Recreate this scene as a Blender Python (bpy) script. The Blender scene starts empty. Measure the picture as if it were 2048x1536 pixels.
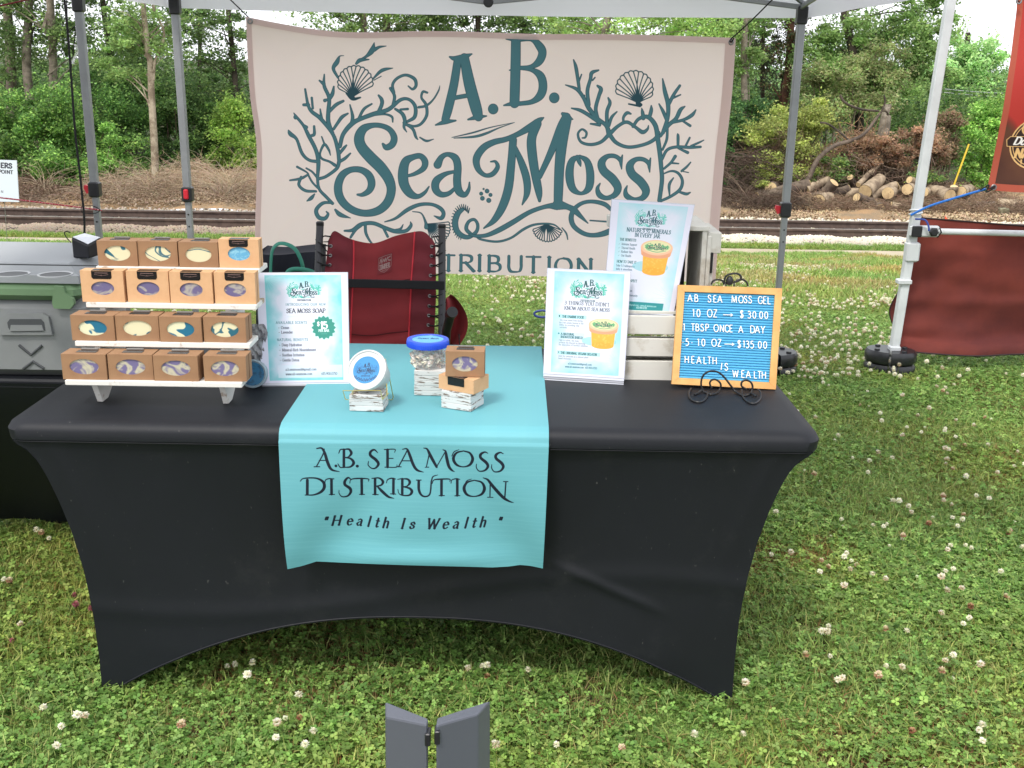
import bpy, math, random
import numpy as np
from math import radians, sin, cos, pi, sqrt, atan2
from mathutils import Vector, Matrix

random.seed(7)
rng = np.random.default_rng(7)
SC = bpy.context.scene
COL = SC.collection

# ------------------------------------------------------------------ camera, sky, sun, exposure
F_PX, CAM_H, CAM_D, PITCH, ROLL, CAM_X = 2150.0, 1.5188, 2.2996, 0.2833, 0.0159, 0.2239
cam_data = bpy.data.cameras.new('camera')
cam = bpy.data.objects.new('camera', cam_data)
COL.objects.link(cam)
cam_data.sensor_width = 36.0
cam_data.lens = F_PX / 2048.0 * 36.0
cam_data.clip_start = 0.05
cam_data.clip_end = 900.0
_fw = Vector((0, cos(PITCH), -sin(PITCH)))
_dn = Vector((0, -sin(PITCH), -cos(PITCH)))
_rt = Vector((1, 0, 0))
_R = _rt * cos(ROLL) - _dn * sin(ROLL)
_D = _rt * sin(ROLL) + _dn * cos(ROLL)
# columns: camera X (right), Y (up), Z (backwards)
_m = Matrix((( _R.x, -_D.x, -_fw.x, CAM_X),
             ( _R.y, -_D.y, -_fw.y, -CAM_D),
             ( _R.z, -_D.z, -_fw.z, CAM_H),
             (0, 0, 0, 1)))
# screen right is the axis whose image grows with u
_R2 = _rt * cos(ROLL) + _dn * (-sin(ROLL))
cam.matrix_world = _m
SC.camera = cam

SUN_EL, SUN_AZ = radians(56), radians(205)      # azimuth measured clockwise from +Y
world = bpy.data.worlds.new("World")
SC.world = world
world.use_nodes = True
_nt = world.node_tree
_nt.nodes.clear()
_out = _nt.nodes.new('ShaderNodeOutputWorld')
_bg = _nt.nodes.new('ShaderNodeBackground')
_sky = _nt.nodes.new('ShaderNodeTexSky')
_sky.sky_type = 'NISHITA'
_sky.sun_disc = False
_sky.sun_elevation = SUN_EL
_sky.sun_rotation = SUN_AZ
_sky.air_density = 1.2
_sky.dust_density = 6.0
_sky.ozone_density = 1.0
_mix = _nt.nodes.new('ShaderNodeMix')
_mix.data_type = 'RGBA'
_mix.inputs[0].default_value = 0.86            # cloud cover over the blue
_mix.inputs[7].default_value = (10.6, 10.8, 11.4, 1)
_nt.links.new(_sky.outputs[0], _mix.inputs[6])
_nt.links.new(_mix.outputs[2], _bg.inputs[0])
_bg.inputs[1].default_value = 0.10
_nt.links.new(_bg.outputs[0], _out.inputs[0])

sun_d = bpy.data.lights.new('sun', 'SUN')
sun_d.energy = 1.5
sun_d.angle = radians(12)
sun_d.color = (1.0, 0.95, 0.86)
sun = bpy.data.objects.new('sun', sun_d)
COL.objects.link(sun)
_sd = Vector((sin(SUN_AZ) * cos(SUN_EL), cos(SUN_AZ) * cos(SUN_EL), sin(SUN_EL)))
sun.rotation_euler = _sd.to_track_quat('Z', 'Y').to_euler()
sun.location = (0, 0, 12)

SC.view_settings.view_transform = 'Standard'
SC.view_settings.look = 'None'
SC.view_settings.gamma = 1.0
SC.view_settings.exposure = 0.75
SC.view_settings.use_curve_mapping = False

# ------------------------------------------------------------------ helpers
def PY(u, v, y):
    """The point of the vertical plane at depth y that photograph pixel (u, v) shows."""
    a, b = u - 1024.0, v - 768.0
    X = (cos(ROLL) * a + sin(ROLL) * b) / F_PX
    Y = (-sin(ROLL) * a + cos(ROLL) * b) / F_PX
    d = (X, cos(PITCH) - Y * sin(PITCH), -sin(PITCH) - Y * cos(PITCH))
    t = (y + CAM_D) / d[1]
    return Vector((CAM_X + t * d[0], y, CAM_H + t * d[2]))

def PZ(u, v, z=0.0):
    a, b = u - 1024.0, v - 768.0
    X = (cos(ROLL) * a + sin(ROLL) * b) / F_PX
    Y = (-sin(ROLL) * a + cos(ROLL) * b) / F_PX
    d = (X, cos(PITCH) - Y * sin(PITCH), -sin(PITCH) - Y * cos(PITCH))
    t = (z - CAM_H) / d[2]
    return Vector((CAM_X + t * d[0], -CAM_D + t * d[1], z))

def lin(c):
    return tuple(((x / 255.0) / 12.92 if x / 255.0 <= 0.04045 else (((x / 255.0) + 0.055) / 1.055) ** 2.4) for x in c)

class MB:
    """Collects shapes and links them as ONE mesh object."""
    def __init__(s):
        s.v = []; s.f = []; s.uv = None; s.col = None
    def add(s, vs, fs):
        o = len(s.v)
        s.v += [tuple(p) for p in vs]
        s.f += [tuple(i + o for i in f) for f in fs]
        return s
    def box(s, c, d, rz=0.0, rx=0.0, M=None):
        x, y, z = d[0] / 2, d[1] / 2, d[2] / 2
        vs = [Vector((a * x, b * y, e * z)) for e in (-1, 1) for a, b in ((-1, -1), (1, -1), (1, 1), (-1, 1))]
        R = Matrix.Rotation(rz, 3, 'Z') @ Matrix.Rotation(rx, 3, 'X') if M is None else M
        vs = [R @ v + Vector(c) for v in vs]
        return s.add(vs, [(3, 2, 1, 0), (4, 5, 6, 7), (0, 1, 5, 4), (1, 2, 6, 5), (2, 3, 7, 6), (3, 0, 4, 7)])
    def bbox(s, c, d, b=0.003, rz=0.0, M=None):
        """box with chamfered edges"""
        x, y, z = d[0] / 2, d[1] / 2, d[2] / 2
        b = min(b, x * .9, y * .9, z * .9)
        rings = []
        for zz, i in ((-z, b), (-z + b, 0), (z - b, 0), (z, b)):
            X, Y = x - i, y - i
            rings.append([(-X + b, -Y, zz), (X - b, -Y, zz), (X, -Y + b, zz), (X, Y - b, zz), (X - b, Y, zz), (-X + b, Y, zz), (-X, Y - b, zz), (-X, -Y + b, zz)])
        R = Matrix.Rotation(rz, 3, 'Z') if M is None else M
        vs = [R @ Vector(p) + Vector(c) for r in rings for p in r]
        fs = [tuple(reversed(range(8))), tuple(range(24, 32))]
        for k in range(3):
            for i in range(8):
                j = (i + 1) % 8
                fs.append((k * 8 + i, k * 8 + j, k * 8 + 8 + j, k * 8 + 8 + i))
        return s.add(vs, fs)
    def tube(s, pts, r, n=8, cap=True, flat=1.0):
        pts = [Vector(p) for p in pts]
        m = len(pts)
        rr = [r] * m if not hasattr(r, '__len__') else list(r)
        o = len(s.v); up = Vector((0.31, 0.17, 0.93)); last = None
        for i, p in enumerate(pts):
            t = (pts[min(i + 1, m - 1)] - pts[max(i - 1, 0)])
            if t.length < 1e-9: t = Vector((0, 0, 1))
            t.normalize()
            if last is None:
                a = t.cross(up)
                if a.length < 1e-3: a = t.cross(Vector((1, 0, 0)))
            else:
                a = last - t * last.dot(t)
                if a.length < 1e-6: a = t.cross(up)
            a.normalize(); last = a
            b = t.cross(a)
            for k in range(n):
                an = 2 * pi * k / n
                s.v.append(tuple(p + a * cos(an) * rr[i] + b * sin(an) * rr[i] * flat))
        for i in range(m - 1):
            for k in range(n):
                k2 = (k + 1) % n
                s.f.append((o + i * n + k, o + i * n + k2, o + (i + 1) * n + k2, o + (i + 1) * n + k))
        if cap:
            s.f.append(tuple(o + k for k in reversed(range(n))))
            s.f.append(tuple(o + (m - 1) * n + k for k in range(n)))
        return s
    def lathe(s, prof, c=(0, 0, 0), n=32, M=None, cap=True):
        o = len(s.v); M = M or Matrix.Identity(3)
        for (r, z) in prof:
            for k in range(n):
                a = 2 * pi * k / n
                s.v.append(tuple(M @ Vector((r * cos(a), r * sin(a), z)) + Vector(c)))
        for i in range(len(prof) - 1):
            for k in range(n):
                k2 = (k + 1) % n
                s.f.append((o + i * n + k, o + i * n + k2, o + (i + 1) * n + k2, o + (i + 1) * n + k))
        if cap:
            s.f.append(tuple(o + k for k in reversed(range(n))))
            s.f.append(tuple(o + (len(prof) - 1) * n + k for k in range(n)))
        return s
    def grid(s, fn, nu, nv, uvfn=None, keep=None):
        """surface fn(a, b) with a, b in 0..1; optional uv per vertex"""
        o = len(s.v)
        if uvfn and s.uv is None: s.uv = {}
        for j in range(nv + 1):
            for i in range(nu + 1):
                a, b = i / nu, j / nv
                s.v.append(tuple(fn(a, b)))
                if uvfn: s.uv[len(s.v) - 1] = uvfn(a, b)
        for j in range(nv):
            for i in range(nu):
                if keep and not keep(i, j): continue
                q = o + j * (nu + 1) + i
                s.f.append((q, q + 1, q + nu + 2, q + nu + 1))
        return s
    def disc(s, r, z, c=(0, 0, 0), n=40, M=None):
        M = M or Matrix.Identity(3)
        return s.add([M @ Vector((r * cos(2 * pi * k / n), r * sin(2 * pi * k / n), z)) + Vector(c) for k in range(n)], [tuple(range(n))])
    def prism(s, poly, z0, z1, M=None, c=(0, 0, 0)):
        """polygon in local XY extruded z0..z1"""
        M = M or Matrix.Identity(3); n = len(poly)
        vs = [M @ Vector((p[0], p[1], z)) + Vector(c) for z in (z0, z1) for p in poly]
        fs = [tuple(reversed(range(n))), tuple(range(n, 2 * n))]
        fs += [(i, (i + 1) % n, n + (i + 1) % n, n + i) for i in range(n)]
        return s.add(vs, fs)
    def mesh(s, name, mat, smooth=False):
        me = bpy.data.meshes.new(name)
        me.from_pydata(s.v, [], s.f)
        if s.uv:
            ul = me.uv_layers.new(name='UVMap')
            li = np.zeros(len(me.loops), dtype=np.int32)
            me.loops.foreach_get('vertex_index', li)
            tab = np.zeros((len(s.v), 2))
            for k, t in s.uv.items(): tab[k] = t
            ul.data.foreach_set('uv', tab[li].ravel())
        for m in (mat if isinstance(mat, (list, tuple)) else [mat]):
            me.materials.append(m)
        if smooth:
            me.polygons.foreach_set('use_smooth', [True] * len(me.polygons))
            if smooth != 'all':
                try: me.set_sharp_from_angle(angle=radians(40))
                except Exception: pass
        me.update()
        return me
    def build(s, name, mat, parent=None, smooth=False, fix=False):
        """fix: vertices are given in world space, parent stands at its own location (no rotation)"""
        if fix and parent is not None:
            L = root_loc(parent)
            s.v = [(p[0] - L[0], p[1] - L[1], p[2] - L[2]) for p in s.v]
        ob = bpy.data.objects.new(name, s.mesh(name, mat, smooth))
        COL.objects.link(ob)
        ob.parent = parent
        return ob

def root_loc(o):
    L = Vector(o.location)
    while o.parent is not None:
        o = o.parent; L += Vector(o.location)
    return L

def tag(o, label=None, cat=None, group=None, kind=None):
    if label: o['label'] = label
    if cat: o['category'] = cat
    if group: o['group'] = group
    if kind: o['kind'] = kind
    return o

def thing(name, label, cat, loc=(0, 0, 0), group=None, rz=0.0):
    o = bpy.data.objects.new(name, None)
    o.empty_display_size = 0.1
    COL.objects.link(o)
    o.location = loc; o.rotation_euler = (0, 0, rz)
    return tag(o, label, cat, group)

def kids(o): return [c for c in bpy.data.objects if c.parent == o]

def copy_thing(src, loc, rz=0.0, label=None, scale=None, children=None):
    r = src.copy(); COL.objects.link(r)
    r.location = loc; r.rotation_euler = (0, 0, rz)
    if scale: r.scale = scale
    if label: r['label'] = label
    for ch in (children if children is not None else kids(src)):
        c = ch.copy(); COL.objects.link(c); c.parent = r
    return r

_cr = np.array([[0, 1, 0, 0], [-.5, 0, .5, 0], [1, -2.5, 2, -.5], [-.5, 1.5, -1.5, .5]])
def smooth_pts(P, k=7):
    """Catmull-Rom through rows of P (any dimension)"""
    P = np.array(P, float)
    if len(P) < 3: return P
    Q = np.vstack([2 * P[0] - P[1], P, 2 * P[-1] - P[-2]])
    out = []
    for i in range(len(P) - 1):
        g = Q[i:i + 4]
        for j in range(k):
            t = j / k
            out.append(np.array([1, t, t * t, t ** 3]) @ _cr @ g)
    out.append(P[-1])
    return np.array(out)

# ------------------------------------------------------------------ materials
MATS = {}
def pm(name, col, rough=0.6, metal=0.0, bump=None, var=None, spec=0.5, transl=0.0, alpha=None, trans=0.0, coords='Object', vcol=None, sheen=0.0, emit=None, ior=None):
    """procedural principled material. bump=(scale,strength,distance) var=(scale, col2, lo, hi)"""
    if name in MATS: return MATS[name]
    m = bpy.data.materials.new(name); MATS[name] = m
    m.use_nodes = True
    nt = m.node_tree; N = nt.nodes; L = nt.links
    b = N['Principled BSDF']
    b.inputs['Base Color'].default_value = (*col, 1)
    b.inputs['Roughness'].default_value = rough
    b.inputs['Metallic'].default_value = metal
    b.inputs['Specular IOR Level'].default_value = spec
    if sheen: b.inputs['Sheen Weight'].default_value = sheen
    if trans: b.inputs['Transmission Weight'].default_value = trans
    if ior: b.inputs['IOR'].default_value = ior
    if alpha is not None: b.inputs['Alpha'].default_value = alpha
    tc = N.new('ShaderNodeTexCoord')
    src = tc.outputs[coords]
    cout = None
    if vcol:
        a = N.new('ShaderNodeAttribute'); a.attribute_name = vcol
        cout = a.outputs['Color']
    if var:
        n = N.new('ShaderNodeTexNoise'); n.inputs['Scale'].default_value = var[0]; n.inputs['Detail'].default_value = 6
        n.inputs['Roughness'].default_value = .65
        L.new(src, n.inputs['Vector'])
        r = N.new('ShaderNodeMapRange'); r.inputs[1].default_value = var[2]; r.inputs[2].default_value = var[3]
        L.new(n.outputs['Fac'], r.inputs[0])
        mx = N.new('ShaderNodeMix'); mx.data_type = 'RGBA'
        mx.inputs[6].default_value = (*col, 1); mx.inputs[7].default_value = (*var[1], 1)
        if cout is not None:
            mx.blend_type = 'MULTIPLY'; L.new(cout, mx.inputs[6])
        L.new(r.outputs[0], mx.inputs[0])
        cout = mx.outputs[2]
    if cout is not None: L.new(cout, b.inputs['Base Color'])
    if bump:
        n2 = N.new('ShaderNodeTexNoise'); n2.inputs['Scale'].default_value = bump[0]; n2.inputs['Detail'].default_value = 5
        L.new(src, n2.inputs['Vector'])
        bp = N.new('ShaderNodeBump'); bp.inputs['Strength'].default_value = bump[1]
        bp.inputs['Distance'].default_value = bump[2] if len(bump) > 2 else 0.002
        L.new(n2.outputs['Fac'], bp.inputs['Height']); L.new(bp.outputs[0], b.inputs['Normal'])
    if transl:
        t = N.new('ShaderNodeBsdfTranslucent')
        t.inputs[0].default_value = (*[min(1, c * 1.1) for c in col], 1)
        if cout is not None: L.new(cout, t.inputs[0])
        ms = N.new('ShaderNodeMixShader'); ms.inputs[0].default_value = transl
        o = N['Material Output']
        L.new(b.outputs[0], ms.inputs[1]); L.new(t.outputs[0], ms.inputs[2]); L.new(ms.outputs[0], o.inputs[0])
    return m

def im(name, image, rough=0.6, transl=0.0, bump=None, spec=0.5, coat=0.0):
    """material whose colour is a printed picture drawn by this script"""
    m = pm(name, (.5, .5, .5), rough, spec=spec, bump=bump)
    nt = m.node_tree
    t = nt.nodes.new('ShaderNodeTexImage'); t.image = image
    uv = nt.nodes.new('ShaderNodeUVMap'); uv.uv_map = 'UVMap'
    nt.links.new(uv.outputs[0], t.inputs[0])
    b = nt.nodes['Principled BSDF']
    nt.links.new(t.outputs[0], b.inputs['Base Color'])
    if coat: b.inputs['Coat Weight'].default_value = coat
    if transl:
        tr = nt.nodes.new('ShaderNodeBsdfTranslucent'); nt.links.new(t.outputs[0], tr.inputs[0])
        ms = nt.nodes.new('ShaderNodeMixShader'); ms.inputs[0].default_value = transl
        nt.links.new(b.outputs[0], ms.inputs[1]); nt.links.new(tr.outputs[0], ms.inputs[2])
        nt.links.new(ms.outputs[0], nt.nodes['Material Output'].inputs[0])
    return m

# ------------------------------------------------------------------ drawing of flat print
def vnoise(w, h, sx, sy, seed=0, octs=4):
    r = np.random.default_rng(seed); out = np.zeros((h, w)); amp = 1; tot = 0
    for o in range(octs):
        gx, gy = max(2, int(sx * 2 ** o)), max(2, int(sy * 2 ** o))
        g = r.random((gy + 1, gx + 1))
        X = np.linspace(0, gx - 1e-6, w); Y = np.linspace(0, gy - 1e-6, h)
        xi, yi = X.astype(int), Y.astype(int); fx, fy = X - xi, Y - yi
        fx = fx * fx * (3 - 2 * fx); fy = (fy * fy * (3 - 2 * fy))[:, None]
        a = g[yi][:, xi] * (1 - fx) + g[yi][:, xi + 1] * fx
        b = g[yi + 1][:, xi] * (1 - fx) + g[yi + 1][:, xi + 1] * fx
        out += amp * (a * (1 - fy) + b * fy); tot += amp; amp *= .5
    return out / tot

class Cv:
    def __init__(s, w, h, bg):
        s.w, s.h = w, h
        s.a = np.zeros((h, w, 3)) + np.array(bg) / 255.0
    def seg(s, S, x0, y0, r0, x1, y1, r1):
        m = max(r0, r1) + 3
        xa, xb = int(max(0, min(x0, x1) - m)), int(min(s.w, max(x0, x1) + m + 1))
        ya, yb = int(max(0, min(y0, y1) - m)), int(min(s.h, max(y0, y1) + m + 1))
        if xa >= xb or ya >= yb: return
        X = np.arange(xa, xb)[None, :] + .5; Y = np.arange(ya, yb)[:, None] + .5
        dx, dy = x1 - x0, y1 - y0; l2 = dx * dx + dy * dy + 1e-9
        t = np.clip(((X - x0) * dx + (Y - y0) * dy) / l2, 0, 1)
        d = np.hypot(X - x0 - t * dx, Y - y0 - t * dy) - (r0 + (r1 - r0) * t)
        S[ya:yb, xa:xb] = np.minimum(S[ya:yb, xa:xb], d)
    def strokes(s, lst, color, outline=None, ow=1.2, alpha=1.0, curve=True):
        """lst of arrays [[x, y, width], ...] in canvas pixels"""
        S = np.full((s.h, s.w), 1e3)
        for P in lst:
            P = np.array(P, float)
            if len(P) == 1: P = np.vstack([P, P + [0.01, 0, 0]])
            Q = smooth_pts(P, 6) if (curve and len(P) > 2) else P
            for i in range(len(Q) - 1):
                s.seg(S, Q[i][0], Q[i][1], max(.2, Q[i][2] / 2), Q[i + 1][0], Q[i + 1][1], max(.2, Q[i + 1][2] / 2))
        al = (np.clip(.5 - S, 0, 1) * alpha)[..., None]
        c = np.array(color) / 255.0 + 0 * s.a
        if outline is not None:
            k = np.clip((S + ow + .5), 0, 1)[..., None]
            c = c * (1 - k) + np.array(outline) / 255.0 * k
        s.a = s.a * (1 - al) + c * al
    def poly(s, P, color, alpha=1.0):
        P = np.array(P, float)
        xa, xb = int(max(0, P[:, 0].min() - 1)), int(min(s.w, P[:, 0].max() + 2))
        ya, yb = int(max(0, P[:, 1].min() - 1)), int(min(s.h, P[:, 1].max() + 2))
        if xa >= xb or ya >= yb: return
        K = 3; acc = np.zeros((yb - ya, xb - xa))
        for a in range(K):
            for b in range(K):
                X = np.arange(xa, xb)[None, :] + (a + .5) / K; Y = np.arange(ya, yb)[:, None] + (b + .5) / K
                ins = np.zeros(acc.shape, bool)
                for i in range(len(P)):
                    x0, y0 = P[i]; x1, y1 = P[(i + 1) % len(P)]
                    if y0 == y1: continue
                    c = ((y0 > Y) != (y1 > Y)) & (X < (x1 - x0) * (Y - y0) / (y1 - y0) + x0)
                    ins ^= c
                acc += ins
        al = (acc / K / K * alpha)[..., None]
        s.a[ya:yb, xa:xb] = s.a[ya:yb, xa:xb] * (1 - al) + np.array(color) / 255.0 * al
    def ell(s, cx, cy, rx, ry, color, alpha=1.0, rot=0.0):
        t = np.linspace(0, 2 * pi, 40, endpoint=False)
        x, y = rx * np.cos(t), ry * np.sin(t)
        s.poly(np.stack([cx + x * cos(rot) - y * sin(rot), cy + x * sin(rot) + y * cos(rot)], 1), color, alpha)
    def rect(s, x0, y0, x1, y1, color, alpha=1.0):
        s.poly([(x0, y0), (x1, y0), (x1, y1), (x0, y1)], color, alpha)
    def mixmap(s, M, color):
        s.a = s.a * (1 - M[..., None]) + np.array(color) / 255.0 * M[..., None]
    def image(s, name):
        img = bpy.data.images.new(name, s.w, s.h, alpha=False)
        buf = np.ones((s.h, s.w, 4), np.float32)
        buf[..., :3] = np.clip(s.a[::-1], 0, 1)
        img.pixels.foreach_set(buf.ravel())
        img.update(); img.pack()
        return img

# skeleton alphabet: 'l' straight, 'c' curved strokes; cap height 1, x-height .66
FONT = {
'A': (.76, 'l 0,0 .37,1;l .37,1 .74,0;l .14,.34 .6,.34'),
'B': (.66, 'l .12,0 .12,1;c .12,1 .36,1 .52,.9 .52,.65 .36,.53 .12,.53;c .12,.53 .42,.53 .6,.4 .6,.14 .42,0 .12,0'),
'C': (.74, 'c .68,.76 .55,.95 .36,1 .14,.86 .05,.5 .14,.14 .36,0 .56,.05 .7,.24'),
'D': (.78, 'l .12,0 .12,1;c .12,1 .4,1 .66,.84 .72,.5 .66,.16 .4,0 .12,0'),
'E': (.6, 'l .12,0 .12,1;l .12,1 .54,1;l .12,.52 .46,.52;l .12,0 .56,0'),
'F': (.56, 'l .12,0 .12,1;l .12,1 .54,1;l .12,.52 .44,.52'),
'G': (.8, 'c .68,.78 .55,.95 .36,1 .14,.86 .05,.5 .14,.14 .36,0 .56,.04 .7,.16;l .7,.16 .7,.42;l .5,.42 .78,.42'),
'H': (.82, 'l .12,0 .12,1;l .7,0 .7,1;l .12,.52 .7,.52'),
'I': (.34, 'l .17,0 .17,1'),
'J': (.42, 'c .28,1 .28,.6 .28,.2 .2,-.05 .02,-.1'),
'K': (.74, 'l .12,0 .12,1;l .62,1 .14,.42;l .28,.58 .7,0'),
'L': (.58, 'l .12,0 .12,1;l .12,0 .54,0'),
'M': (.96, 'l .1,0 .16,1;l .16,1 .48,.06;l .48,.06 .8,1;l .8,1 .86,0'),
'N': (.82, 'l .13,0 .13,1;l .13,1 .69,0;l .69,0 .69,1'),
'O': (.84, 'c .42,1 .2,.93 .07,.7 .05,.4 .2,.07 .42,0 .64,.07 .79,.4 .77,.7 .64,.93 .42,1'),
'P': (.6, 'l .12,0 .12,1;c .12,1 .38,1 .56,.9 .56,.6 .38,.47 .12,.47'),
'Q': (.84, 'c .42,1 .2,.93 .07,.7 .05,.4 .2,.07 .42,0 .64,.07 .79,.4 .77,.7 .64,.93 .42,1;l .45,.2 .8,-.15'),
'R': (.68, 'l .12,0 .12,1;c .12,1 .38,1 .54,.9 .54,.65 .38,.52 .12,.52;l .32,.52 .64,0'),
'S': (.56, 'c .48,.8 .4,.96 .26,1 .1,.9 .08,.7 .26,.54 .46,.4 .5,.18 .34,.01 .2,0 .08,.08 .06,.22'),
'T': (.64, 'l .32,0 .32,1;l .03,1 .61,1'),
'U': (.78, 'c .12,1 .12,.6 .12,.3 .2,.05 .4,0 .6,.05 .67,.3 .67,.6 .67,1'),
'V': (.74, 'l .03,1 .37,0;l .37,0 .71,1'),
'W': (1.0, 'l .03,1 .28,0;l .28,0 .5,.9;l .5,.9 .74,0;l .74,0 .97,1'),
'X': (.72, 'l .05,1 .67,0;l .63,1 .06,0'),
'Y': (.7, 'l .04,1 .35,.48;l .66,1 .35,.48;l .35,.48 .35,0'),
'Z': (.64, 'l .08,1 .58,1;l .58,1 .06,0;l .06,0 .6,0'),
'0': (.62, 'c .31,1 .12,.85 .06,.5 .12,.15 .31,0 .5,.15 .56,.5 .5,.85 .31,1'),
'1': (.4, 'l .22,0 .22,1;l .22,1 .08,.85'),
'2': (.58, 'c .08,.78 .15,.95 .32,1 .5,.88 .48,.66 .3,.4 .06,.02;l .06,.02 .54,.02'),
'3': (.56, 'c .08,.88 .26,1 .46,.88 .46,.66 .2,.55;c .2,.55 .48,.48 .52,.22 .36,.02 .18,0 .05,.12'),
'4': (.6, 'l .44,0 .44,1;l .44,1 .05,.3;l .05,.3 .58,.3'),
'5': (.56, 'l .48,1 .14,1;l .14,1 .12,.58;c .12,.58 .34,.64 .52,.48 .52,.2 .34,0 .18,0 .05,.1'),
'6': (.6, 'c .48,.96 .26,.88 .1,.6 .07,.25 .2,.03 .36,0 .53,.16 .52,.42 .36,.58 .18,.52 .08,.32'),
'7': (.54, 'l .05,1 .5,1;l .5,1 .2,0'),
'8': (.58, 'c .29,1 .12,.9 .14,.66 .29,.55 .48,.36 .48,.12 .29,0 .1,.12 .1,.36 .29,.55 .44,.66 .46,.9 .29,1'),
'9': (.6, 'c .12,.05 .34,.12 .5,.4 .53,.75 .4,.97 .24,1 .07,.84 .08,.58 .24,.42 .42,.48 .52,.68'),
'$': (.56, 'c .48,.8 .4,.96 .26,1 .1,.9 .08,.7 .26,.54 .46,.4 .5,.18 .34,.01 .2,0 .08,.08 .06,.22;l .28,-.1 .28,1.1'),
'.': (.24, 'l .12,.03 .12,.06'), ',': (.24, 'l .14,.05 .08,-.12'), ':': (.24, 'l .12,.05 .12,.08;l .12,.5 .12,.53'),
"'": (.2, 'l .1,1 .09,.78'), '"': (.32, 'l .1,1.02 .08,.78;l .24,1.02 .22,.78'), '-': (.4, 'l .06,.38 .34,.38'),
'*': (.4, 'l .2,.35 .2,.37'), ' ': (.34, ''),
'&': (.8, 'c .75,.0 .5,.3 .25,.7 .22,.92 .36,1 .48,.9 .44,.7 .12,.4 .08,.15 .25,0 .45,.05 .65,.4'),
'@': (.9, 'c .6,.3 .5,.2 .35,.3 .33,.5 .45,.62 .6,.55 .6,.25 .75,.2 .85,.4 .7,.8 .4,.85 .1,.6 .08,.2 .35,-.1 .65,-.08'),
'a': (.52, 'c .08,.55 .22,.66 .38,.56 .4,.4 .4,.05 .48,.01;c .4,.38 .2,.36 .06,.2 .14,.02 .3,.04 .4,.18'),
'b': (.58, 'l .12,0 .12,1;c .12,.5 .28,.66 .46,.58 .53,.33 .44,.06 .28,0 .12,.1'),
'c': (.5, 'c .46,.54 .32,.66 .16,.6 .06,.33 .16,.05 .32,0 .47,.12'),
'd': (.58, 'l .46,0 .46,1;c .46,.5 .32,.66 .14,.58 .06,.33 .15,.06 .32,0 .46,.12'),
'e': (.5, 'c .06,.36 .45,.38 .42,.56 .28,.66 .12,.58 .06,.33 .15,.05 .32,0 .46,.12'),
'f': (.34, 'c .34,.95 .22,1 .14,.85 .14,.4 .14,0;l .02,.62 .3,.62'),
'g': (.54, 'c .42,.62 .26,.66 .1,.58 .1,.34 .26,.26 .4,.36 .42,.6;c .12,.3 .08,.14 .4,.04 .48,-.12 .3,-.26 .08,-.2 .08,-.06 .2,.04'),
'h': (.58, 'l .12,0 .12,1;c .12,.45 .26,.64 .42,.62 .47,.4 .47,0'),
'i': (.26, 'l .13,0 .13,.64;l .13,.88 .13,.9'),
'j': (.26, 'c .14,.64 .14,.2 .12,-.15 0,-.22;l .14,.88 .14,.9'),
'k': (.54, 'l .12,0 .12,1;l .42,.64 .13,.28;l .22,.38 .5,0'),
'l': (.26, 'l .13,0 .13,1'),
'm': (.88, 'l .12,0 .12,.64;c .12,.45 .26,.64 .4,.62 .45,.4 .45,0;c .45,.45 .58,.64 .73,.62 .78,.4 .78,0'),
'n': (.58, 'l .12,0 .12,.64;c .12,.45 .26,.64 .42,.62 .47,.4 .47,0'),
'o': (.56, 'c .28,.65 .12,.56 .06,.33 .12,.08 .28,0 .44,.08 .5,.33 .44,.56 .28,.65'),
'p': (.58, 'l .12,-.3 .12,.64;c .12,.5 .28,.66 .46,.58 .53,.33 .44,.06 .28,0 .12,.1'),
'q': (.58, 'l .46,-.3 .46,.64;c .46,.5 .32,.66 .14,.58 .06,.33 .15,.06 .32,0 .46,.12'),
'r': (.4, 'l .12,0 .12,.64;c .12,.42 .22,.6 .36,.6'),
's': (.42, 'c .36,.5 .28,.63 .18,.65 .07,.56 .1,.42 .24,.34 .36,.22 .34,.06 .2,0 .08,.04 .05,.15'),
't': (.36, 'c .16,.86 .16,.5 .15,.12 .22,0 .34,.06;l .02,.62 .32,.62'),
'u': (.58, 'c .12,.64 .12,.3 .16,.05 .3,0 .46,.2;l .46,0 .46,.64'),
'v': (.5, 'l .03,.64 .25,0;l .25,0 .47,.64'),
'w': (.74, 'l .03,.64 .2,0;l .2,0 .37,.6;l .37,.6 .54,0;l .54,0 .71,.64'),
'x': (.5, 'l .05,.64 .45,0;l .43,.64 .05,0'),
'y': (.5, 'l .04,.64 .26,.02;c .46,.64 .3,.1 .16,-.22 .03,-.2'),
'z': (.46, 'l .05,.62 .4,.62;l .4,.62 .05,.02;l .05,.02 .42,.02'),
}
def glyph_paths(ch):
    w, d = FONT.get(ch, FONT[' '])
    out = []
    for st in d.split(';'):
        if not st: continue
        pts = np.array([[float(q) for q in p.split(',')] for p in st[2:].split()])
        out.append((st[0], pts))
    return w, out

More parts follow.
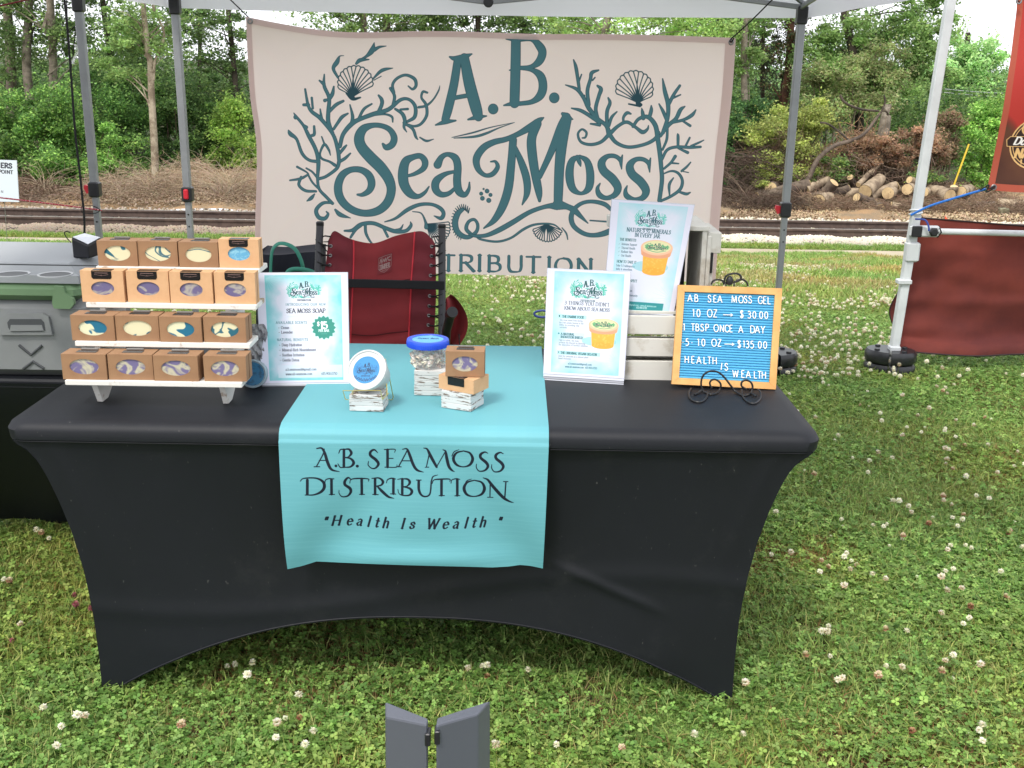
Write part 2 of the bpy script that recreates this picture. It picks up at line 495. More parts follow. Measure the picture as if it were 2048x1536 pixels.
def text_strokes(txt, x, y, size, dirx=(1, 0), spacing=0.06, weight=.15, contrast=.7, serif=True, slant=0.0, center=False, boxes=None, sx=1.0):
    """strokes (canvas px, y down) of a line of text; (x, y) baseline start; dirx unit direction of baseline"""
    wtot = sum(glyph_paths(c)[0] + spacing for c in txt) * size * sx
    ux, uy = dirx
    if center: x -= ux * wtot / 2; y -= uy * wtot / 2
    out = []; pen = 0.0
    for i, c in enumerate(txt):
        w, ps = glyph_paths(c)
        if boxes: pen = boxes[i] / size
        for kind, P in ps:
            Q = smooth_pts(P, 5) if kind == 'c' and len(P) > 2 else P
            row = []
            for k in range(len(Q)):
                t = Q[min(k + 1, len(Q) - 1)] - Q[max(k - 1, 0)]
                an = atan2(t[1], t[0])
                f = abs(sin(an - radians(22))) ** 1.3
                if kind == 'l' and abs(t[0]) < 1e-6: f = 1
                wd = weight * ((1 - contrast) + contrast * f) if serif or contrast > 0 else weight
                gx, gy = (Q[k][0] + slant * Q[k][1]) * sx + pen, Q[k][1]
                row.append([gx, gy, wd])
            segs = [row]
            if serif and kind == 'l':
                for e in (0, -1):
                    py = P[e][1]
                    o = P[0] - P[-1]
                    if abs(o[1]) > .3 and (abs(py) < .01 or abs(py - 1) < .01 or (abs(py - .64) < .01)):
                        gx = (P[e][0] + slant * py) * sx + pen; t = weight * (1 - contrast) * 1.1
                        hw = .10 if c.isupper() else .075
                        segs.append([[gx - hw, py, t], [gx + hw, py, t]])
            for sg in segs:
                out.append([[x + (a * ux + b * uy) * size, y + (a * uy - b * ux) * size, ww * size] for a, b, ww in sg])
        pen += (w + spacing) * sx
    return out

# ------------------------------------------------------------------ ground and rail line
def gz(y, x=0.0):
    """height of the ground"""
    ks = [(-400, 0), (3.6, 0), (6, -.14), (9, -.50), (12, -.98), (14, -1.28), (16, -1.46), (17.3, -1.56), (18.1, -1.62), (22, -1.62), (24, -1.42), (27, -1.12), (32, -.9), (45, -.5), (70, 0.4), (900, 6)]
    for (a, za), (b, zb) in zip(ks, ks[1:]):
        if y <= b:
            t = (y - a) / (b - a)
            return za + (zb - za) * t
    return 0.0

def sheet(name, ys, xs, mat, amp=0.01, kind='structure', off=0.0):
    m = MB(); o = 0
    nx = len(xs)
    for y in ys:
        for x in xs:
            w = amp * (sin(x * 2.1 + y * .7) + sin(y * 1.9 - x * 1.3 + 1) + .6 * sin(x * 5.3) * cos(y * 4.1)) if abs(x) < 30 and abs(y) < 60 else 0
            m.v.append((x, y, gz(y) + w + off))
    for j in range(len(ys) - 1):
        for i in range(nx - 1):
            q = j * nx + i
            m.f.append((q, q + 1, q + nx + 1, q + nx))
    o = m.build(name, mat, smooth=True)
    return tag(o, kind=kind)

def steps(*seg):
    out = []
    for a, b, n in seg:
        out += [a + (b - a) * i / n for i in range(n)]
    return out + [seg[-1][1]]
XS = steps((-300, -30, 6), (-30, -9, 20), (-9, 9, 90), (9, 30, 20), (30, 300, 6))
soil = pm('lawn_soil', lin((62, 62, 36)), .95, var=(9, lin((76, 62, 44)), .45, .62), bump=(60, .6, .01))
sheet('ground', steps((-200, -10, 4), (-10, 16.02, 110)), XS, soil, .006)
sheet('grass_verge', steps((17.32, 18.2, 4)), XS, soil, .0)
sheet('path', [15.98, 16.6, 17.36], XS, pm('path_concrete', lin((178, 166, 142)), .9, var=(3, lin((150, 138, 116)), .4, .7), bump=(80, .4, .004)), 0, off=.018)
bed = pm('ballast_fines', lin((150, 142, 128)), .95, var=(20, lin((110, 100, 88)), .4, .6), bump=(70, .8, .02))
sheet('railway_bed', [18.16, 18.5, 19, 20, 21, 22.02], XS, bed, .0, off=.01)
dirt = pm('brush_soil', lin((134, 116, 92)), .95, var=(2.4, lin((160, 128, 92)), .42, .62), bump=(20, .8, .05))
sheet('verge_ground', steps((21.98, 27, 16)), XS, dirt, .04)
sheet('wood_floor', steps((27, 40, 16), (40, 130, 10), (130, 800, 3)), XS, pm('wood_floor', lin((70, 64, 44)), .95, var=(1.5, lin((60, 78, 40)), .4, .6), bump=(10, .8, .05)), .04)

# rails: head, web and foot swept along X
def rail(y, z0, label, dark):
    prof = [(-.07, 0), (.07, 0), (.07, .012), (.012, .03), (.010, .125), (.036, .14), (.036, .17), (.03, .178), (-.03, .178), (-.036, .17), (-.036, .14), (-.010, .125), (-.012, .03), (-.07, .012)]
    m = MB()
    M = Matrix(((0, 0, 1), (1, 0, 0), (0, 1, 0)))   # local x -> world y, local y -> z, local z -> x
    m.prism(prof, -60, 60, M=M, c=(0, y, z0))
    r = thing('rail', label, 'rail', (0, y, z0))
    m.build('rail_profile', pm('rail_rust', lin((92, 76, 68)), .75, var=(6, lin((72, 58, 52)), .4, .6), bump=(30, .3, .003)), r, fix=True)
    h = MB().box((0, y, z0 + .1805), (120, .05, .004))
    h.build('running_surface', pm('rail_top', lin((190, 186, 182)), .35, metal=.6), r, fix=True)
    return r
rail(19.0, -1.565, 'rusty steel rail of the railway line nearer the tents', 0)
rail(20.5, -1.60, 'rusty steel rail of the railway line on its wooded side', 0)
tie_mat = pm('tie_wood', lin((86, 74, 66)), .9, var=(14, lin((60, 50, 44)), .4, .6), bump=(25, .6, .01))
tie0 = None
for i in range(-22, 20):
    x = i * .56 + rng.uniform(-.03, .03)
    if tie0 is None:
        tie0 = thing('railway_sleeper', 'weathered wooden sleeper end showing in the pale ballast under the rails', 'railway sleeper', (x, 19.72, -1.66), 'sleepers under the rails')
        MB().bbox((0, 0, 0.02), (.23, 2.5, .17), .012).build('timber', tie_mat, tie0)
    else:
        copy_thing(tie0, (x, 19.72 + rng.uniform(-.06, .06), -1.66), rng.uniform(-.02, .02))

def pcloud_mesh(name, V, T, C, mat, parent=None, fix=False, kind=None):
    """numpy triangles with a colour per vertex -> one object"""
    V = np.asarray(V, np.float32).reshape(-1, 3); T = np.asarray(T, np.int32).reshape(-1, 3)
    if fix and parent is not None: V = V - np.array(root_loc(parent), np.float32)
    me = bpy.data.meshes.new(name)
    me.vertices.add(len(V)); me.vertices.foreach_set('co', V.ravel())
    me.loops.add(T.size); me.loops.foreach_set('vertex_index', T.ravel())
    me.polygons.add(len(T)); me.polygons.foreach_set('loop_start', np.arange(0, T.size, 3, dtype=np.int32))
    a = me.color_attributes.new('Col', 'FLOAT_COLOR', 'POINT')
    C4 = np.ones((len(V), 4), np.float32); C4[:, :3] = C
    a.data.foreach_set('color', C4.ravel())
    me.materials.append(mat); me.update(calc_edges=True)
    ob = bpy.data.objects.new(name, me)
    if parent != 'nolink':
        COL.objects.link(ob); ob.parent = parent
    if kind: ob['kind'] = kind
    return ob

def unit(v): return v / (np.linalg.norm(v, axis=-1, keepdims=True) + 1e-9)

def leaves(P, size, cols, aspect=.55, up=.35, seed=0, droop=0.0):
    """a two-triangle folded leaf at each point: returns V, T, C"""
    r = np.random.default_rng(seed); n = len(P)
    d = unit(r.normal(size=(n, 3)) * [1, 1, .6] - [0, 0, droop])
    nn = unit(np.cross(d, unit(r.normal(size=(n, 3)) + [0, 0, up * 3])))
    s = (size * r.uniform(.6, 1.3, n))[:, None]
    fold = unit(np.cross(d, nn)) * s * .12
    a = P - d * s * .5; b = P + nn * s * aspect * .5 + fold; c = P + d * s * .5; e = P - nn * s * aspect * .5 + fold
    V = np.stack([a, b, c, e], 1).reshape(-1, 3)
    i = np.arange(n)[:, None] * 4
    T = np.concatenate([i + [0, 1, 2], i + [0, 2, 3]], 1).reshape(-1, 3)
    C = np.repeat(cols, 4, 0)
    return V, T, C

def sticks(A, B, w0, w1, cols):
    """three-sided tapering sticks from A to B"""
    n = len(A); d = unit(B - A)
    u = unit(np.cross(d, np.array([.3, .2, .93]))); v = np.cross(d, u)
    ring = []
    for P, w in ((A, w0), (B, w1)):
        w = np.broadcast_to(np.asarray(w, float), (n,))[:, None]
        for k in range(3):
            an = 2 * pi * k / 3
            ring.append(P + (u * cos(an) + v * sin(an)) * w)
    V = np.stack(ring, 1).reshape(-1, 3)
    i = np.arange(n)[:, None] * 6
    tr = []
    for k in range(3):
        k2 = (k + 1) % 3
        tr += [i + [k, k2, 3 + k2], i + [k, 3 + k2, 3 + k]]
    T = np.concatenate(tr, 1).reshape(-1, 3)
    return V, T, np.repeat(cols, 6, 0)

def merge(parts):
    Vs, Ts, Cs, o = [], [], [], 0
    for V, T, C in parts:
        Vs.append(V); Ts.append(T + o); Cs.append(C); o += len(V)
    return np.concatenate(Vs), np.concatenate(Ts), np.concatenate(Cs)

def tint(n, base, spread=.25, seed=0, alt=None, altp=.2):
    r = np.random.default_rng(seed)
    c = np.tile(np.array(lin(base)), (n, 1))
    if alt is not None:
        k = r.random(n) < altp; c[k] = lin(alt)
    return c * r.uniform(1 - spread, 1 + spread, (n, 1)) * (1 + r.normal(0, .05, (n, 3)))

leaf_mat = pm('leaf', (1, 1, 1), .55, vcol='Col', transl=.48, spec=.3)
twig_mat = pm('twig', (1, 1, 1), .85, vcol='Col')
grass_mat = pm('grass_blade', (1, 1, 1), .55, vcol='Col', transl=.35, spec=.3, coords='Object')
_n = grass_mat.node_tree; _g = _n.nodes.new('ShaderNodeNewGeometry'); _t = _n.nodes.new('ShaderNodeTexNoise'); _t.inputs['Scale'].default_value = .9; _t.inputs['Detail'].default_value = 5
_n.links.new(_g.outputs['Position'], _t.inputs['Vector'])
_r = _n.nodes.new('ShaderNodeMapRange'); _r.inputs[1].default_value = .48; _r.inputs[2].default_value = .68; _n.links.new(_t.outputs['Fac'], _r.inputs[0])
_x = _n.nodes.new('ShaderNodeMix'); _x.data_type = 'RGBA'; _x.blend_type = 'MULTIPLY'; _x.inputs[7].default_value = (1.24, 1.0, .86, 1)
_a = [q for q in _n.nodes if q.type == 'ATTRIBUTE'][0]
_n.links.new(_r.outputs[0], _x.inputs[0]); _n.links.new(_a.outputs['Color'], _x.inputs[6])
_n.links.new(_x.outputs[2], _n.nodes['Principled BSDF'].inputs['Base Color']); _n.links.new(_x.outputs[2], [q for q in _n.nodes if q.type == 'BSDF_TRANSLUCENT'][0].inputs[0])
petal_mat = pm('petal', (1, 1, 1), .7, vcol='Col', transl=.3)

# pale ballast stones, and darker ones along the far shoulder
def stone_field(name, x0, x1, y0, y1, n, s0, s1, base, alt, zf, seed):
    r = np.random.default_rng(seed)
    P = np.stack([r.uniform(x0, x1, n), r.uniform(y0, y1, n), np.zeros(n)], 1)
    P[:, 2] = [zf(x, y) for x, y in P[:, :2]]
    ico = np.array([[1, 0, 0], [-1, 0, 0], [0, 1, 0], [0, -1, 0], [0, 0, 1], [0, 0, -1]], float)
    tri = np.array([[0, 2, 4], [2, 1, 4], [1, 3, 4], [3, 0, 4], [2, 0, 5], [1, 2, 5], [3, 1, 5], [0, 3, 5]])
    sc = r.uniform(s0, s1, (n, 1, 1)) * r.uniform(.6, 1.2, (n, 6, 1)) * np.array([1.2, 1, .75])
    an = r.uniform(0, 6.28, n); R = np.zeros((n, 3, 3)); R[:, 0, 0] = np.cos(an); R[:, 0, 1] = -np.sin(an); R[:, 1, 0] = np.sin(an); R[:, 1, 1] = np.cos(an); R[:, 2, 2] = 1
    tl = r.uniform(-.7, .7, n); Q = np.zeros((n, 3, 3)); Q[:, 0, 0] = 1; Q[:, 1, 1] = np.cos(tl); Q[:, 1, 2] = -np.sin(tl); Q[:, 2, 1] = np.sin(tl); Q[:, 2, 2] = np.cos(tl)
    V = np.einsum('nij,njk,nlk->nli', R, Q, ico[None] * sc) + P[:, None]
    T = (np.arange(n)[:, None, None] * 6 + tri[None]).reshape(-1, 3)
    C = np.repeat(tint(n, base, .36, seed, alt, .35), 6, 0)
    return pcloud_mesh(name, V.reshape(-1, 3), T, C, twig_mat, kind='stuff')
def bal_z(x, y):
    e = 18.05 + .22 * sin(x * 1.7) + .12 * sin(x * 5.1)
    return gz(y) + .02 + .06 * max(0, min(1, (y - e) / .5)) * (0.6 + .8 * abs(sin(x * 2.3 + y))) - (0.1 if y < e else 0)
stone_field('ballast', -13, 12, 17.95, 18.95, 21000, .022, .05, (196, 188, 170), (140, 126, 110), bal_z, 3)
stone_field('ballast_between_rails', -13, 12, 19.05, 22.1, 9000, .025, .05, (190, 180, 162), (150, 138, 124), lambda x, y: gz(y) + .03, 4)

# ------------------------------------------------------------------ lawn
def blades(n, r, size, L, W, cols, flat=.5):
    P = np.zeros((n, 3)); P[:, :2] = r.uniform(-size / 2, size / 2, (n, 2))
    a = r.uniform(0, 6.28, n); h = np.stack([np.cos(a), np.sin(a), 0 * a], 1)
    side = np.stack([-np.sin(a), np.cos(a), 0 * a], 1)
    l = (L * r.uniform(.45, 1.25, n))[:, None]; ln = r.uniform(.15, flat * 2, n)[:, None]
    w = (W * r.uniform(.6, 1.3, n))[:, None]
    tw = unit(side + r.normal(0, .4, (n, 3)))
    m = P + (h * ln * .35 + [0, 0, .62]) * l
    t = P + (h * ln * 1.05 + [0, 0, 1.0]) * l * np.where(ln > .7, .8, 1)
    V = np.stack([P - tw * w / 2, P + tw * w / 2, m - tw * w * .42, m + tw * w * .42, t], 1).reshape(-1, 3)
    i = np.arange(n)[:, None] * 5
    T = np.concatenate([i + [0, 1, 3], i + [0, 3, 2], i + [2, 3, 4]], 1).reshape(-1, 3)
    C = np.repeat(cols, 5, 0)
    return V, T, C

def clovers(n, r, size, rad, h0, h1, cols):
    P = np.zeros((n, 3)); P[:, :2] = r.uniform(-size / 2, size / 2, (n, 2)); P[:, 2] = r.uniform(h0, h1, n)
    nrm = unit(r.normal(0, .35, (n, 3)) + [0, 0, 1]); a0 = r.uniform(0, 6.28, n)
    u = unit(np.cross(nrm, np.stack([np.cos(a0), np.sin(a0), 0 * a0], 1))); v = np.cross(nrm, u)
    R = (rad * r.uniform(.55, 1.25, n))[:, None]
    Vs = []; Ts = []
    for k in range(3):
        a = 2 * pi * k / 3
        d = u * cos(a) + v * sin(a); e = -u * sin(a) + v * cos(a)
        c = P; lift = nrm * R * .18
        pts = [c, c + d * R * .45 + e * R * .42 + lift, c + d * R * .95 + e * R * .34 + lift * .5, c + d * R * 1.0 - e * R * .34 + lift * .5, c + d * R * .45 - e * R * .42 + lift]
        Vs.append(np.stack(pts, 1))
    V = np.concatenate(Vs, 1).reshape(-1, 3)
    i = np.arange(n)[:, None] * 15
    T = np.concatenate([i + 5 * k + np.array(t) for k in range(3) for t in ([0, 1, 2], [0, 2, 3], [0, 3, 4])], 1).reshape(-1, 3)
    return V, T, np.repeat(cols, 15, 0)

def patch(seed, size, ng, nc, nd, L=.08, W=.0045, rad=.011):
    r = np.random.default_rng(seed)
    ps = [blades(ng, r, size * 1.15, L, W, tint(ng, (143, 164, 88), .33, seed, (174, 184, 112), .32), .6)]
    if nc: ps.append(clovers(nc, r, size * 1.1, rad, .012, .05, tint(nc, (108, 143, 70), .36, seed + 1, (148, 182, 98), .4)))
    if nd: ps.append(blades(nd, r, size * 1.1, L * .8, W * .7, tint(nd, (166, 142, 98), .3, seed + 2, (150, 112, 74), .4), .95))
    return merge(ps)

def variants(name, lst, mat):
    """part meshes kept out of the scene; the scattered object instances them"""
    out = []
    for k, (V, T, C) in enumerate(lst):
        out.append(pcloud_mesh(name + '_source', V, T, C, mat, parent='nolink'))
    return out

def scatter(name, pts, rots, scls, idx, srcs, label=None, zs=None):
    """one 'stuff' object that repeats the source meshes on its points with geometry nodes"""
    me = bpy.data.meshes.new(name); me.vertices.add(len(pts))
    me.vertices.foreach_set('co', np.asarray(pts, np.float32).ravel())
    for nm, ty, dat in (('rot', 'FLOAT', rots), ('scl', 'FLOAT', scls), ('idx', 'INT', idx)):
        at = me.attributes.new(nm, ty, 'POINT'); at.data.foreach_set('value', np.asarray(dat, np.int32 if ty == 'INT' else np.float32))
    ob = bpy.data.objects.new(name, me); COL.objects.link(ob)
    g = bpy.data.node_groups.new(name + '_nodes', 'GeometryNodeTree')
    g.interface.new_socket('Geometry', in_out='INPUT', socket_type='NodeSocketGeometry')
    g.interface.new_socket('Geometry', in_out='OUTPUT', socket_type='NodeSocketGeometry')
    gi = g.nodes.new('NodeGroupInput'); go = g.nodes.new('NodeGroupOutput')
    join = g.nodes.new('GeometryNodeJoinGeometry'); 
    inst = g.nodes.new('GeometryNodeInstanceOnPoints')
    g.links.new(gi.outputs[0], inst.inputs['Points'])
    for s in reversed(srcs):
        oi = g.nodes.new('GeometryNodeObjectInfo'); oi.inputs[0].default_value = s
        oi.inputs['As Instance'].default_value = True
        g.links.new(oi.outputs['Geometry'], join.inputs[0])
    g.links.new(join.outputs[0], inst.inputs['Instance'])
    inst.inputs['Pick Instance'].default_value = True
    def attr(nm, ty):
        n = g.nodes.new('GeometryNodeInputNamedAttribute'); n.data_type = ty; n.inputs[0].default_value = nm
        return n.outputs[0]
    g.links.new(attr('idx', 'INT'), inst.inputs['Instance Index'])
    cx = g.nodes.new('ShaderNodeCombineXYZ'); g.links.new(attr('rot', 'FLOAT'), cx.inputs[2])
    g.links.new(cx.outputs[0], inst.inputs['Rotation'])
    g.links.new(attr('scl', 'FLOAT'), inst.inputs['Scale'])
    g.links.new(inst.outputs[0], go.inputs[0])
    md = ob.modifiers.new('scatter', 'NODES'); md.node_group = g
    tag(ob, label, kind='stuff')
    return ob

def n2(x, y, s=0):
    return .5 + .25 * (sin(x * 1.9 + 1.3 * sin(y * 1.1 + s) + s) + sin(y * 2.3 + 1.7 * sin(x * .9 - s) - s * 2))

near = variants('grass', [patch(10, .34, 430, 760, 90, .06, .0036), patch(11, .34, 330, 820, 110, .055, .0036), patch(12, .34, 760, 420, 120, .056, .0038), patch(13, .34, 860, 240, 140, .06, .0038),
                          patch(14, .34, 260, 260, 800, .05), patch(15, .34, 320, 420, 500, .055)], grass_mat)
pts, rots, scls, idx = [], [], [], []
yy = -1.9
while yy < 5.4:
    xx = -2.9
    while xx < 3.4:
        x, y = xx + rng.uniform(-.06, .06), yy + rng.uniform(-.06, .06)
        a = n2(x * 1.3, y * 1.3, 1.0); b = n2(x * 2.2, y * 2.2, 4.0)
        if b > .75: i = int(rng.integers(4, 6))
        elif a > .47 - (.08 if x > .9 else 0): i = int(rng.integers(0, 2))
        else: i = int(rng.integers(2, 4))
        if abs(x - .15) < .4 and -.2 < y < .3 and rng.random() < .7: i = int(rng.integers(4, 6))
        if rng.random() < .14: i = int(rng.integers(0, 6))
        pts.append((x, y, gz(y) - .004)); rots.append(rng.uniform(0, 6.28)); scls.append(rng.uniform(.72, 1.02)); idx.append(i)
        if abs(abs(x) - .80) < .24 and -.24 < y < .10:      # trodden short turf round the table's feet
            scls[-1] = rng.uniform(.34, .48)
            for _ in range(7):
                pts.append((x + rng.uniform(-.11, .11), y + rng.uniform(-.11, .11), gz(y) - .004)); rots.append(rng.uniform(0, 6.28)); scls.append(rng.uniform(.34, .48)); idx.append(int(rng.integers(0, 4)))
        xx += .165
    yy += .165
scatter('lawn_grass', pts, rots, scls, idx, near)

def fpatch(seed, size, n, L, W, base, alt, nd):
    r = np.random.default_rng(seed)
    return merge([blades(n, r, size * 1.1, L, W, tint(n, base, .3, seed, alt, .35), .55),
                  blades(nd, r, size * 1.1, L * .9, W * .7, tint(nd, (176, 156, 110), .25, seed + 2), .9)])
far = variants('grass', [fpatch(20, 1.0, 4200, .06, .010, (132, 170, 84), (166, 190, 112), 300), fpatch(21, 1.0, 4000, .06, .010, (140, 170, 88), (172, 188, 114), 500),
                         fpatch(22, 1.0, 3200, .055, .010, (158, 166, 98), (184, 178, 122), 1100)], grass_mat)
pts, rots, scls, idx = [], [], [], []
for yy in np.arange(5.5, 15.9, .72):
    for xx in np.arange(-11, 11, .72):
        x, y = xx + rng.uniform(-.2, .2), min(15.3, yy + rng.uniform(-.2, .2))
        a = n2(x * .5, y * 1.1, 2.0)
        pts.append((x, y, gz(y) - .01)); rots.append(rng.uniform(0, 6.28)); scls.append(rng.uniform(.9, 1.2))
        idx.append(int(rng.integers(0, 2)) if a > .38 else 2)
scatter('far_grass', pts, rots, scls, idx, far)
vg = variants('grass', [fpatch(s, .36, 420, .085, .010, (122, 156, 72), (150, 176, 96), 60) for s in (23, 24)], grass_mat)
pts = [(xx + rng.uniform(-.05, .05), yy, gz(yy) - .01) for xx in np.arange(-13, 12, .26) for yy in (17.56, 17.78, 17.98)]
scatter('verge_grass', pts, rng.uniform(0, 6.28, len(pts)), rng.uniform(.7, 1.35, len(pts)), rng.integers(0, 2, len(pts)), vg)
# taller tufts standing along the edge of the path
tuft = variants('grass', [merge([blades(60, np.random.default_rng(s), .16, .085, .008, tint(60, (132, 146, 74), .3, s, (176, 168, 104), .3), .45)]) for s in (30, 31, 32)], grass_mat)
pts = [(x, 15.86 + rng.uniform(-.1, .12), gz(15.9)) for x in np.arange(-11, 10, .3) + rng.uniform(-.12, .12, 70) if rng.random() < .7]
scatter('edge_tufts', pts, rng.uniform(0, 6.28, len(pts)), rng.uniform(.5, 1.2, len(pts)), rng.integers(0, 3, len(pts)), tuft)

# clover blossoms: a ball of petals on a stem
def blossom(seed, top, low, mixp, rad=.0105, h=.075, n=64):
    r = np.random.default_rng(seed)
    k = np.arange(n) + .5
    ph = np.arccos(1 - 1.55 * k / n); th = pi * (1 + 5 ** .5) * k
    d = np.stack([np.cos(th) * np.sin(ph), np.sin(th) * np.sin(ph), np.cos(ph)], 1)
    d = unit(d + r.normal(0, .1, d.shape))
    c = np.array([0, 0, h]); u = unit(np.cross(d, [0.1, .2, 1])); v = np.cross(d, u)
    R = (rad * r.uniform(.8, 1.25, n))[:, None]; w = rad * .27
    V = np.stack([c + d * R * .25, c + d * R * .75 + u * w, c + d * R * 1.15 + v * w * .3, c + d * R * .75 - u * w], 1).reshape(-1, 3)
    i = np.arange(n)[:, None] * 4
    T = np.concatenate([i + [0, 1, 2], i + [0, 2, 3]], 1).reshape(-1, 3)
    C = tint(n, top, .1, seed); lo = (d[:, 2] < mixp) | (r.random(n) < .08); C[lo] = tint(int(lo.sum()), low, .2, seed)
    C = np.repeat(C, 4, 0)
    bend = r.normal(0, .012, 2)
    A = np.array([[bend[0], bend[1], 0.0], [bend[0] * .3, bend[1] * .3, h * .5]]); B = np.array([[bend[0] * .3, bend[1] * .3, h * .5], [0, 0, h - rad * .2]])
    S = sticks(A, B, .0012, .001, tint(2, (120, 140, 70), .1))
    return merge([(V, T, C), S])
KINDS_F = [('white', 'fresh white clover blossom standing on its stem in the lawn', blossom(1, (246, 244, 230), (226, 220, 190), -.1, .0098)),
           ('white', 'fresh white clover blossom standing on its stem in the lawn', blossom(2, (236, 232, 212), (206, 184, 152), .1, .0105, .085)),
           ('cream', 'cream clover blossom with browning lower petals in the lawn', blossom(3, (228, 214, 186), (184, 142, 112), .3, .0100, .07)),
           ('brown', 'faded brown clover blossom drooping in the lawn', blossom(4, (186, 146, 112), (150, 100, 72), .5, .010, .055)),
           ('small', 'small white clover bud low in the lawn', blossom(5, (232, 232, 206), (196, 200, 150), .1, .0065, .05, 36)),
           ('pink', 'pink clover blossom in the grass left of the black table', blossom(6, (196, 128, 132), (150, 84, 92), .2, .0095, .06))]
fl_src = []
for nm, lb, (V, T, C) in KINDS_F:
    fl_src.append(pcloud_mesh('clover_flower', V, T, C, petal_mat, parent='nolink'))
proj_k = lambda x, y: (abs(x - CAM_X) / (y + CAM_D) < .52)
spots = []
tries = 0
while len(spots) < 300 and tries < 20000:
    tries += 1
    y = -.25 + 3.2 * rng.random() ** 1.25; x = rng.uniform(-2.0, 2.4)
    if not proj_k(x, y): continue
    if -.8 < x < .8 and .12 < y < 1.1: continue
    if -1.0 < x < 1.0 and 0.3 < y < 3.0 and rng.random() < .8: continue
    dn = .25 + .75 * n2(x * 1.6, y * 1.6, 3.1)
    if x < .7: dn *= .55 if y > 0 else .7
    if rng.random() > dn: continue
    spots.append((x, y))
    if rng.random() < .35:
        spots.append((x + rng.normal(0, .03), y + rng.normal(0, .03)))
spots = spots[:296] + [tuple(PZ(u, v, .05)[:2]) for u, v in ((138, 1206), (158, 1192), (174, 1222), (24, 1272))]
for i, (x, y) in enumerate(spots[:300]):
    k = int(rng.choice(5, p=[.42, .24, .13, .05, .16]))
    if i >= 296: k = 5
    o = fl_src[k].copy(); o.name = 'clover_flower'; COL.objects.link(o)
    o.location = (x, y, gz(y)); o.rotation_euler = (rng.normal(0, .22), rng.normal(0, .22), rng.uniform(0, 6.28)); s = rng.uniform(.65, 1.0); o.scale = (s, s, s)
    where = 'in front of the black table' if y < .1 and x < .95 else ('right of the black table' if x >= .8 else ('left of the black table' if x < -.95 else 'behind the black table'))
    if k != 5: o['label'] = KINDS_F[k][1].replace('in the lawn', where)
    else: o['label'] = KINDS_F[k][1]
    tag(o, None, 'clover flower', {'white': 'fresh white clover blossoms', 'cream': 'cream clover blossoms', 'brown': 'faded clover blossoms', 'small': 'small clover buds', 'pink': 'pink clover blossoms'}[KINDS_F[k][0]] + ('' if k == 5 else ' ' + where))
pts = []
while len(pts) < 13500:
    y = 2.9 + 12.5 * rng.random() ** .9; x = rng.uniform(-.5, .56) * (y + 2.6) * 1.05
    d = n2(x * .8, y * .55, 5.0) * (1.25 if 5 < y < 9.5 else .62)
    if x < -1.2: d *= .35
    if y > 12: d *= .4
    if rng.random() < max(.03, (d - .32) * 1.4): pts.append((x, y, gz(y) - .005))
scatter('distant_clover_flowers', pts, rng.uniform(0, 6.28, len(pts)), rng.uniform(.75, 1.2, len(pts)), rng.choice(5, len(pts), p=[.62, .24, .06, .01, .07]), fl_src[:5])

# ------------------------------------------------------------------ woodland beyond the rails
bark_a = pm('bark_grey', lin((142, 132, 118)), .9, var=(5, lin((96, 88, 76)), .4, .62), bump=(22, .8, .02))
bark_b = pm('bark_dark', lin((84, 74, 64)), .92, var=(5, lin((54, 48, 42)), .4, .62), bump=(22, .8, .02))
bark_c = pm('bark_red', lin((112, 76, 60)), .92, var=(6, lin((70, 48, 40)), .4, .62), bump=(22, .8, .02))

def trunk_tube(m, pts, r0, r1, n=10):
    P = smooth_pts(np.array([tuple(p) for p in pts]), 6); k = len(P)
    m.tube(P, [r0 + (r1 - r0) * (i / (k - 1)) ** .8 for i in range(k)], n)
    return P

def crown_pts(c, rad, n, r, clumps=40, squash=1.0):
    """leaf positions gathered in clumps within an ellipsoid"""
    c = np.array(c); rad = np.array(rad) * np.ones(3)
    d = unit(r.normal(size=(clumps, 3))); rr = r.uniform(.1, 1.0, (clumps, 1)) ** .6 * r.uniform(.8, 1.28, (clumps, 1))
    cc = c + d * rr * rad
    k = r.integers(0, clumps, n)
    s = (rad.mean() * .36) * r.uniform(.25, 1.35, clumps)
    P = cc[k] + unit(r.normal(size=(n, 3))) * (r.random((n, 1)) ** .5) * s[k][:, None] * [1.2, 1.2, .75]
    sh = r.random(n) < .12                       # loose shoots that break the outline
    P[sh] += unit(P[sh] - c + [0, 0, .3]) * r.random((int(sh.sum()), 1)) ** 2 * rad.mean() * .55
    return P, k, cc

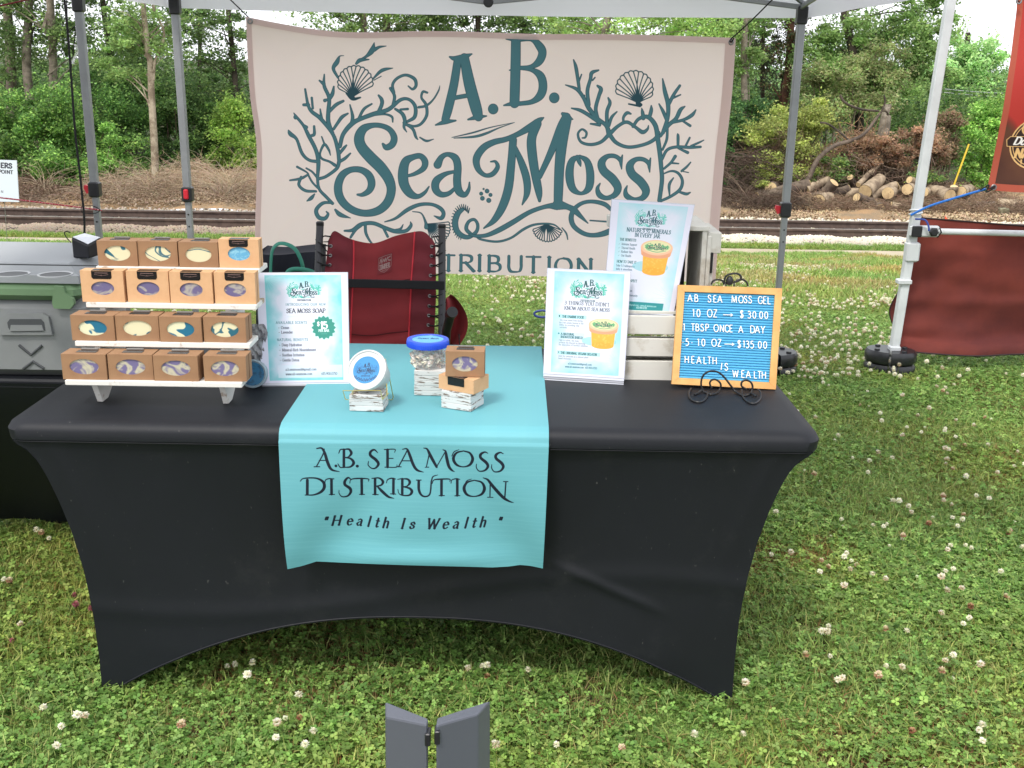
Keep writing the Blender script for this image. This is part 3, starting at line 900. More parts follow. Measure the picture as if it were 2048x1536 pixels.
def pale(c, k=1.5, g=.22):  # haze over the woods is put into the leaf colours, greyed and lightened
    m = sum(c) / 3
    return tuple(min(255, (q * (1 - g) + m * g) * k) for q in c)
def tree(name, label, base, top, r0, r1, bark, crowns, leafcol, alt, n, size=.1, seed=0, extra=(), group=None, mids=()):
    """base/top: trunk ends; crowns: (centre, radius, share)"""
    r = np.random.default_rng(seed)
    base = Vector(base); top = Vector(top)
    t = thing(name, label, 'tree', base, group)
    m = MB()
    pts = [base - Vector((0, 0, .3)), base] + [Vector(q) for q in mids] + [top]
    if not mids:
        for k in (1, 2, 3):
            q = base.lerp(top, k / 4); pts.insert(-1, q + Vector((r.normal(0, r0 * .7), r.normal(0, r0 * .7), 0)))
    trunk_tube(m, pts, r0, r1)
    for a, b, ra in extra:
        a = Vector(a); b = Vector(b)
        md = a.lerp(b, .5) + Vector((r.normal(0, .1), 0, r.normal(0, .1)))
        trunk_tube(m, [a, md, b], ra, ra * .4, 7)
    parts = []
    limbs = []
    for c, rad, sh in crowns:
        k = int(n * sh * 2.1)
        P, ci, cc = crown_pts(c, rad, k, r, max(10, int(28 * np.mean(rad))))
        tone = r.uniform(.72, 1.3, len(cc))
        C = tint(k, pale(leafcol), .22, seed, pale(alt), .3) * tone[ci][:, None]
        parts.append(leaves(P, size * .9, C, seed=seed + 5))
        for q in cc[:: max(1, len(cc) // 4)]:
            tt = np.clip((q[2] - base.z) / (top.z - base.z + 1e-6) - r.uniform(.02, .12), .2, .95)
            a = base.lerp(top, float(tt)); limbs.append((a, Vector(q)))
    for a, b in limbs:
        md = a.lerp(b, .5) + Vector((0, 0, .12))
        trunk_tube(m, [a, md, b], r0 * .2, r0 * .04, 5)
    m.build('trunk', bark, t, smooth=True, fix=True)
    pcloud_mesh('crown', *merge(parts), leaf_mat, t, fix=True)
    return t

def bush(name, label, blobs, col, alt, n, size, seed, group=None, cat='bush', stems=8, stemcol=(90, 78, 62), up=.35):
    """blobs: (centre, radii, share)"""
    r = np.random.default_rng(seed)
    c0 = Vector(blobs[0][0]); base = Vector((c0.x, c0.y, gz(c0.y)))
    t = thing(name, label, cat, base, group)
    parts = []; A = []; B = []
    for c, rad, sh in blobs:
        k = int(n * sh * 2.2)
        P, ci, cc = crown_pts(c, rad, k, r, max(14, int(40 * np.mean(rad))))
        P[:, 2] = np.maximum(P[:, 2], gz(float(np.mean(P[:, 1]))) + .02)
        tone = r.uniform(.65, 1.35, len(cc))
        parts.append(leaves(P, size * .92, tint(k, pale(col), .25, seed, pale(alt), .3) * tone[ci][:, None], seed=seed + 3, up=up))
        for j in range(stems):
            q = cc[r.integers(0, len(cc))]
            b0 = np.array([c[0] + r.normal(0, .15) * np.mean(rad), c[1] + r.normal(0, .15), base.z])
            mid = (b0 + q) / 2 + r.normal(0, .1, 3)
            A += [b0, mid]; B += [mid, q]
    pcloud_mesh('foliage', *merge(parts), leaf_mat, t, fix=True)
    S = sticks(np.array(A), np.array(B), .018, .008, tint(len(A), stemcol, .2, seed))
    pcloud_mesh('stems', *S, twig_mat, t, fix=True, kind='stuff')
    return t

def T(u, v, y): return PY(u, v, y)
def base_at(u, y): 
    p = PY(u, 400, y); return Vector((p.x, y, gz(y)))

# far mass of wood that closes the view between the trunks
r_ = np.random.default_rng(77)
def mass(name, x0, x1, y, z0, ztop, n, size, col, alt, seed, depth=4):
    r = np.random.default_rng(seed)
    m = 130
    cx = r.uniform(x0, x1, m); cz = z0 + (r.random(m)) ** .8 * (np.array([ztop(x) for x in cx]) - z0)
    cy = y + r.uniform(-depth / 2, depth / 2, m)
    k = r.integers(0, m, n)
    s = r.uniform(.7, 1.5, m)
    P = np.stack([cx, cy, cz], 1)[k] + unit(r.normal(size=(n, 3))) * (r.random((n, 1)) ** .45) * s[k][:, None] * [1.3, 1, .9]
    tone = r.uniform(.55, 1.3, m)
    return pcloud_mesh(name, *leaves(P, size, tint(n, pale(col, 1.55), .25, seed, pale(alt, 1.55), .3) * tone[k][:, None], seed=seed), leaf_mat, kind='stuff')
mass('far_woods', -21, -2, 43, -1, lambda x: 1.5 + .6 * sin(x * .7), 26000, .2, (62, 88, 44), (90, 116, 56), 81)
mass('far_woods', -4, 9.5, 43, -1, lambda x: 2.9 + 1.0 * sin(x * .8), 26000, .2, (66, 92, 46), (98, 124, 60), 82)
mass('far_woods', 9, 24, 46, -1, lambda x: 2.2 - max(0, x - 13) * .12, 16000, .22, (88, 120, 70), (120, 146, 88), 83)

mass('undergrowth', -19, -3, 32, -1, lambda x: .9 + .5 * sin(x * 1.1), 34000, .13, (58, 84, 40), (92, 118, 54), 84, 5)
mass('undergrowth', -4, 16, 32.5, -1, lambda x: 1.1 + .5 * sin(x * 1.3), 36000, .13, (66, 92, 44), (104, 128, 60), 85, 5)
GT = 'trees along the far side of the rails'
def simple_tree(name, label, u0, u1, vb, y, rad, bark, col, alt, n, crowns, seed, size=.11, **kw):
    """trunk seen from photo column u1 at its foot to u0 at the frame's top; it goes on above the frame"""
    b = PY(u1, vb, y); b = Vector((b.x, y, gz(y)))
    p0 = PY(u1, vb, y); p1 = PY(u0, 0, y)
    dirv = (p1 - p0); k = ((3.0 if kw.pop('upto', None) else 8.0) - p0.z) / dirv.z
    top = p0 + dirv * k
    cr = [((PY(a, c, y + dy).x, y + dy, PY(a, c, y + dy).z), R, sh) for a, c, dy, R, sh in crowns]
    return tree(name, label, b, (top.x, y, top.z), rad, rad * .5, bark, cr, col, alt, n, size, seed, group=GT, **kw)

DG, MG, LG, YG = (72, 94, 50), (94, 120, 62), (116, 144, 76), (136, 160, 84)
S1 = simple_tree('broadleaf_tree', 'grey forked trunk at the far left above the dark bushes, leaning left', 52, 84, 300, 28, .16, bark_a, DG, MG, 5200,
    [(40, 60, 0, (1.2, 1, .9), .35), (110, -60, .4, (1.6, 1.2, 1), .35), (30, -180, 0, (2, 1.5, 1.3), .3)], 101)
S2 = simple_tree('broadleaf_tree', 'grey trunk with lichen bark just left of the leftmost tent pole', 93, 92, 300, 27, .14, bark_a, DG, LG, 5200,
    [(140, 70, .5, (1.1, 1, .8), .3), (60, -40, .3, (1.4, 1.2, 1), .3), (150, -150, 0, (2, 1.5, 1.3), .4)], 102,
    extra=[(PY(88, 60, 27), PY(128, -60, 27), .07)])
simple_tree('broadleaf_tree', 'thick pale trunk cut by the left edge of the photo', 12, 22, 300, 29, .18, bark_a, DG, MG, 3000,
    [(10, 120, 0, (1, 1, .8), .5), (-30, -120, 0, (2, 1.5, 1.3), .5)], 103)
simple_tree('broadleaf_tree', 'dark slim leaning trunk between the two left tent poles', 208, 232, 300, 30, .11, bark_b, DG, MG, 7500,
    [(250, 80, 0, (1.5, 1, 1), .3), (210, 180, 0, (1.1, 1, .8), .2), (240, -40, .3, (1.5, 1.2, 1), .2), (200, -180, 0, (2, 1.5, 1.3), .3)], 104)
simple_tree('sycamore_tree', 'pale blotched bare trunk with a parallel side limb between the left tent poles', 281, 312, 380, 25, .115, pm('bark_pale', lin((176, 164, 142)), .85, var=(4, lin((126, 112, 94)), .42, .56), bump=(20, .6, .01)), MG, LG, 5500,
    [(268, 50, 0, (.9, .8, .7), .25), (240, 120, .3, (.9, .8, .6), .2), (330, 60, 1, (.9, .8, .6), .15), (280, -120, 0, (2, 1.5, 1.2), .4)], 105, size=.1,
    mids=[PY(309, 300, 25), PY(303, 190, 25), PY(300, 120, 25), PY(291, 60, 25)],
    extra=[(PY(306, 160, 25), PY(315, 110, 25), .05), (PY(315, 112, 25), PY(308, 20, 25), .045), (PY(308, 22, 25), PY(300, -60, 25), .04)])
simple_tree('broadleaf_tree', 'dark thin trunk beside the left edge of the printed banner', 452, 478, 300, 29, .10, bark_b, DG, MG, 5000,
    [(430, 60, 0, (1.1, .9, .7), .25), (400, 130, 0, (1.1, .9, .7), .15), (470, 140, .4, (.9, .8, .8), .15), (450, -120, 0, (2, 1.5, 1.3), .45)], 106)
simple_tree('broadleaf_tree', 'tree with small leaves behind the second tent pole from the left', 398, 402, 300, 31, .08, bark_b, (60, 88, 42), MG, 5000,
    [(380, 20, 0, (1.2, 1, .8), .3), (430, 190, 0, (1.1, 1, .7), .3), (390, 260, 0, (1.2, 1, .7), .4)], 107)
simple_tree('broadleaf_tree', 'pale leaning trunk showing over the banner left of its middle', 712, 700, 300, 27, .12, bark_a, MG, LG, 5000,
    [(650, 20, 0, (1.3, 1, .9), .4), (760, 30, .4, (1.2, 1, .9), .3), (700, -140, 0, (2, 1.5, 1.3), .3)], 108)
simple_tree('broadleaf_tree', 'grey upright trunk pair showing over the banner under the truss joint', 772, 764, 300, 27.5, .15, bark_a, DG, MG, 4500,
    [(850, 30, 0, (1.3, 1, .9), .5), (800, -120, 0, (2, 1.5, 1.3), .5)], 109)
simple_tree('broadleaf_tree', 'deep green tree filling the gap over the middle of the banner', 950, 956, 300, 28.5, .10, bark_b, DG, MG, 7000,
    [(930, 30, 0, (1.5, 1, .8), .35), (1060, 40, 0, (1.4, 1, .8), .35), (980, -100, 0, (2.2, 1.5, 1.3), .3)], 110)
simple_tree('broadleaf_tree', 'pale trunk leaning right above the banner near the right truss joint', 1206, 1168, 200, 26, .14, bark_a, LG, YG, 6500,
    [(1290, 50, 0, (1.4, 1, .8), .35), (1130, 30, .5, (1.0, .9, .8), .2), (1400, 60, .3, (1.1, .9, .8), .2), (1250, -110, 0, (2, 1.5, 1.3), .25)], 111)
simple_tree('beech_tree', 'smooth grey trunk just right of the banner rising from the bushes', 1500, 1511, 250, 27, .115, bark_a, MG, LG, 5000,
    [(1470, 110, .4, (.7, .7, 1), .35), (1510, 20, 1, (1, .8, .8), .25), (1480, -110, 0, (2, 1.5, 1.3), .4)], 112)
simple_tree('pine_tree', 'reddish brown pine trunk behind the right grey tent pole', 1580, 1556, 200, 30, .14, bark_c, (58, 70, 44), (96, 70, 50), 5200,
    [(1560, 60, 0, (.9, .8, 1.1), .5), (1590, 160, .3, (.8, .8, .8), .2), (1570, -110, 0, (1.8, 1.4, 1.3), .3)], 113, size=.09)
simple_tree('pine_tree', 'dark thin pine trunk between the grey beech and the reddish pine', 1537, 1534, 200, 31, .09, bark_b, (54, 66, 44), (80, 72, 50), 3200,
    [(1530, 100, 0, (.7, .8, 1.2), .6), (1535, -100, 0, (1.6, 1.3, 1.3), .4)], 114, size=.09)
simple_tree('broadleaf_tree', 'big bright green tree between the grey and the white tent poles', 1700, 1720, 280, 29, .16, bark_b, MG, LG, 21000,
    [(1690, 90, 0, (1.3, 1.1, .9), .2), (1790, 60, .2, (1.4, 1.1, 1), .2), (1730, 180, -.4, (1.4, 1, .7), .2), (1850, 120, .5, (.9, .9, 1), .15), (1870, 10, .5, (.6, .8, .8), .08), (1640, 180, 0, (.7, .8, .7), .07), (1750, -110, 0, (2.2, 1.6, 1.3), .1)], 115)
simple_tree('broadleaf_tree', 'rounded paler tree against the sky between the white pole and the red banner', 1935, 1940, 300, 36, .16, bark_b, (110, 142, 84), (136, 164, 104), 15000,
    [(1900, 150, 0, (1.2, 1, 1.2), .3), (1950, 120, 0, (1, 1, .7), .2), (1985, 185, 0, (.8, 1, .7), .2), (1930, 230, 0, (1.5, 1, .9), .3)], 116, size=.13, upto=1)
simple_tree('broadleaf_tree', 'dark tree with loose leaves behind the banner near its right corner', 1440, 1446, 200, 29.5, .09, bark_b, MG, LG, 5500,
    [(1400, 40, 0, (1.1, .9, .8), .4), (1470, 40, 0, (.9, .8, .8), .3), (1430, -120, 0, (1.8, 1.4, 1.2), .3)], 117)

def B(u, v, y, R): 
    p = PY(u, v, y); return (p.x, y, p.z), R
GB = 'bushes along the far side of the rails'
def mbush(name, label, lst, col, alt, n, size, seed, **kw):
    bl = []
    tot = sum(np.prod(R) for *_, R in lst)
    for u, v, y, R in lst:
        p = PY(u, v, y); bl.append(((p.x, y, p.z), R, float(np.prod(R)) / tot))
    return bush(name, label, bl, col, alt, n, size, seed, GB, **kw)
mbush('bush', 'big dark green bush at the far left above the dead brush', [(60, 240, 25.5, (1.3, 1, .9)), (20, 320, 25, (.9, .8, .7)), (110, 330, 25, (1.1, .9, .6))], (70, 104, 46), (116, 152, 66), 15000, .09, 201)
mbush('bush', 'bright leafy shrub behind the leftmost tent pole', [(150, 260, 26, (.9, .8, .7)), (215, 330, 25.5, (1, .8, .6)), (170, 370, 25, (.8, .7, .4))], (84, 120, 52), (122, 156, 70), 11000, .09, 202)
mbush('bush', 'shady bush between the pale bare trunk and the leftmost pole', [(255, 250, 27, (.8, .8, .8)), (262, 350, 26, (.8, .7, .6)), (240, 180, 28, (.8, .8, .6))], (56, 86, 40), (90, 124, 54), 9000, .09, 203)
mbush('bush', 'dark bush behind the second tent pole from the left', [(355, 330, 27.5, (.9, .8, .7)), (345, 220, 28, (.9, .8, .9)), (420, 260, 28.5, (.9, .8, .8))], (64, 90, 46), (96, 126, 60), 11000, .1, 204)
mbush('bush', 'yellow green loose shrub beside the left edge of the banner', [(470, 240, 27.5, (.7, .7, .9)), (500, 310, 27, (.7, .7, .5)), (440, 330, 27, (.6, .6, .4))], (104, 132, 56), (140, 162, 72), 7500, .09, 205)
mbush('bush', 'dark ivy bush at the right edge of the banner', [(1470, 300, 26, (.65, .7, .8)), (1450, 370, 25.5, (.6, .6, .4)), (1490, 230, 27, (.6, .6, .6))], (58, 92, 50), (92, 130, 66), 9000, .09, 206)
mbush('bush', 'olive green drooping shrub crossed by the right grey tent pole', [(1560, 290, 25.5, (.9, .7, .8)), (1610, 250, 26, (.8, .7, .6)), (1530, 350, 25, (.6, .6, .35)), (1590, 350, 25, (.7, .6, .3))], (118, 128, 62), (146, 156, 76), 13000, .085, 207)
mbush('bush', 'dead orange brown foliage of a felled tree over the log pile', [(1760, 285, 25, (.7, .6, .22)), (1800, 315, 24.8, (.5, .5, .3)), (1710, 300, 25.2, (.45, .5, .2)), (1850, 290, 25, (.5, .5, .3)), (1740, 330, 24.9, (.35, .4, .25)), (1820, 265, 25.2, (.4, .4, .15))], (132, 102, 78), (108, 92, 70), 9500, .075, 208, stemcol=(110, 90, 74))
mbush('bush', 'withered brown branches behind the white tent pole', [(1880, 290, 25.8, (.6, .5, .55)), (1900, 240, 26, (.3, .4, .5)), (1850, 320, 25.5, (.5, .5, .3))], (112, 90, 70), (92, 98, 60), 7500, .08, 209, stemcol=(110, 92, 76))
mbush('bush', 'grey brown wilting branches hanging over the fallen trunk', [(1680, 170, 27.5, (1.1, .7, .6)), (1760, 150, 28, (1.1, .7, .7)), (1640, 240, 26.5, (.7, .6, .5)), (1730, 215, 27, (1.0, .6, .4))], (112, 116, 74), (100, 126, 66), 11000, .085, 210, stemcol=(110, 96, 80))
mbush('bush', 'bright ivy covered mound beside the red and brown banner', [(1985, 230, 26.5, (.8, .7, .5)), (1965, 310, 26, (.6, .6, .7)), (2030, 290, 26.5, (.8, .7, .8)), (1980, 370, 25.5, (.6, .5, .3))], (92, 132, 54), (134, 168, 76), 12000, .085, 211)
mbush('bush', 'low green growth behind the cut logs', [(1680, 340, 25, (.6, .5, .35)), (1850, 355, 24.6, (.5, .4, .2)), (1620, 370, 24.8, (.5, .4, .2))], (76, 104, 52), (120, 138, 66), 6000, .075, 212)

# dead brush, vines and litter on the bank
def brush(name, x0, x1, y0, y1, n, L, w, hgt, col, alt, seed, bend=.5, zf=None):
    r = np.random.default_rng(seed)
    A = np.stack([r.uniform(x0, x1, n), r.uniform(y0, y1, n), np.zeros(n)], 1)
    hh = np.array([hgt(x) for x in A[:, 0]])
    A[:, 2] = np.array([gz(y) for y in A[:, 1]]) + r.random(n) * hh
    d = unit(r.normal(size=(n, 3)) * [1, .6, bend]); l = (L * r.uniform(.3, 1.3, n))[:, None]
    M = A + d * l * .5; Bp = M + unit(d + r.normal(0, .45, (n, 3))) * l * .5
    C = tint(n, col, .3, seed, alt, .35)
    return pcloud_mesh(name, *merge([sticks(A, M, w, w * .8, C), sticks(M, Bp, w * .8, w * .4, C)]), twig_mat, kind='stuff')
brush('dead_brush', -14, -3.2, 22.6, 26.2, 9000, .42, .007, lambda x: .22 + .12 * sin(x * 1.3) + .1 * sin(x * 3.7), (166, 144, 120), (120, 98, 80), 301, .35)
brush('dead_brush', 4.2, 12.5, 22.9, 25.2, 9000, .34, .008, lambda x: .16 + .06 * sin(x * 2), (140, 116, 94), (92, 74, 60), 302, .3)
brush('tangled_branches', 5.0, 10.8, 24.4, 26.2, 4200, .55, .009, lambda x: .75 + .3 * sin(x * 2.3), (142, 122, 104), (96, 80, 68), 303, .5)
brush('tangled_branches', 6.0, 9.8, 25.0, 26.0, 1800, .6, .008, lambda x: 1.25 + .3 * sin(x * 3), (150, 120, 92), (120, 100, 80), 304, .6)
def litter(name, x0, x1, y0, y1, n, size, col, alt, seed, h=.05):
    r = np.random.default_rng(seed)
    P = np.stack([r.uniform(x0, x1, n), r.uniform(y0, y1, n), np.zeros(n)], 1)
    P[:, 2] = np.array([gz(y) for y in P[:, 1]]) + r.random(n) * h + .01
    return pcloud_mesh(name, *leaves(P, size, tint(n, col, .3, seed, alt, .4), seed=seed, up=2), twig_mat, kind='stuff')
litter('dead_leaves', -14, -2.5, 22.2, 26, 16000, .07, (172, 150, 126), (128, 108, 90), 311, .16)
litter('dry_straw', 2.5, 12, 22.1, 23.6, 9000, .08, (190, 166, 134), (156, 134, 108), 312, .04)
litter('dead_leaves', 4, 12.5, 23.4, 26.5, 12000, .07, (138, 118, 98), (100, 84, 70), 313, .12)

def spray(name, label, u, v, y, n, L, seed, col=(178, 160, 136)):
    """a fan of bare arching shoots"""
    r = np.random.default_rng(seed); p = PY(u, v, y); b = np.array([p.x, y, gz(y)])
    A, Bq, W0, W1 = [], [], [], []
    for i in range(n):
        a = r.normal(0, .75); l = L * r.uniform(.5, 1.2); q = b + r.normal(0, .12, 3) * [1, 1, 0]
        d = np.array([sin(a), r.normal(0, .3), cos(a)])
        for k in range(5):
            q2 = q + unit(d) * l / 5; A.append(q); Bq.append(q2); W0.append(.009 * (1 - k / 6)); W1.append(.009 * (1 - (k + 1) / 6))
            if k > 1 and r.random() < .8:
                s = q2 + unit(d + r.normal(0, .7, 3)) * l / 4; A.append(q2); Bq.append(s); W0.append(.004); W1.append(.002)
            q = q2; d = d + np.array([.12 * np.sign(a), 0, -.22]) + r.normal(0, .1, 3)
    t = thing(name, label, 'dead shrub', b, 'bare dead shrubs on the bank')
    pcloud_mesh('branches', *sticks(np.array(A), np.array(Bq), np.array(W0), np.array(W1), tint(len(A), col, .2, seed)), twig_mat, t, fix=True)
spray('dead_shrub', 'bare straw coloured shrub fanning out right of the second pole, beside the banner', 455, 385, 23.4, 90, 1.5, 401)
spray('dead_shrub', 'bare shrub around the foot of the pale bare trunk', 305, 385, 23.8, 80, 1.1, 402)
spray('dead_shrub', 'few bare shoots leaning left over the brush by the small white sign', 90, 395, 24, 30, 1.0, 403)
spray('dead_shrub', 'bare upright shoots low at the right edge of the banner', 1490, 400, 24.2, 26, 1.1, 404, (120, 104, 88))
spray('dead_shrub', 'bare arching shoots between the two left poles', 240, 395, 23.6, 40, .9, 405)

# fallen tree, stump and log pile
ft = thing('fallen_tree', 'long fallen grey branch sloping up to the right over the brush behind the logs', 'fallen tree', base_at(1616, 24.6))
m = MB()
fp = [PY(1566, 404, 24.3), PY(1592, 384, 24.35), PY(1616, 358, 24.4), PY(1636, 318, 24.5), PY(1668, 292, 24.6), PY(1700, 282, 24.7), PY(1728, 268, 24.8), PY(1750, 240, 24.9), PY(1762, 224, 25)]
P = smooth_pts(np.array([tuple(q) for q in fp]), 5); m.tube(P, [.075 - .045 * i / (len(P) - 1) for i in range(len(P))], 9)
m.build('trunk', pm('bark_fallen', lin((112, 98, 86)), .9, var=(5, lin((76, 66, 58)), .4, .62), bump=(22, .8, .02)), ft, smooth=True, fix=True)
for pts_, r0 in (([(1758, 222), (1720, 218), (1690, 205), (1680, 190)], .03), ([(1700, 282), (1660, 250), (1640, 245)], .025), ([(1762, 226), (1770, 205), (1768, 190)], .022), ([(1640, 315), (1625, 312)], .03)):
    MB().tube(smooth_pts(np.array([tuple(PY(a, b, 24.85)) for a, b in pts_]), 5), r0, 6).build('limb', bark_b, ft, smooth=True, fix=True)
st = thing('broken_stump', 'tall broken off tree stump behind the dead orange foliage', 'tree stump', base_at(1768, 25.6))
m = MB(); p0, p1 = PY(1762, 300, 25.6), PY(1772, 232, 25.6)
m.tube([Vector((p0.x, 25.6, gz(25.6))), p0, p1], [.2, .17, .13], 10, cap=False)
n = 10; o = len(m.v)
for k in range(n):
    a = 2 * pi * k / n
    m.v.append((p1.x + .11 * cos(a), p1.y + .11 * sin(a), p1.z + (.05 + .16 * (k % 3 == 0) + .08 * (k % 2))))
for k in range(n):
    m.f.append((o - n + k, o - n + (k + 1) % n, o + (k + 1) % n, o + k))
m.f.append(tuple(o + k for k in range(n)))
m.build('bark', bark_a, st, fix=True)

cutm = pm('cut_wood', lin((206, 180, 136)), .8, var=(3.5, lin((168, 138, 102)), .45, .7), bump=(30, .4, .004))
bark_l = pm('bark_log', lin((168, 150, 126)), .9, var=(3.2, lin((112, 96, 80)), .42, .6), bump=(14, .8, .02))
bark_d = pm('bark_log_dark', lin((112, 98, 84)), .92, var=(4, lin((74, 62, 54)), .42, .6), bump=(14, .8, .02))
def log(label, cut, far, r, dark=False, y0=23.9, y1=24.5, r2=None, split=False):
    a = PY(cut[0], cut[1], y0); b = PY(far[0], far[1], y1)
    t = thing('cut_log', label, 'log', (a + b) / 2, 'felled logs piled beside the rails')
    d = (b - a).normalized()
    m = MB(); rr = np.random.default_rng(int(cut[0] * 7 + cut[1]))
    k = 7; P = [a + (b - a) * i / k + Vector((0, rr.normal(0, .012), rr.normal(0, .012))) for i in range(k + 1)]; P[0] = a
    m.tube(P, [r * (1 + ((r2 or r * .92) / r - 1) * i / k) * rr.uniform(.96, 1.05) for i in range(k + 1)], 14, cap=False)
    m.build('bark', bark_d if dark else bark_l, t, smooth=True, fix=True)
    q = d.to_track_quat('Z', 'Y').to_matrix()
    for e, c, rad in (('cut_face', a - d * .004, r), ('cut_face', b + d * .004, r2 or r * .92)):
        MB().lathe([(rad * .93, -.004), (rad * .955, .0), (rad * .93, .006)], c, 16, q).build(e, cutm, t, fix=True)
def Z4(x, y): return (1440 + x / 3.0724, y / 3.0724)
LOGS = [
 ('short pale cut end of a log sticking out at the far left of the pile', Z4(312, 1156), Z4(350, 1150), .15, 1, 24.3, 24.9, None),
 ('thick dark barked log lying at the left end of the pile', Z4(232, 1222), Z4(545, 1135), .19, 1, 24.2, 24.4, .15),
 ('log with a ragged round cut face low in the left half of the pile', Z4(606, 1236), Z4(680, 1215), .17, 0, 23.5, 24.3, None),
 ('split bare yellowish log leaning up to the right, left half of the pile', Z4(535, 1165), Z4(668, 1105), .11, 0, 24.3, 24.5, .09),
 ('dark log with a light cut top leaning left of the pile middle', Z4(702, 1122), Z4(625, 1205), .13, 1, 24.1, 24.3, None),
 ('thin branch log with a small cut face pointing up behind the pile', Z4(850, 1135), Z4(975, 1010), .07, 0, 24.2, 24.8, .06),
 ('thin dark branch log with a small cut face beside the thin pale one', Z4(800, 1090), Z4(830, 1150), .085, 1, 24.4, 24.6, None),
 ('big pale log with its large cut face low and its far end raised, mid pile', Z4(893, 1176), Z4(985, 1100), .17, 0, 23.8, 24.4, .14),
 ('long pale log behind the middle of the pile with a cut end at its right', Z4(1084, 1142), Z4(915, 1215), .12, 0, 24.2, 24.0, .13),
 ('log with a bright round cut face at the middle of the pile', Z4(1032, 1188), Z4(1110, 1170), .15, 0, 23.8, 24.9, None),
 ('log with an oval bright cut face just left of the white tent pole', Z4(1150, 1164), Z4(1200, 1150), .135, 0, 23.8, 24.8, None),
 ('short brown log with a hollow cut face in front of the pile middle', Z4(840, 1213), Z4(945, 1250), .11, 1, 23.6, 23.9, .12),
 ('small log with a dirty cut face lowest in front of the pile', Z4(990, 1281), Z4(940, 1270), .12, 1, 23.4, 24.0, None),
 ('log with a cut face half hidden by the white tent pole', Z4(1252, 1182), Z4(1300, 1175), .12, 0, 23.9, 24.8, None),
 ('large forked pale log with a big cut face right of the white pole', Z4(1412, 1206), Z4(1290, 1165), .17, 0, 23.7, 24.4, .13),
 ('short stub of the forked log standing up beside its big cut face', Z4(1440, 1150), Z4(1425, 1195), .10, 0, 23.9, 24.0, None),
 ('log with a clean round cut face rightmost in the pile', Z4(1480, 1179), Z4(1530, 1165), .135, 0, 23.9, 24.8, None),
 ('dark log end under the forked log right of the white pole', Z4(1285, 1275), Z4(1360, 1260), .15, 1, 24.2, 24.9, None),
 ('pale log lying low behind the red wall top, running right and down', Z4(1050, 1262), Z4(1230, 1300), .10, 0, 23.4, 23.3, .09),
 ('long thin pale log lying just above the red wall', Z4(1240, 1295), Z4(1545, 1338), .075, 0, 23.2, 23.0, .06),
 ('long grey log lying behind the blue cord above the red wall', Z4(1300, 1270), Z4(1690, 1275), .16, 1, 24.0, 23.8, .15),
 ('long straight grey log at the right edge of the photo', Z4(1700, 1252), Z4(1990, 1275), .14, 0, 23.9, 23.8, .14),
 ('dark knotty log lying under the pile at its left middle', Z4(560, 1215), Z4(790, 1160), .12, 1, 24.2, 24.3, .11),
 ('pale piece of log perched on top of the pile beside the white pole', Z4(1165, 1105), Z4(1215, 1135), .09, 0, 24.2, 24.4, None),
 ('grey log bridging the pile below the bright cut face', Z4(770, 1190), Z4(920, 1180), .12, 0, 24.3, 24.2, None),
]
for lb, a, b, r, dk, y0, y1, r2 in LOGS: log(lb, a, b, r, bool(dk), y0, y1, r2)

# leaning bare sticks, a yellow marker, a post, a small orange flag
mk = thing('yellow_marker', 'thin yellow guy marker leaning over the right end of the log pile', 'marker pole', PY(1905, 375, 24.4))
a, b = PY(1905, 378, 24.4), PY(1938, 288, 24.4)
MB().tube([a, b], .022, 8).build('tube', pm('yellow_plastic', lin((222, 190, 60)), .5), mk, smooth=True, fix=True)
MB().tube([a + (a - b) * .35, b + (b - a) * .02], .006, 5).build('wire', bark_b, mk, fix=True)
ps = thing('fence_post', 'short squat greenish wooden post behind the red wall', 'post', base_at(2005, 23.0))
p = PY(2005, 428, 23.0)
MB().bbox((p.x, 23.0, (gz(23) + p.z + .14) / 2), (.22, .22, p.z + .14 - gz(23)), .02).build('timber', pm('post_wood', lin((134, 130, 106)), .9, var=(6, lin((100, 96, 76)), .4, .6), bump=(20, .6, .01)), ps, fix=True)
fg = thing('marker_flag', 'tiny orange marker flag sticking up just over the red wall', 'flag', PY(1890, 440, 22.2))
p = PY(1890, 434, 22.2)
MB().tube([Vector((p.x - .01, 22.2, gz(22.2))), p], .004, 5).build('wire', bark_b, fg, fix=True)
MB().add([p + Vector((0, 0, .03)), p + Vector((.07, .01, -.05)), p + Vector((-.005, 0, -.07)), p + Vector((0, .004, .03)), p + Vector((.07, .014, -.05)), p + Vector((-.005, .004, -.07))], [(0, 2, 1), (3, 4, 5), (0, 1, 4, 3), (1, 2, 5, 4), (2, 0, 3, 5)]).build('cloth', pm('orange_cloth', lin((240, 96, 60)), .7), fg, fix=True)

# house roof and wires far behind
hs = thing('far_house', 'white walled house with a dark grey roof glimpsed through the trees at right', 'house', (19.6, 60, 0))
p = PY(1898, 238, 60)
m = MB(); W, Dp = 2.6, 6
zt, ze = PY(1898, 221, 60).z, PY(1898, 240, 60).z
MB().box((p.x, 63, ze - 1.5), (W * 2, Dp, 3)).build('wall', pm('house_white', lin((224, 224, 220)), .8), hs, fix=True)
m.prism([(-W - .3, 0), (W + .3, 0), (0.2, zt - ze + .5)], -3.4, 3.4, M=Matrix(((1, 0, 0), (0, 0, -1), (0, 1, 0))), c=(p.x, 63, ze + .01)).build('roof', pm('shingle_grey', lin((88, 86, 90)), .9, var=(3, lin((70, 68, 72)), .4, .6)), hs, fix=True)
MB().box((p.x - 1.2, 59.985, ze - 1.0), (.9, .05, 1.1)).build('window', pm('dark_glass', lin((40, 46, 50)), .1), hs, fix=True)
hs2 = thing('far_house', 'grey gable of a house glimpsed through leaves left of the banner', 'house', (0, 50, 0))
p = PY(350, 235, 48)
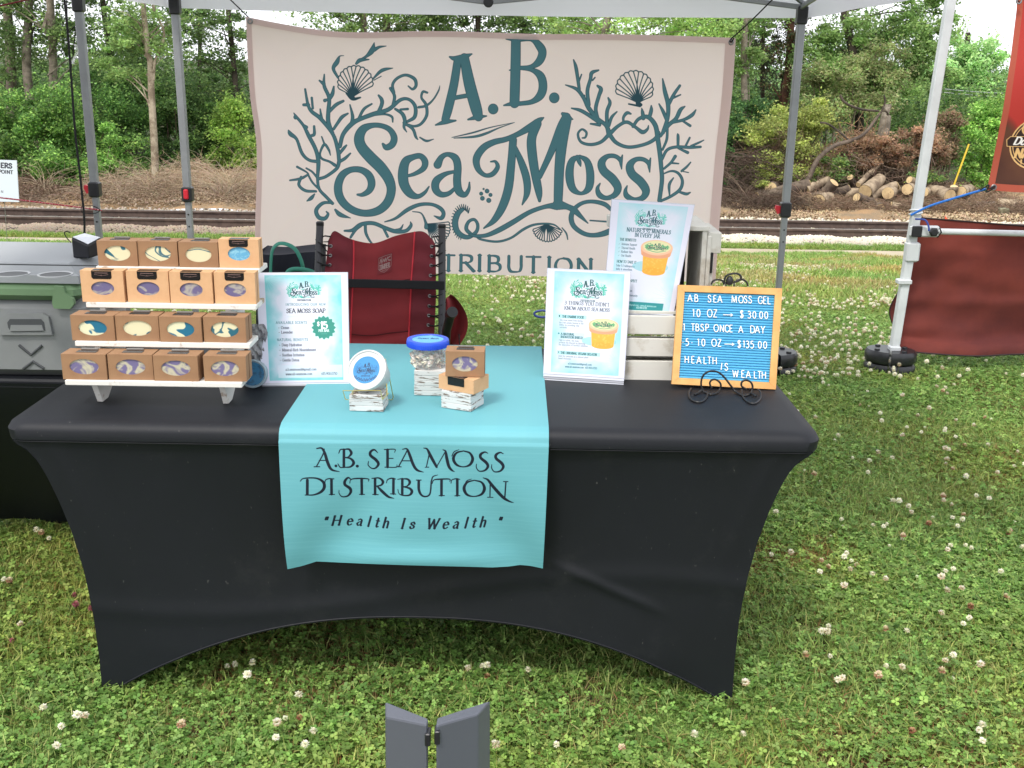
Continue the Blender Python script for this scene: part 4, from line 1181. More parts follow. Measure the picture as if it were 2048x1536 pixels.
MB().box((p.x, 50, p.z - 1.3), (3.0, 4, 2.6)).build('wall', pm('house_grey', lin((186, 188, 186)), .8), hs2, fix=True)
MB().prism([(-1.8, 0), (1.8, 0), (0, .7)], -2.2, 2.2, M=Matrix(((1, 0, 0), (0, 0, -1), (0, 1, 0))), c=(p.x, 50, p.z + .005)).build('roof', pm('shingle_light', lin((150, 150, 150)), .9), hs2, fix=True)
for i, (va, vb, lb) in enumerate(((173, 183, 'upper of two grey overhead wires against the trees at right'), (180, 190, 'lower of two grey overhead wires against the trees at right'))):
    a, b = PY(1800, va - 6, 33), PY(2140, vb + 4, 33)
    pts_ = [a.lerp(b, k / 12) - Vector((0, 0, .12 * sin(pi * k / 12))) for k in range(13)]
    w = MB().tube(pts_, .014, 5).build('power_line', pm('wire_grey', lin((160, 164, 166)), .6), None, smooth=True)
    tag(w, lb, 'cable')

# ------------------------------------------------------------------ printed artwork (traced as pen strokes)
def ZA(x, y): return (480 + x / 2.898, 30 + y / 2.898)
def ZB(x, y): return (960 + x / 2.898, 30 + y / 2.898)
def ZC(x, y): return (540 + x / 3.2, 680 + y / 3.2)
def ps(txt, fn, k=2.898):
    out = []
    for st in txt.strip().split(';'):
        st = st.strip()
        if not st: continue
        rows = []
        for p in st.split():
            a = [float(q) for q in p.split(',')]
            u, v = fn(a[0], a[1]); rows.append([u, v, a[2] / k])
        out.append(rows)
    return out
LET_A = '''1262,258,44 1240,400,48 1208,540,50 1190,605,44;1300,250,52 1330,400,64 1368,540,64 1382,590,50;1215,243,10 1245,252,26 1300,242,30 1343,226,8;
1222,484,24 1345,462,24;1133,638,8 1190,620,26 1250,612,10;1322,606,10 1375,592,26 1428,586,8;1467,545,58;
828,748,14 848,768,32 882,750,38 893,710,38 868,665,32 820,642,28 765,640,30 715,662,46 692,712,58 705,765,62 755,825,66 815,885,66 860,950,60 876,1015,52 855,1085,50 800,1135,46 720,1150,40 640,1125,44 585,1070,48 568,1000,48 590,932,42 640,898,34 700,898,36 745,928,44 762,975,44 748,1018,36 710,1042,24 680,1042,12;
948,938,14 1010,922,22 1062,890,32 1072,850,38 1045,818,32 1000,825,34 960,850,48 945,910,58 950,980,58 985,1035,48 1030,1052,28 1070,1030,20 1095,995,8;
1145,868,46 1168,825,32 1205,808,26 1248,830,42 1262,880,44 1258,960,46 1268,1020,46 1302,1042,30 1326,1010,20 1330,970,8;
1258,905,16 1190,922,26 1138,962,44 1134,1010,44 1165,1040,34 1210,1034,26 1250,1000,18;
1432,1020,26;1452,1042,22;1442,1074,28;1405,1062,26;1398,1035,22;1412,1008,12'''
LET_B = '''208,155,54 206,300,56 200,510,56;152,138,8 200,143,20 250,141,22;225,143,22 300,140,26 345,180,44 362,220,46 342,270,42 295,300,24 225,306,20;
225,306,20 300,318,24 350,352,44 365,410,48 350,465,46 300,503,28 220,515,24;138,524,8 180,516,22 235,514,24;170,320,6 198,318,22;430,480,58;
62,850,8 90,850,16 102,882,26 72,922,28 28,928,24 -12,890,34 -20,830,42 20,770,40 80,737,34 150,720,30 220,690,30 290,650,40 340,612,30 368,595,8;
192,725,44 182,850,46 165,1000,50 130,1110,48 80,1190,34 22,1235,8;205,770,24 242,860,40 270,950,44 272,1030,36 245,1098,8;
330,630,52 300,710,52 302,800,54 320,920,50 340,1020,42 345,1075,18;345,935,30 390,840,36 430,750,44 470,650,50 500,592,50;478,572,18 500,586,34 536,604,8;
506,605,48 475,740,60 460,880,56 455,1000,54 452,1090,50;450,1098,60 505,1110,34 545,1130,36 582,1165,24 625,1206,6;
445,1106,46 386,1108,26 290,1140,26 190,1200,30 110,1245,30 40,1275,24 -20,1280,20 -60,1272,14;
578,817,16 532,845,38 518,922,48 535,1002,42 585,1033,20 630,1000,42 638,920,46 620,848,36 578,817,16;562,820,20 575,850,24 583,876,6;
820,892,6 812,842,22 780,817,24 735,820,28 704,855,44 716,902,48 768,950,50 798,1000,46 780,1042,34 732,1060,26 692,1042,32 680,1005,22 695,975,8;824,812,8 816,850,20 820,892,6;
983,910,6 976,860,22 944,836,24 900,838,28 868,872,44 880,920,48 932,968,50 962,1018,46 944,1058,34 896,1070,26 852,1050,32 842,1020,22 852,990,8;988,830,8 980,868,20 984,910,6;
760,1128,20 720,1095,26 650,1080,22 590,1090,22 545,1125,26 528,1175,30 545,1225,28 600,1265,26 660,1276,26 730,1262,34 800,1225,30;638,1190,8 745,1198,10'''
ORN_A = '''535,1092,20 500,1055,20 460,1010,18 450,950,18 455,850,26 440,780,24 400,700,24 370,640,18 330,590,16 315,568,6;325,592,26;385,650,24 372,635,8;412,700,16 432,690,18 432,645,14;
455,850,20 400,840,18 360,800,20 330,720,18 295,690,26 283,668,8;575,850,22 568,780,24 540,690,22 470,600,24 420,560,22 398,520,18 382,430,12;400,520,20 372,520,16;425,540,14 420,480,14;
540,690,22 515,620,26 515,560,24 520,480,22 492,410,20 493,345,8;490,400,22 465,380,10;520,490,20 540,455,22 548,415,10;520,560,18 560,520,20 602,498,14;545,660,16 572,620,18 595,590,20 628,570,10;
475,600,20 468,545,8;495,495,20 510,490,14;580,760,24 600,690,24 650,630,28 700,602,24 780,572,26 860,548,24 930,492,20 980,490,18 1015,530,22 1012,590,22 970,618,16;
645,640,20 655,590,20 640,520,8;690,600,16 720,545,16 765,515,10;800,568,20 822,520,22 822,490,22 805,466,12;885,530,18 896,470,18 872,425,16;893,450,16 885,405,16 910,368,16 960,348,16 1010,370,20 1020,408,18 1000,430,14 975,412,8;
780,578,14 840,575,12 880,590,14 885,620,8;900,545,14 940,572,22 955,612,22 950,650,16 965,678,6;930,548,12 972,545,14;950,625,18 1000,660,18 1018,705,16 1030,722,6;1042,710,8 1080,730,14 1122,720,4;
1035,535,14 1080,525,14 1120,490,10 1150,440,9 1158,410,3;1085,450,12 1060,445,14 1052,480,14 1078,520,18 1082,580,18 1050,630,16 1010,645,14 975,635,10;
550,870,20 520,850,14 475,832,14 465,800,12 490,750,16 515,780,14 525,812,6;490,745,12 475,705,8;575,850,24 560,890,20 500,935,18 455,950,18;578,850,18 610,830,18 640,802,10;580,800,16 602,772,18 618,755,10;
450,1002,12 420,970,12 400,935,12 388,912,10 332,880,14;455,952,14 420,910,12 385,888,10;395,925,12 352,948,16 290,958,10;355,940,16 342,985,18 380,1018,18 440,1022,14;388,1078,6 412,1062,22 432,1038,8;
538,1090,12 482,1090,20 442,1130,24 455,1172,26 490,1180,24 510,1155,16 500,1140,8;552,1130,14 580,1158,28 640,1178,4;838,1200,6 900,1180,16 970,1130,24 1040,1100,22 1110,1098,20 1160,1120,24 1180,1150,24 1165,1178,24 1125,1165,6;
1000,1140,5 1050,1150,8 1075,1200,16 1080,1230,28;605,1252,12 650,1248,20 700,1215,24 770,1208,24 840,1235,24 900,1255,26 960,1252,22 990,1222,20 988,1200,6;900,1245,8 930,1240,14 945,1215,5;725,1215,18 728,1262,18 748,1305,14 775,1340,10;640,1290,14 670,1245,18 700,1225,12;830,1235,16 855,1285,16;
1345,1275,22 1312,1240,24 1325,1198,20 1358,1185,18 1378,1215,20 1370,1255,22 1330,1285,26 1290,1280,32 1257,1250,36 1247,1200,38 1262,1152,34 1290,1127,22;
1370,1282,14 1400,1300,14 1491,1312,14 1571,1290,14 1641,1242,16 1701,1215,14 1771,1208,12 1821,1215,10 1856,1240,6;
572,362,14 546,310,20 568,272,26 582,240,8 606,236,3;678,282,14 700,262,22 750,258,6;695,262,10 735,240,16 768,205,30 780,162,6;780,202,22 810,186,14 848,180,4;772,372,8 812,330,18 842,315,18 886,308,4;778,378,5 820,355,5;
1228,710,4 1350,682,9 1450,652,6 1591,623,3;1240,714,5 1360,705,14 1430,685,14 1500,655,7 1591,623,3'''
ORN_B = '''748,690,32 730,640,24 680,600,24 630,540,26 600,480,22 560,430,20 495,405,6;575,430,18 565,360,20 555,300,20 542,260,8;570,392,12 588,345,8;630,520,22 622,440,22 640,370,20 648,335,22 686,320,10;652,378,10 666,362,8;
680,602,24 670,540,22 688,470,22 700,430,24 680,410,12;735,640,22 735,560,22 752,510,20 742,480,10;745,640,20 762,592,18 792,560,8;690,622,22 630,580,22 580,552,20 530,540,8;640,630,10 692,636,20;610,510,10 605,465,8;
748,690,24 700,735,20 640,750,18 585,735,16 567,690,14 590,662,12 616,680,14 610,708,12 592,712,8;748,690,26 790,740,22 860,765,20 950,750,20 1010,720,22 1035,680,18;748,690,26 800,642,20 850,620,20 900,650,18 940,678,24 968,662,16 975,640,6;
830,622,14 830,592,16 850,567,20 872,572,10;885,645,18 918,602,20 970,590,24 1015,640,28 1030,720,28 1042,800,28 1050,880,26 1055,960,26 1040,1075,26;945,597,24 940,565,20 935,540,6;980,592,22 990,552,22 990,525,8;
1060,680,24 1085,600,24 1088,520,26 1068,440,24 1055,370,8;1090,520,22 1120,462,20 1155,410,16;1112,482,14 1160,462,8;1078,602,20 1060,560,20 1035,515,8;1045,700,20 1090,640,24 1135,600,24 1160,550,24 1186,530,8;1115,622,18 1180,607,18 1228,580,22 1250,550,8;1172,612,12 1218,642,16;
1085,650,16 1082,720,16 1058,780,14;1055,835,18 1085,782,18 1140,765,18 1220,768,18 1280,765,14;1148,760,16 1148,705,18 1145,688,6;1190,765,14 1216,712,12;1225,760,14 1270,740,12 1298,726,6;1150,772,12 1205,798,18;
1068,890,14 1108,855,16 1132,820,20;1110,858,12 1152,862,8;1170,905,14 1198,882,14 1222,855,8;1180,908,6 1210,914,6;1060,922,8 1110,905,12 1150,918,16 1174,960,18 1162,1010,20 1110,1050,18 1050,1078,16;1100,1050,8 1098,985,18 1122,945,8;1145,1022,12 1195,1038,18 1220,1030,8;475,1232,6 500,1265,10 508,1300,6'''
def fan(cx, cy, r, a0, a1, n, w, fn, apex, k=2.898, ring=True, rx=1.0):
    """scallop shell: ribs from the apex to a scalloped rim (zoom coordinates)"""
    out = []; rim = []
    for i in range(n + 1):
        a = radians(a0 + (a1 - a0) * i / n)
        x, y = cx + r * rx * cos(a), cy - r * sin(a)
        rim.append((x, y))
        u0, v0 = fn(*apex); u1, v1 = fn(x, y)
        m = fn(apex[0] + (x - apex[0]) * .5 + (y - apex[1]) * .05 * (1 if x > apex[0] else -1), apex[1] + (y - apex[1]) * .5)
        out.append([[u0, v0, w * 2 / k], [m[0], m[1], w / k], [u1, v1, w / k]])
    if ring:
        pts = []
        for i in range(n):
            a = rim[i]; b = rim[i + 1]; mx, my = (a[0] + b[0]) / 2, (a[1] + b[1]) / 2
            q = fn(mx + (mx - cx) * .06, my + (my - cy) * .06)
            pts += [[*fn(*a), w / k], [*q, w / k]]
        pts.append([*fn(*rim[-1]), w / k]); out.append(pts)
    return out
LET = ps(LET_A, ZA) + ps(LET_B, ZB)
ORN = ps(ORN_A, ZA) + ps(ORN_B, ZB)
def ringz(pts, fn, w): return [[[*fn(x, y), w / 2.898] for x, y in pts]]
SHELLS = []
SHELLS += fan(672, 395, 98, -10, 200, 13, 6, ZA, (655, 470), ring=True) + [[[*ZA(655, 478), 9], [*ZA(648, 462), 9]], [[*ZA(620, 455), 3], [*ZA(655, 486), 6], [*ZA(700, 478), 3]]]
SHELLS += fan(893, 430, 104, -25, 195, 13, 6, ZB, (915, 505), ring=True) + [[[*ZB(912, 510), 8], [*ZB(930, 520), 6]], [[*ZB(860, 515), 3], [*ZB(925, 528), 4]]]
SHELLS += fan(392, 1225, 84, -170, -15, 14, 6, ZB, (385, 1215), ring=True)
SHELLS += fan(1130, 1235, 85, -110, 25, 11, 6, ZA, (1080, 1215), ring=True)
SHELLS += [[[*ZA(1247 + 46 * cos(radians(a)) + 45, 1200 - 74 * sin(radians(a))), 3.2], [*ZA(1290 + 66 * cos(radians(a + 4)), 1200 - 103 * sin(radians(a + 4))), 1.6]] for a in range(48, 262, 11)]

# ------------------------------------------------------------------ big printed banner on the rear poles
YB = 3.02
PPM = 820; BX0, BZ1 = -1.12, 1.80
cv = Cv(2040, 1130, (246, 229, 224))
M = vnoise(2040, 1130, 5, 3, 5); cv.mixmap(np.clip(M - .4, 0, 1) * .35, (238, 220, 214))
def to_banner(st, grow=1.0):
    out = []
    for s_ in st:
        row = []
        for u, v, w in s_:
            p = PY(u, v, YB); k = (YB + CAM_D) / F_PX
            row.append([(p.x - BX0) * PPM, (BZ1 - p.z) * PPM, w * k * PPM * grow])
        out.append(row)
    return out
TEAL, TEAL_D = (78, 120, 130), (48, 78, 90)
cv.strokes(to_banner(SHELLS), TEAL_D)
cv.strokes(to_banner(ORN, .95), TEAL, TEAL_D, 2.0)
cv.strokes(to_banner(LET), TEAL, TEAL_D, 2.0)
ds = []
for ch, x0, x1, y in (('D', 765, 800, 541), ('I', 808, 818, 541), ('S', 826, 850, 541), ('T', 884, 910, 541), ('R', 916, 949, 541), ('I', 952, 966, 541), ('B', 973, 1002, 542), ('U', 1012, 1047, 543), ('T', 1051, 1082, 544), ('I', 1092, 1104, 545), ('O', 1109, 1144, 547), ('N', 1151, 1187, 549)):
    w = glyph_paths(ch)[0]
    ds += text_strokes(ch, x0, y, 31.0, dirx=(1, .016), weight=.21, contrast=.6, sx=(x1 - x0) / 31.0 / w)
cv.strokes(to_banner(ds), TEAL, TEAL_D, 1.6, curve=False)
banner_img = cv.image('banner_print')
ban = thing('printed_banner', 'large pale pink fabric banner with teal sea moss lettering hung between the rear poles', 'banner', (0.1, YB, 1.2))
top = smooth_pts(np.array([(495, 34), (560, 47), (640, 60), (720, 65), (850, 62), (960, 64), (1080, 68), (1200, 68), (1330, 71), (1470, 76)]), 4)
lft = smooth_pts(np.array([(495, 34), (499, 130), (503, 200), (513, 280), (514, 350), (512, 440), (510, 548)]), 4)
rgt = smooth_pts(np.array([(1470, 76), (1462, 200), (1452, 300), (1443, 400), (1437, 470), (1430, 566)]), 4)
bot = smooth_pts(np.array([(510, 500), (640, 506), (760, 524), (900, 545), (1050, 551), (1200, 556), (1430, 566)]), 4)
bot = np.array([(510, 548), (640, 548), (900, 547), (1050, 551), (1200, 556), (1430, 566)])
def along(P, t):
    L = np.r_[0, np.cumsum(np.hypot(*np.diff(P[:, :2], axis=0).T))]; L /= L[-1]
    return np.array([np.interp(t, L, P[:, 0]), np.interp(t, L, P[:, 1])])
def ban_px(a, b):   # a across, b down; Coons patch
    T_, B_, Lf, Rt = along(top, a), along(bot, a), along(lft, b), along(rgt, b)
    c = (1 - a) * (1 - b) * top[0] + a * (1 - b) * top[-1] + (1 - a) * b * bot[0] + a * b * bot[-1]
    return (1 - b) * T_ + b * B_ + (1 - a) * Lf + a * Rt - c
def ban_pt(a, b, off=0.0):
    u, v = ban_px(a, b); p = PY(u, v, YB)
    w = .012 * sin(a * 9 + b * 3) * (1 - b * .4) + .02 * math.exp(-((a * 2.2 - b * 1.5) ** 2) * 8) * math.exp(-a * 3.5) * (1 - .4 * b) + .010 * math.exp(-((a - b * 1.1 - .05) ** 2) * 120) * (1 - a) + .006 * sin(a * 31 + b * 4) * (1 - b) ** 2 + .008 * sin(b * 9) * (math.exp(-a * 14) + math.exp(-(1 - a) * 14)) + .012 * math.exp(-(((1 - a) * 1.5 - b * 1.4) ** 2) * 10) * math.exp(-(1 - a) * 4)
    return Vector((p.x, YB - w - off, p.z))
def ban_uv(a, b):
    u, v = ban_px(a, b); p = PY(u, v, YB)
    return ((p.x - BX0) * PPM / 2040, 1 - (BZ1 - p.z) * PPM / 1130)
NU, NV = 150, 80
ea, eb = 2, 2
MB().grid(lambda a, b: ban_pt(a, b), NU, NV, ban_uv).build('fabric', im('banner_fabric', banner_img, .8, transl=.58, bump=(900, .08, .001)), ban, smooth='all', fix=True)
hemm = pm('banner_hem', lin((222, 200, 196)), .8, transl=.3, bump=(300, .2, .001))
hm = MB()
hm.grid(lambda a, b: ban_pt(a, b * .021, .004), NU, 2)
MB().grid(lambda a, b: ban_pt(a, b * .024, .004), NU, 2).build('top_hem', hemm, ban, smooth='all', fix=True)
MB().grid(lambda a, b: ban_pt(a * .0115, .024 + b * .976, .004), 2, NV).build('side_hem', hemm, ban, smooth='all', fix=True)
MB().grid(lambda a, b: ban_pt(1 - a * .021, .024 + b * .976, .004), 2, NV).build('side_hem', hemm, ban, smooth='all', fix=True)
brass = pm('grommet_metal', lin((150, 150, 150)), .35, metal=.9)
black_pl = pm('black_plastic', lin((30, 31, 34)), .34, var=(30, lin((40, 41, 46)), .4, .7))
cordm = pm('black_cord', lin((22, 22, 24)), .8)
Rxm = Matrix.Rotation(pi / 2, 3, 'X')
for a, b in ((.009, .014), (.991, .018)):
    c = ban_pt(a, b, .008)
    MB().lathe([(.007, -.002), (.013, -.002), (.014, 0), (.012, .002), (.007, .002), (.007, -.002)], c, 18, Rxm, cap=False).build('grommet', brass, ban, smooth=True, fix=True)

# ------------------------------------------------------------------ canopy tents
pole_grey = pm('painted_steel_grey', lin((150, 153, 156)), .42, metal=.35, var=(8, lin((138, 140, 143)), .4, .7))
pole_white = pm('painted_steel_white', lin((206, 210, 212)), .4, var=(8, lin((190, 194, 196)), .4, .7))
red_pl = pm('red_plastic', lin((206, 34, 52)), .4)
roof_m = pm('canopy_fabric', lin((224, 225, 230)), .75, transl=.45, bump=(500, .1, .001))
def pole(parent, base, top, w, mat, slider=None, side=-1, name='pole', lower=None):
    base = Vector(base); top = Vector(top); d = (top - base).normalized()
    ax = Vector((1, 0, 0)); ay = d.cross(ax).normalized(); ax = ay.cross(d).normalized()
    M3 = Matrix((ax, ay, d)).transposed()
    zs = slider if slider else base.z
    t = (zs - base.z) / max(1e-6, d.z)
    L = (top - base).length
    if slider:
        MB().bbox(base + d * t / 2, (w * .8, w * .8, t), .003, M=M3).build('lower_leg', mat, parent, fix=True)
        MB().bbox(base + d * (t + (L - t) / 2), (w, w, L - t), .004, M=M3).build('pole', mat, parent, fix=True)
        c = base + d * (t - .012)
        MB().bbox(c, (w * 1.45, w * 1.45, .075), .006, M=M3).build('slider_block', black_pl, parent, fix=True)
        if side == 0:
            MB().bbox(c + Vector((-.001, -w * .78, .002)), (.024, .016, .05), .005, M=M3).build('release_button', red_pl, parent, fix=True)
        else:
            m = MB(); s = side
            m.prism([(0, .018), (s * .022, .022), (s * .026, .006), (s * .014, -.022), (0, -.016)], -.011, .011, M=Matrix(((1, 0, 0), (0, 0, -1), (0, 1, 0))), c=c + ax * s * w * .72)
            m.build('release_button', red_pl, parent, fix=True)
        for zz in (.10, .16):
            MB().lathe([(.004, -.001), (.004, .001)], c + Vector((0, -w * .42, -zz)), 10, Rxm).build('adjust_hole', cordm, parent, fix=True)
    else:
        MB().bbox(base + d * L / 2, (w, w, L), .004, M=M3).build('pole', mat, parent, fix=True)

def truss(parent, A, B, mat, drop=.16, n=2, r=.010):
    """scissor bars between two pole tops"""
    A = Vector(A); B = Vector(B)
    for k in range(n):
        a = A.lerp(B, k / n); b = A.lerp(B, (k + 1) / n)
        dz = Vector((0, 0, drop))
        for p, q, o in ((a, b + dz, .006), (a + dz, b, -.006)):
            off = (B - A).normalized().cross(Vector((0, 0, 1))) * o * 1.6
            d = (q - p); M3 = None
            x = d.normalized(); y = x.cross(Vector((0, 0, 1))).normalized(); z = x.cross(y)
            M3 = Matrix((x, y, z)).transposed()
            MB().bbox((p + q) / 2 + off, (d.length, .012, .024), .003, M=M3).build('truss_bar', mat, parent, fix=True)
        for q in ([b] if k < n - 1 else []):
            MB().lathe([(.020, -.022), (.024, -.018), (.024, .018), (.020, .022)], q, 14, Rxm).build('joint', black_pl, parent, smooth=True, fix=True)

def weights(label, c, rz, group=None):
    """pair of half-round black weight plates round the foot of a pole"""
    t = thing('leg_weight', label, 'tent weight', c, group, rz)
    for lv in (0, 1):
        for sgn in (-1, 1):
            if lv == 1 and sgn == 1 and group is None: pass
            m = MB(); poly = []
            for k in range(13):
                a = pi * k / 12
                poly.append((sgn * (.006 + .125 * sin(a)), .10 * cos(a)))
            if sgn > 0: poly.reverse()
            z = .005 + lv * .072
            n = len(poly)
            rings = [(.94, z), (1.0, z + .01), (1.0, z + .052), (.93, z + .065)]
            for s_, zz in rings: m.v += [(p[0] * s_, p[1] * s_, zz) for p in poly]
            for r_i in range(3):
                for i in range(n):
                    j = (i + 1) % n; m.f.append((r_i * n + j, r_i * n + i, (r_i + 1) * n + i, (r_i + 1) * n + j))
            m.f.append(tuple(range(n))); m.f.append(tuple(reversed(range(3 * n, 4 * n))))
            m.build('weight_plate', black_pl, t, smooth=True)
    for sgn in (-1, 1):
        for yy in (-.045, .045):
            MB().lathe([(.014, 0), (.014, .006), (.011, .009)], (sgn * .068, yy, .142), 12).build('peg', black_pl, t, smooth=True)
    return t

ZP = 1.80
g = thing('canopy_tent', 'grey steel framed pop up canopy with a light fabric top over the table', 'canopy tent', (.08, 1.55, 0))
XL, XR, YR, YF = -1.412, 1.578, 3.12, .07
for (x, y, sl, sd) in ((XL, YR, .915, 0), (XR, YR, .885, -1), (XL - .02, YF, .9, 0), (XR + .02, YF, .9, 0)):
    pole(g, (x - (.02 if x > 0 else 0) * 0, y, 0), (x, y, ZP - .02), .036, pole_grey, sl, sd)
    MB().bbox((x, y, ZP - .005), (.05, .05, .085), .006).build('corner_bracket', black_pl, g, fix=True)
truss(g, (XL, YR - .02, ZP + .03), (XR, YR - .02, ZP + .03), pole_grey)
truss(g, (XL - .02, YF, ZP + .03), (XR + .02, YF, ZP + .03), pole_grey)
for x in (XL, XR): truss(g, (x, YF, ZP + .03), (x, YR, ZP + .03), pole_grey)
for x in (XL, XR):
    for y in (YF, YR):
        MB().tube([(x, y, ZP + .05), (.083, 1.6, ZP + .75)], .012, 8).build('roof_strut', pole_grey, g, smooth=True, fix=True)
ez = ZP + .135; ov = .045
cs = [(XL - ov, YF - ov), (XR + ov, YF - ov), (XR + ov, YR + ov), (XL - ov, YR + ov)]
rf = MB(); nS = 16
for k in range(4):
    (xa, ya), (xb, yb) = cs[k], cs[(k + 1) % 4]
    def fn(a, b, xa=xa, ya=ya, xb=xb, yb=yb):
        ex, ey = xa + (xb - xa) * a, ya + (yb - ya) * a
        x = ex + (.083 - ex) * b; y = ey + (1.6 - ey) * b
        return (x, y, ez + .78 * b ** 1.15 - .05 * sin(pi * a) * sin(pi * min(1, b * 1.4)))
    rf.grid(fn, nS, 10)
rf.build('roof_cloth', roof_m, g, smooth='all', fix=True)
vl = MB()
for k in range(4):
    (xa, ya), (xb, yb) = cs[k], cs[(k + 1) % 4]
    def fn(a, b, xa=xa, ya=ya, xb=xb, yb=yb, k=k):
        w = .012 * sin(a * 23) * b
        lo = .150 + (.012 * sin(pi * a) if k == 2 else 0)
        return (xa + (xb - xa) * a + (w if k % 2 else 0), ya + (yb - ya) * a + (0 if k % 2 else w), ez - lo * b - (0 if k != 2 else .0))
    vl.grid(fn, 30, 3)
vl.build('valance', roof_m, g, smooth='all', fix=True)
weights('black weight plates at the right grey tent pole, half hidden by the letter board', (XR + .0, YR + .0, 0), radians(8))
weights('black weight plates on the foot of the left rear pole hidden behind the soap display', (XL, YR, 0), radians(-8))

# left neighbour's tent: its rear right corner stands in view
gl = thing('canopy_tent', 'neighbouring grey steel canopy whose corner pole stands at the left with cords tied to it', 'canopy tent', (-3.4, 1.6, 0))
pole(gl, (-1.885, 3.14, 0), (-1.872, 3.12, 1.80), .037, pole_grey, .93, -1)
for x, y in ((-1.9, .1), (-4.9, .1), (-4.9, 3.14)): pole(gl, (x, y, 0), (x, y, 1.80), .037, pole_grey, .93, -1)
MB().bbox((-1.872, 3.12, 1.80), (.052, .052, .085), .006).build('corner_bracket', black_pl, gl, fix=True)
rf = MB(); cs = [(-4.95, .05), (-1.86, .05), (-1.86, 3.18), (-4.95, 3.18)]
for k in range(4):
    (xa, ya), (xb, yb) = cs[k], cs[(k + 1) % 4]
    rf.grid(lambda a, b: ((xa + (xb - xa) * a) * (1 - b) + -3.4 * b, (ya + (yb - ya) * a) * (1 - b) + 1.6 * b, 1.93 + .8 * b), 10, 6)
rf.build('roof_cloth', roof_m, gl, smooth='all', fix=True)

# cords on the left
def rope(name, label, pts, r, mat, cat='cord', n=6, k=6):
    P = smooth_pts(np.array([tuple(p) for p in pts]), k)
    o = MB().tube(P, r, n).build(name, mat, None, smooth=True)
    return tag(o, label, cat)
redrope = pm('red_rope', lin((176, 44, 62)), .8, var=(160, lin((216, 170, 174)), .5, .6))
rope('guy_rope', 'red and white guy rope running left from the leftmost tent pole', [PY(-30, 392, 3.0), PY(40, 400, 3.02), PY(120, 410, 3.06), PY(185, 418, 3.10), PY(203, 421, 3.13)], .0042, redrope)
rope('guy_rope', 'dark red cord at the top left corner of the photo', [PY(-20, 16, 2.9), PY(30, 5, 2.95), PY(80, -6, 3.0)], .004, pm('dark_red_rope', lin((120, 40, 48)), .8))
rope('hanging_cord', 'thick black cord hanging down left of the leftmost tent pole', [PY(128, -10, 3.02), PY(135, 60, 3.02), PY(142, 150, 3.02), PY(150, 260, 3.02), PY(160, 350, 3.02), PY(168, 430, 3.02), PY(169, 468, 3.02)], .0058, cordm)
rope('hanging_cord', 'thin black cord hanging beside the thick one at the leftmost pole', [PY(133, -8, 3.0), PY(137, 60, 3.0), PY(150, 55, 3.0), PY(146, 110, 3.01), PY(140, 150, 3.01)], .0025, cordm)
rope('hanging_cord', 'black cord looped through the red rope at the leftmost pole', [PY(162, 416, 3.04), PY(165, 425, 3.04), PY(188, 427, 3.08), PY(200, 420, 3.1), PY(185, 412, 3.08), PY(165, 413, 3.05), PY(162, 416, 3.04)], .002, cordm)
tg = thing('plastic_strip', 'small clear plastic strip tied to the cord beside the leftmost pole', 'plastic strip', PY(152, 110, 3.0))
MB().grid(lambda a, b: PY(147 + 6 * a + 4 * sin(b * 5), 88 + 40 * b, 3.0 - .01 * sin(b * 7 + a * 2)), 3, 10).build('film', pm('clear_film', (.9, .9, .9), .2, alpha=.55), tg, fix=True)
# banner ties
rope('bungee', 'black elastic cord tying the upper left corner of the banner to the frame', [PY(455, -6, 3.05), PY(480, 18, 3.03), PY(502, 40, 3.0), PY(503, 46, 2.99), PY(498, 44, 2.99)], .0032, cordm)
rope('bungee', 'black elastic cord tying the upper right corner of the banner to the frame', [PY(1552, -8, 2.9), PY(1510, 34, 2.95), PY(1480, 62, 2.98), PY(1464, 76, 2.99), PY(1460, 82, 2.99), PY(1463, 84, 2.99), PY(1468, 76, 2.99)], .0032, cordm)

# small white yard sign at the far left
cvs = Cv(300, 360, (214, 222, 232)); 
def tx(cv_, t, x, y, s, c, w=.16, ct=.6, serif=True, center=False, slant=0, sp=.06, d=(1, 0), sx=1.0):
    w *= 1.2
    cv_.strokes(text_strokes(t, x, y, s, d, sp, w, ct, serif, slant, center, sx=sx), c, curve=False)
tx(cvs, 'ERS', 182, 66, 40, (62, 64, 74), .22, 0, False, d=(1, .03), sp=.1)
tx(cvs, 'POINT', 166, 114, 28, (62, 64, 74), .2, 0, False, d=(1, .03), sp=.1)
tx(cvs, 'N', 176, 284, 20, (90, 96, 110), .12, 0, False)
ys = thing('yard_sign', 'small white yard sign with dark capitals cut by the left edge of the photo', 'sign', PY(10, 405, 9.5))
q = [PY(-50, 318, 9.5), PY(33, 321, 9.5), PY(38, 404, 9.5), PY(-50, 402, 9.5)]
m = MB(); m.grid(lambda a, b: q[0].lerp(q[1], a).lerp(q[3].lerp(q[2], a), b), 1, 1, lambda a, b: (a, 1 - b))
m.build('face', im('yard_sign_print', cvs.image('yard_sign_print'), .6), ys, fix=True)
m = MB(); m.add([p + Vector((0, .006, 0)) for p in q] + [p + Vector((0, .012, 0)) for p in q], [(0, 1, 2, 3), (7, 6, 5, 4), (0, 4, 5, 1), (1, 5, 6, 2), (2, 6, 7, 3), (3, 7, 4, 0)])
m.build('board', pm('coroplast', lin((224, 228, 232)), .6), ys, fix=True)
for u in (-18, 3): MB().tube([PY(u, 320, 9.52), Vector((PY(u, 404, 9.52).x, 9.52, gz(9.5) - .05))], .003, 6).build('wire_stake', brass, ys, fix=True)

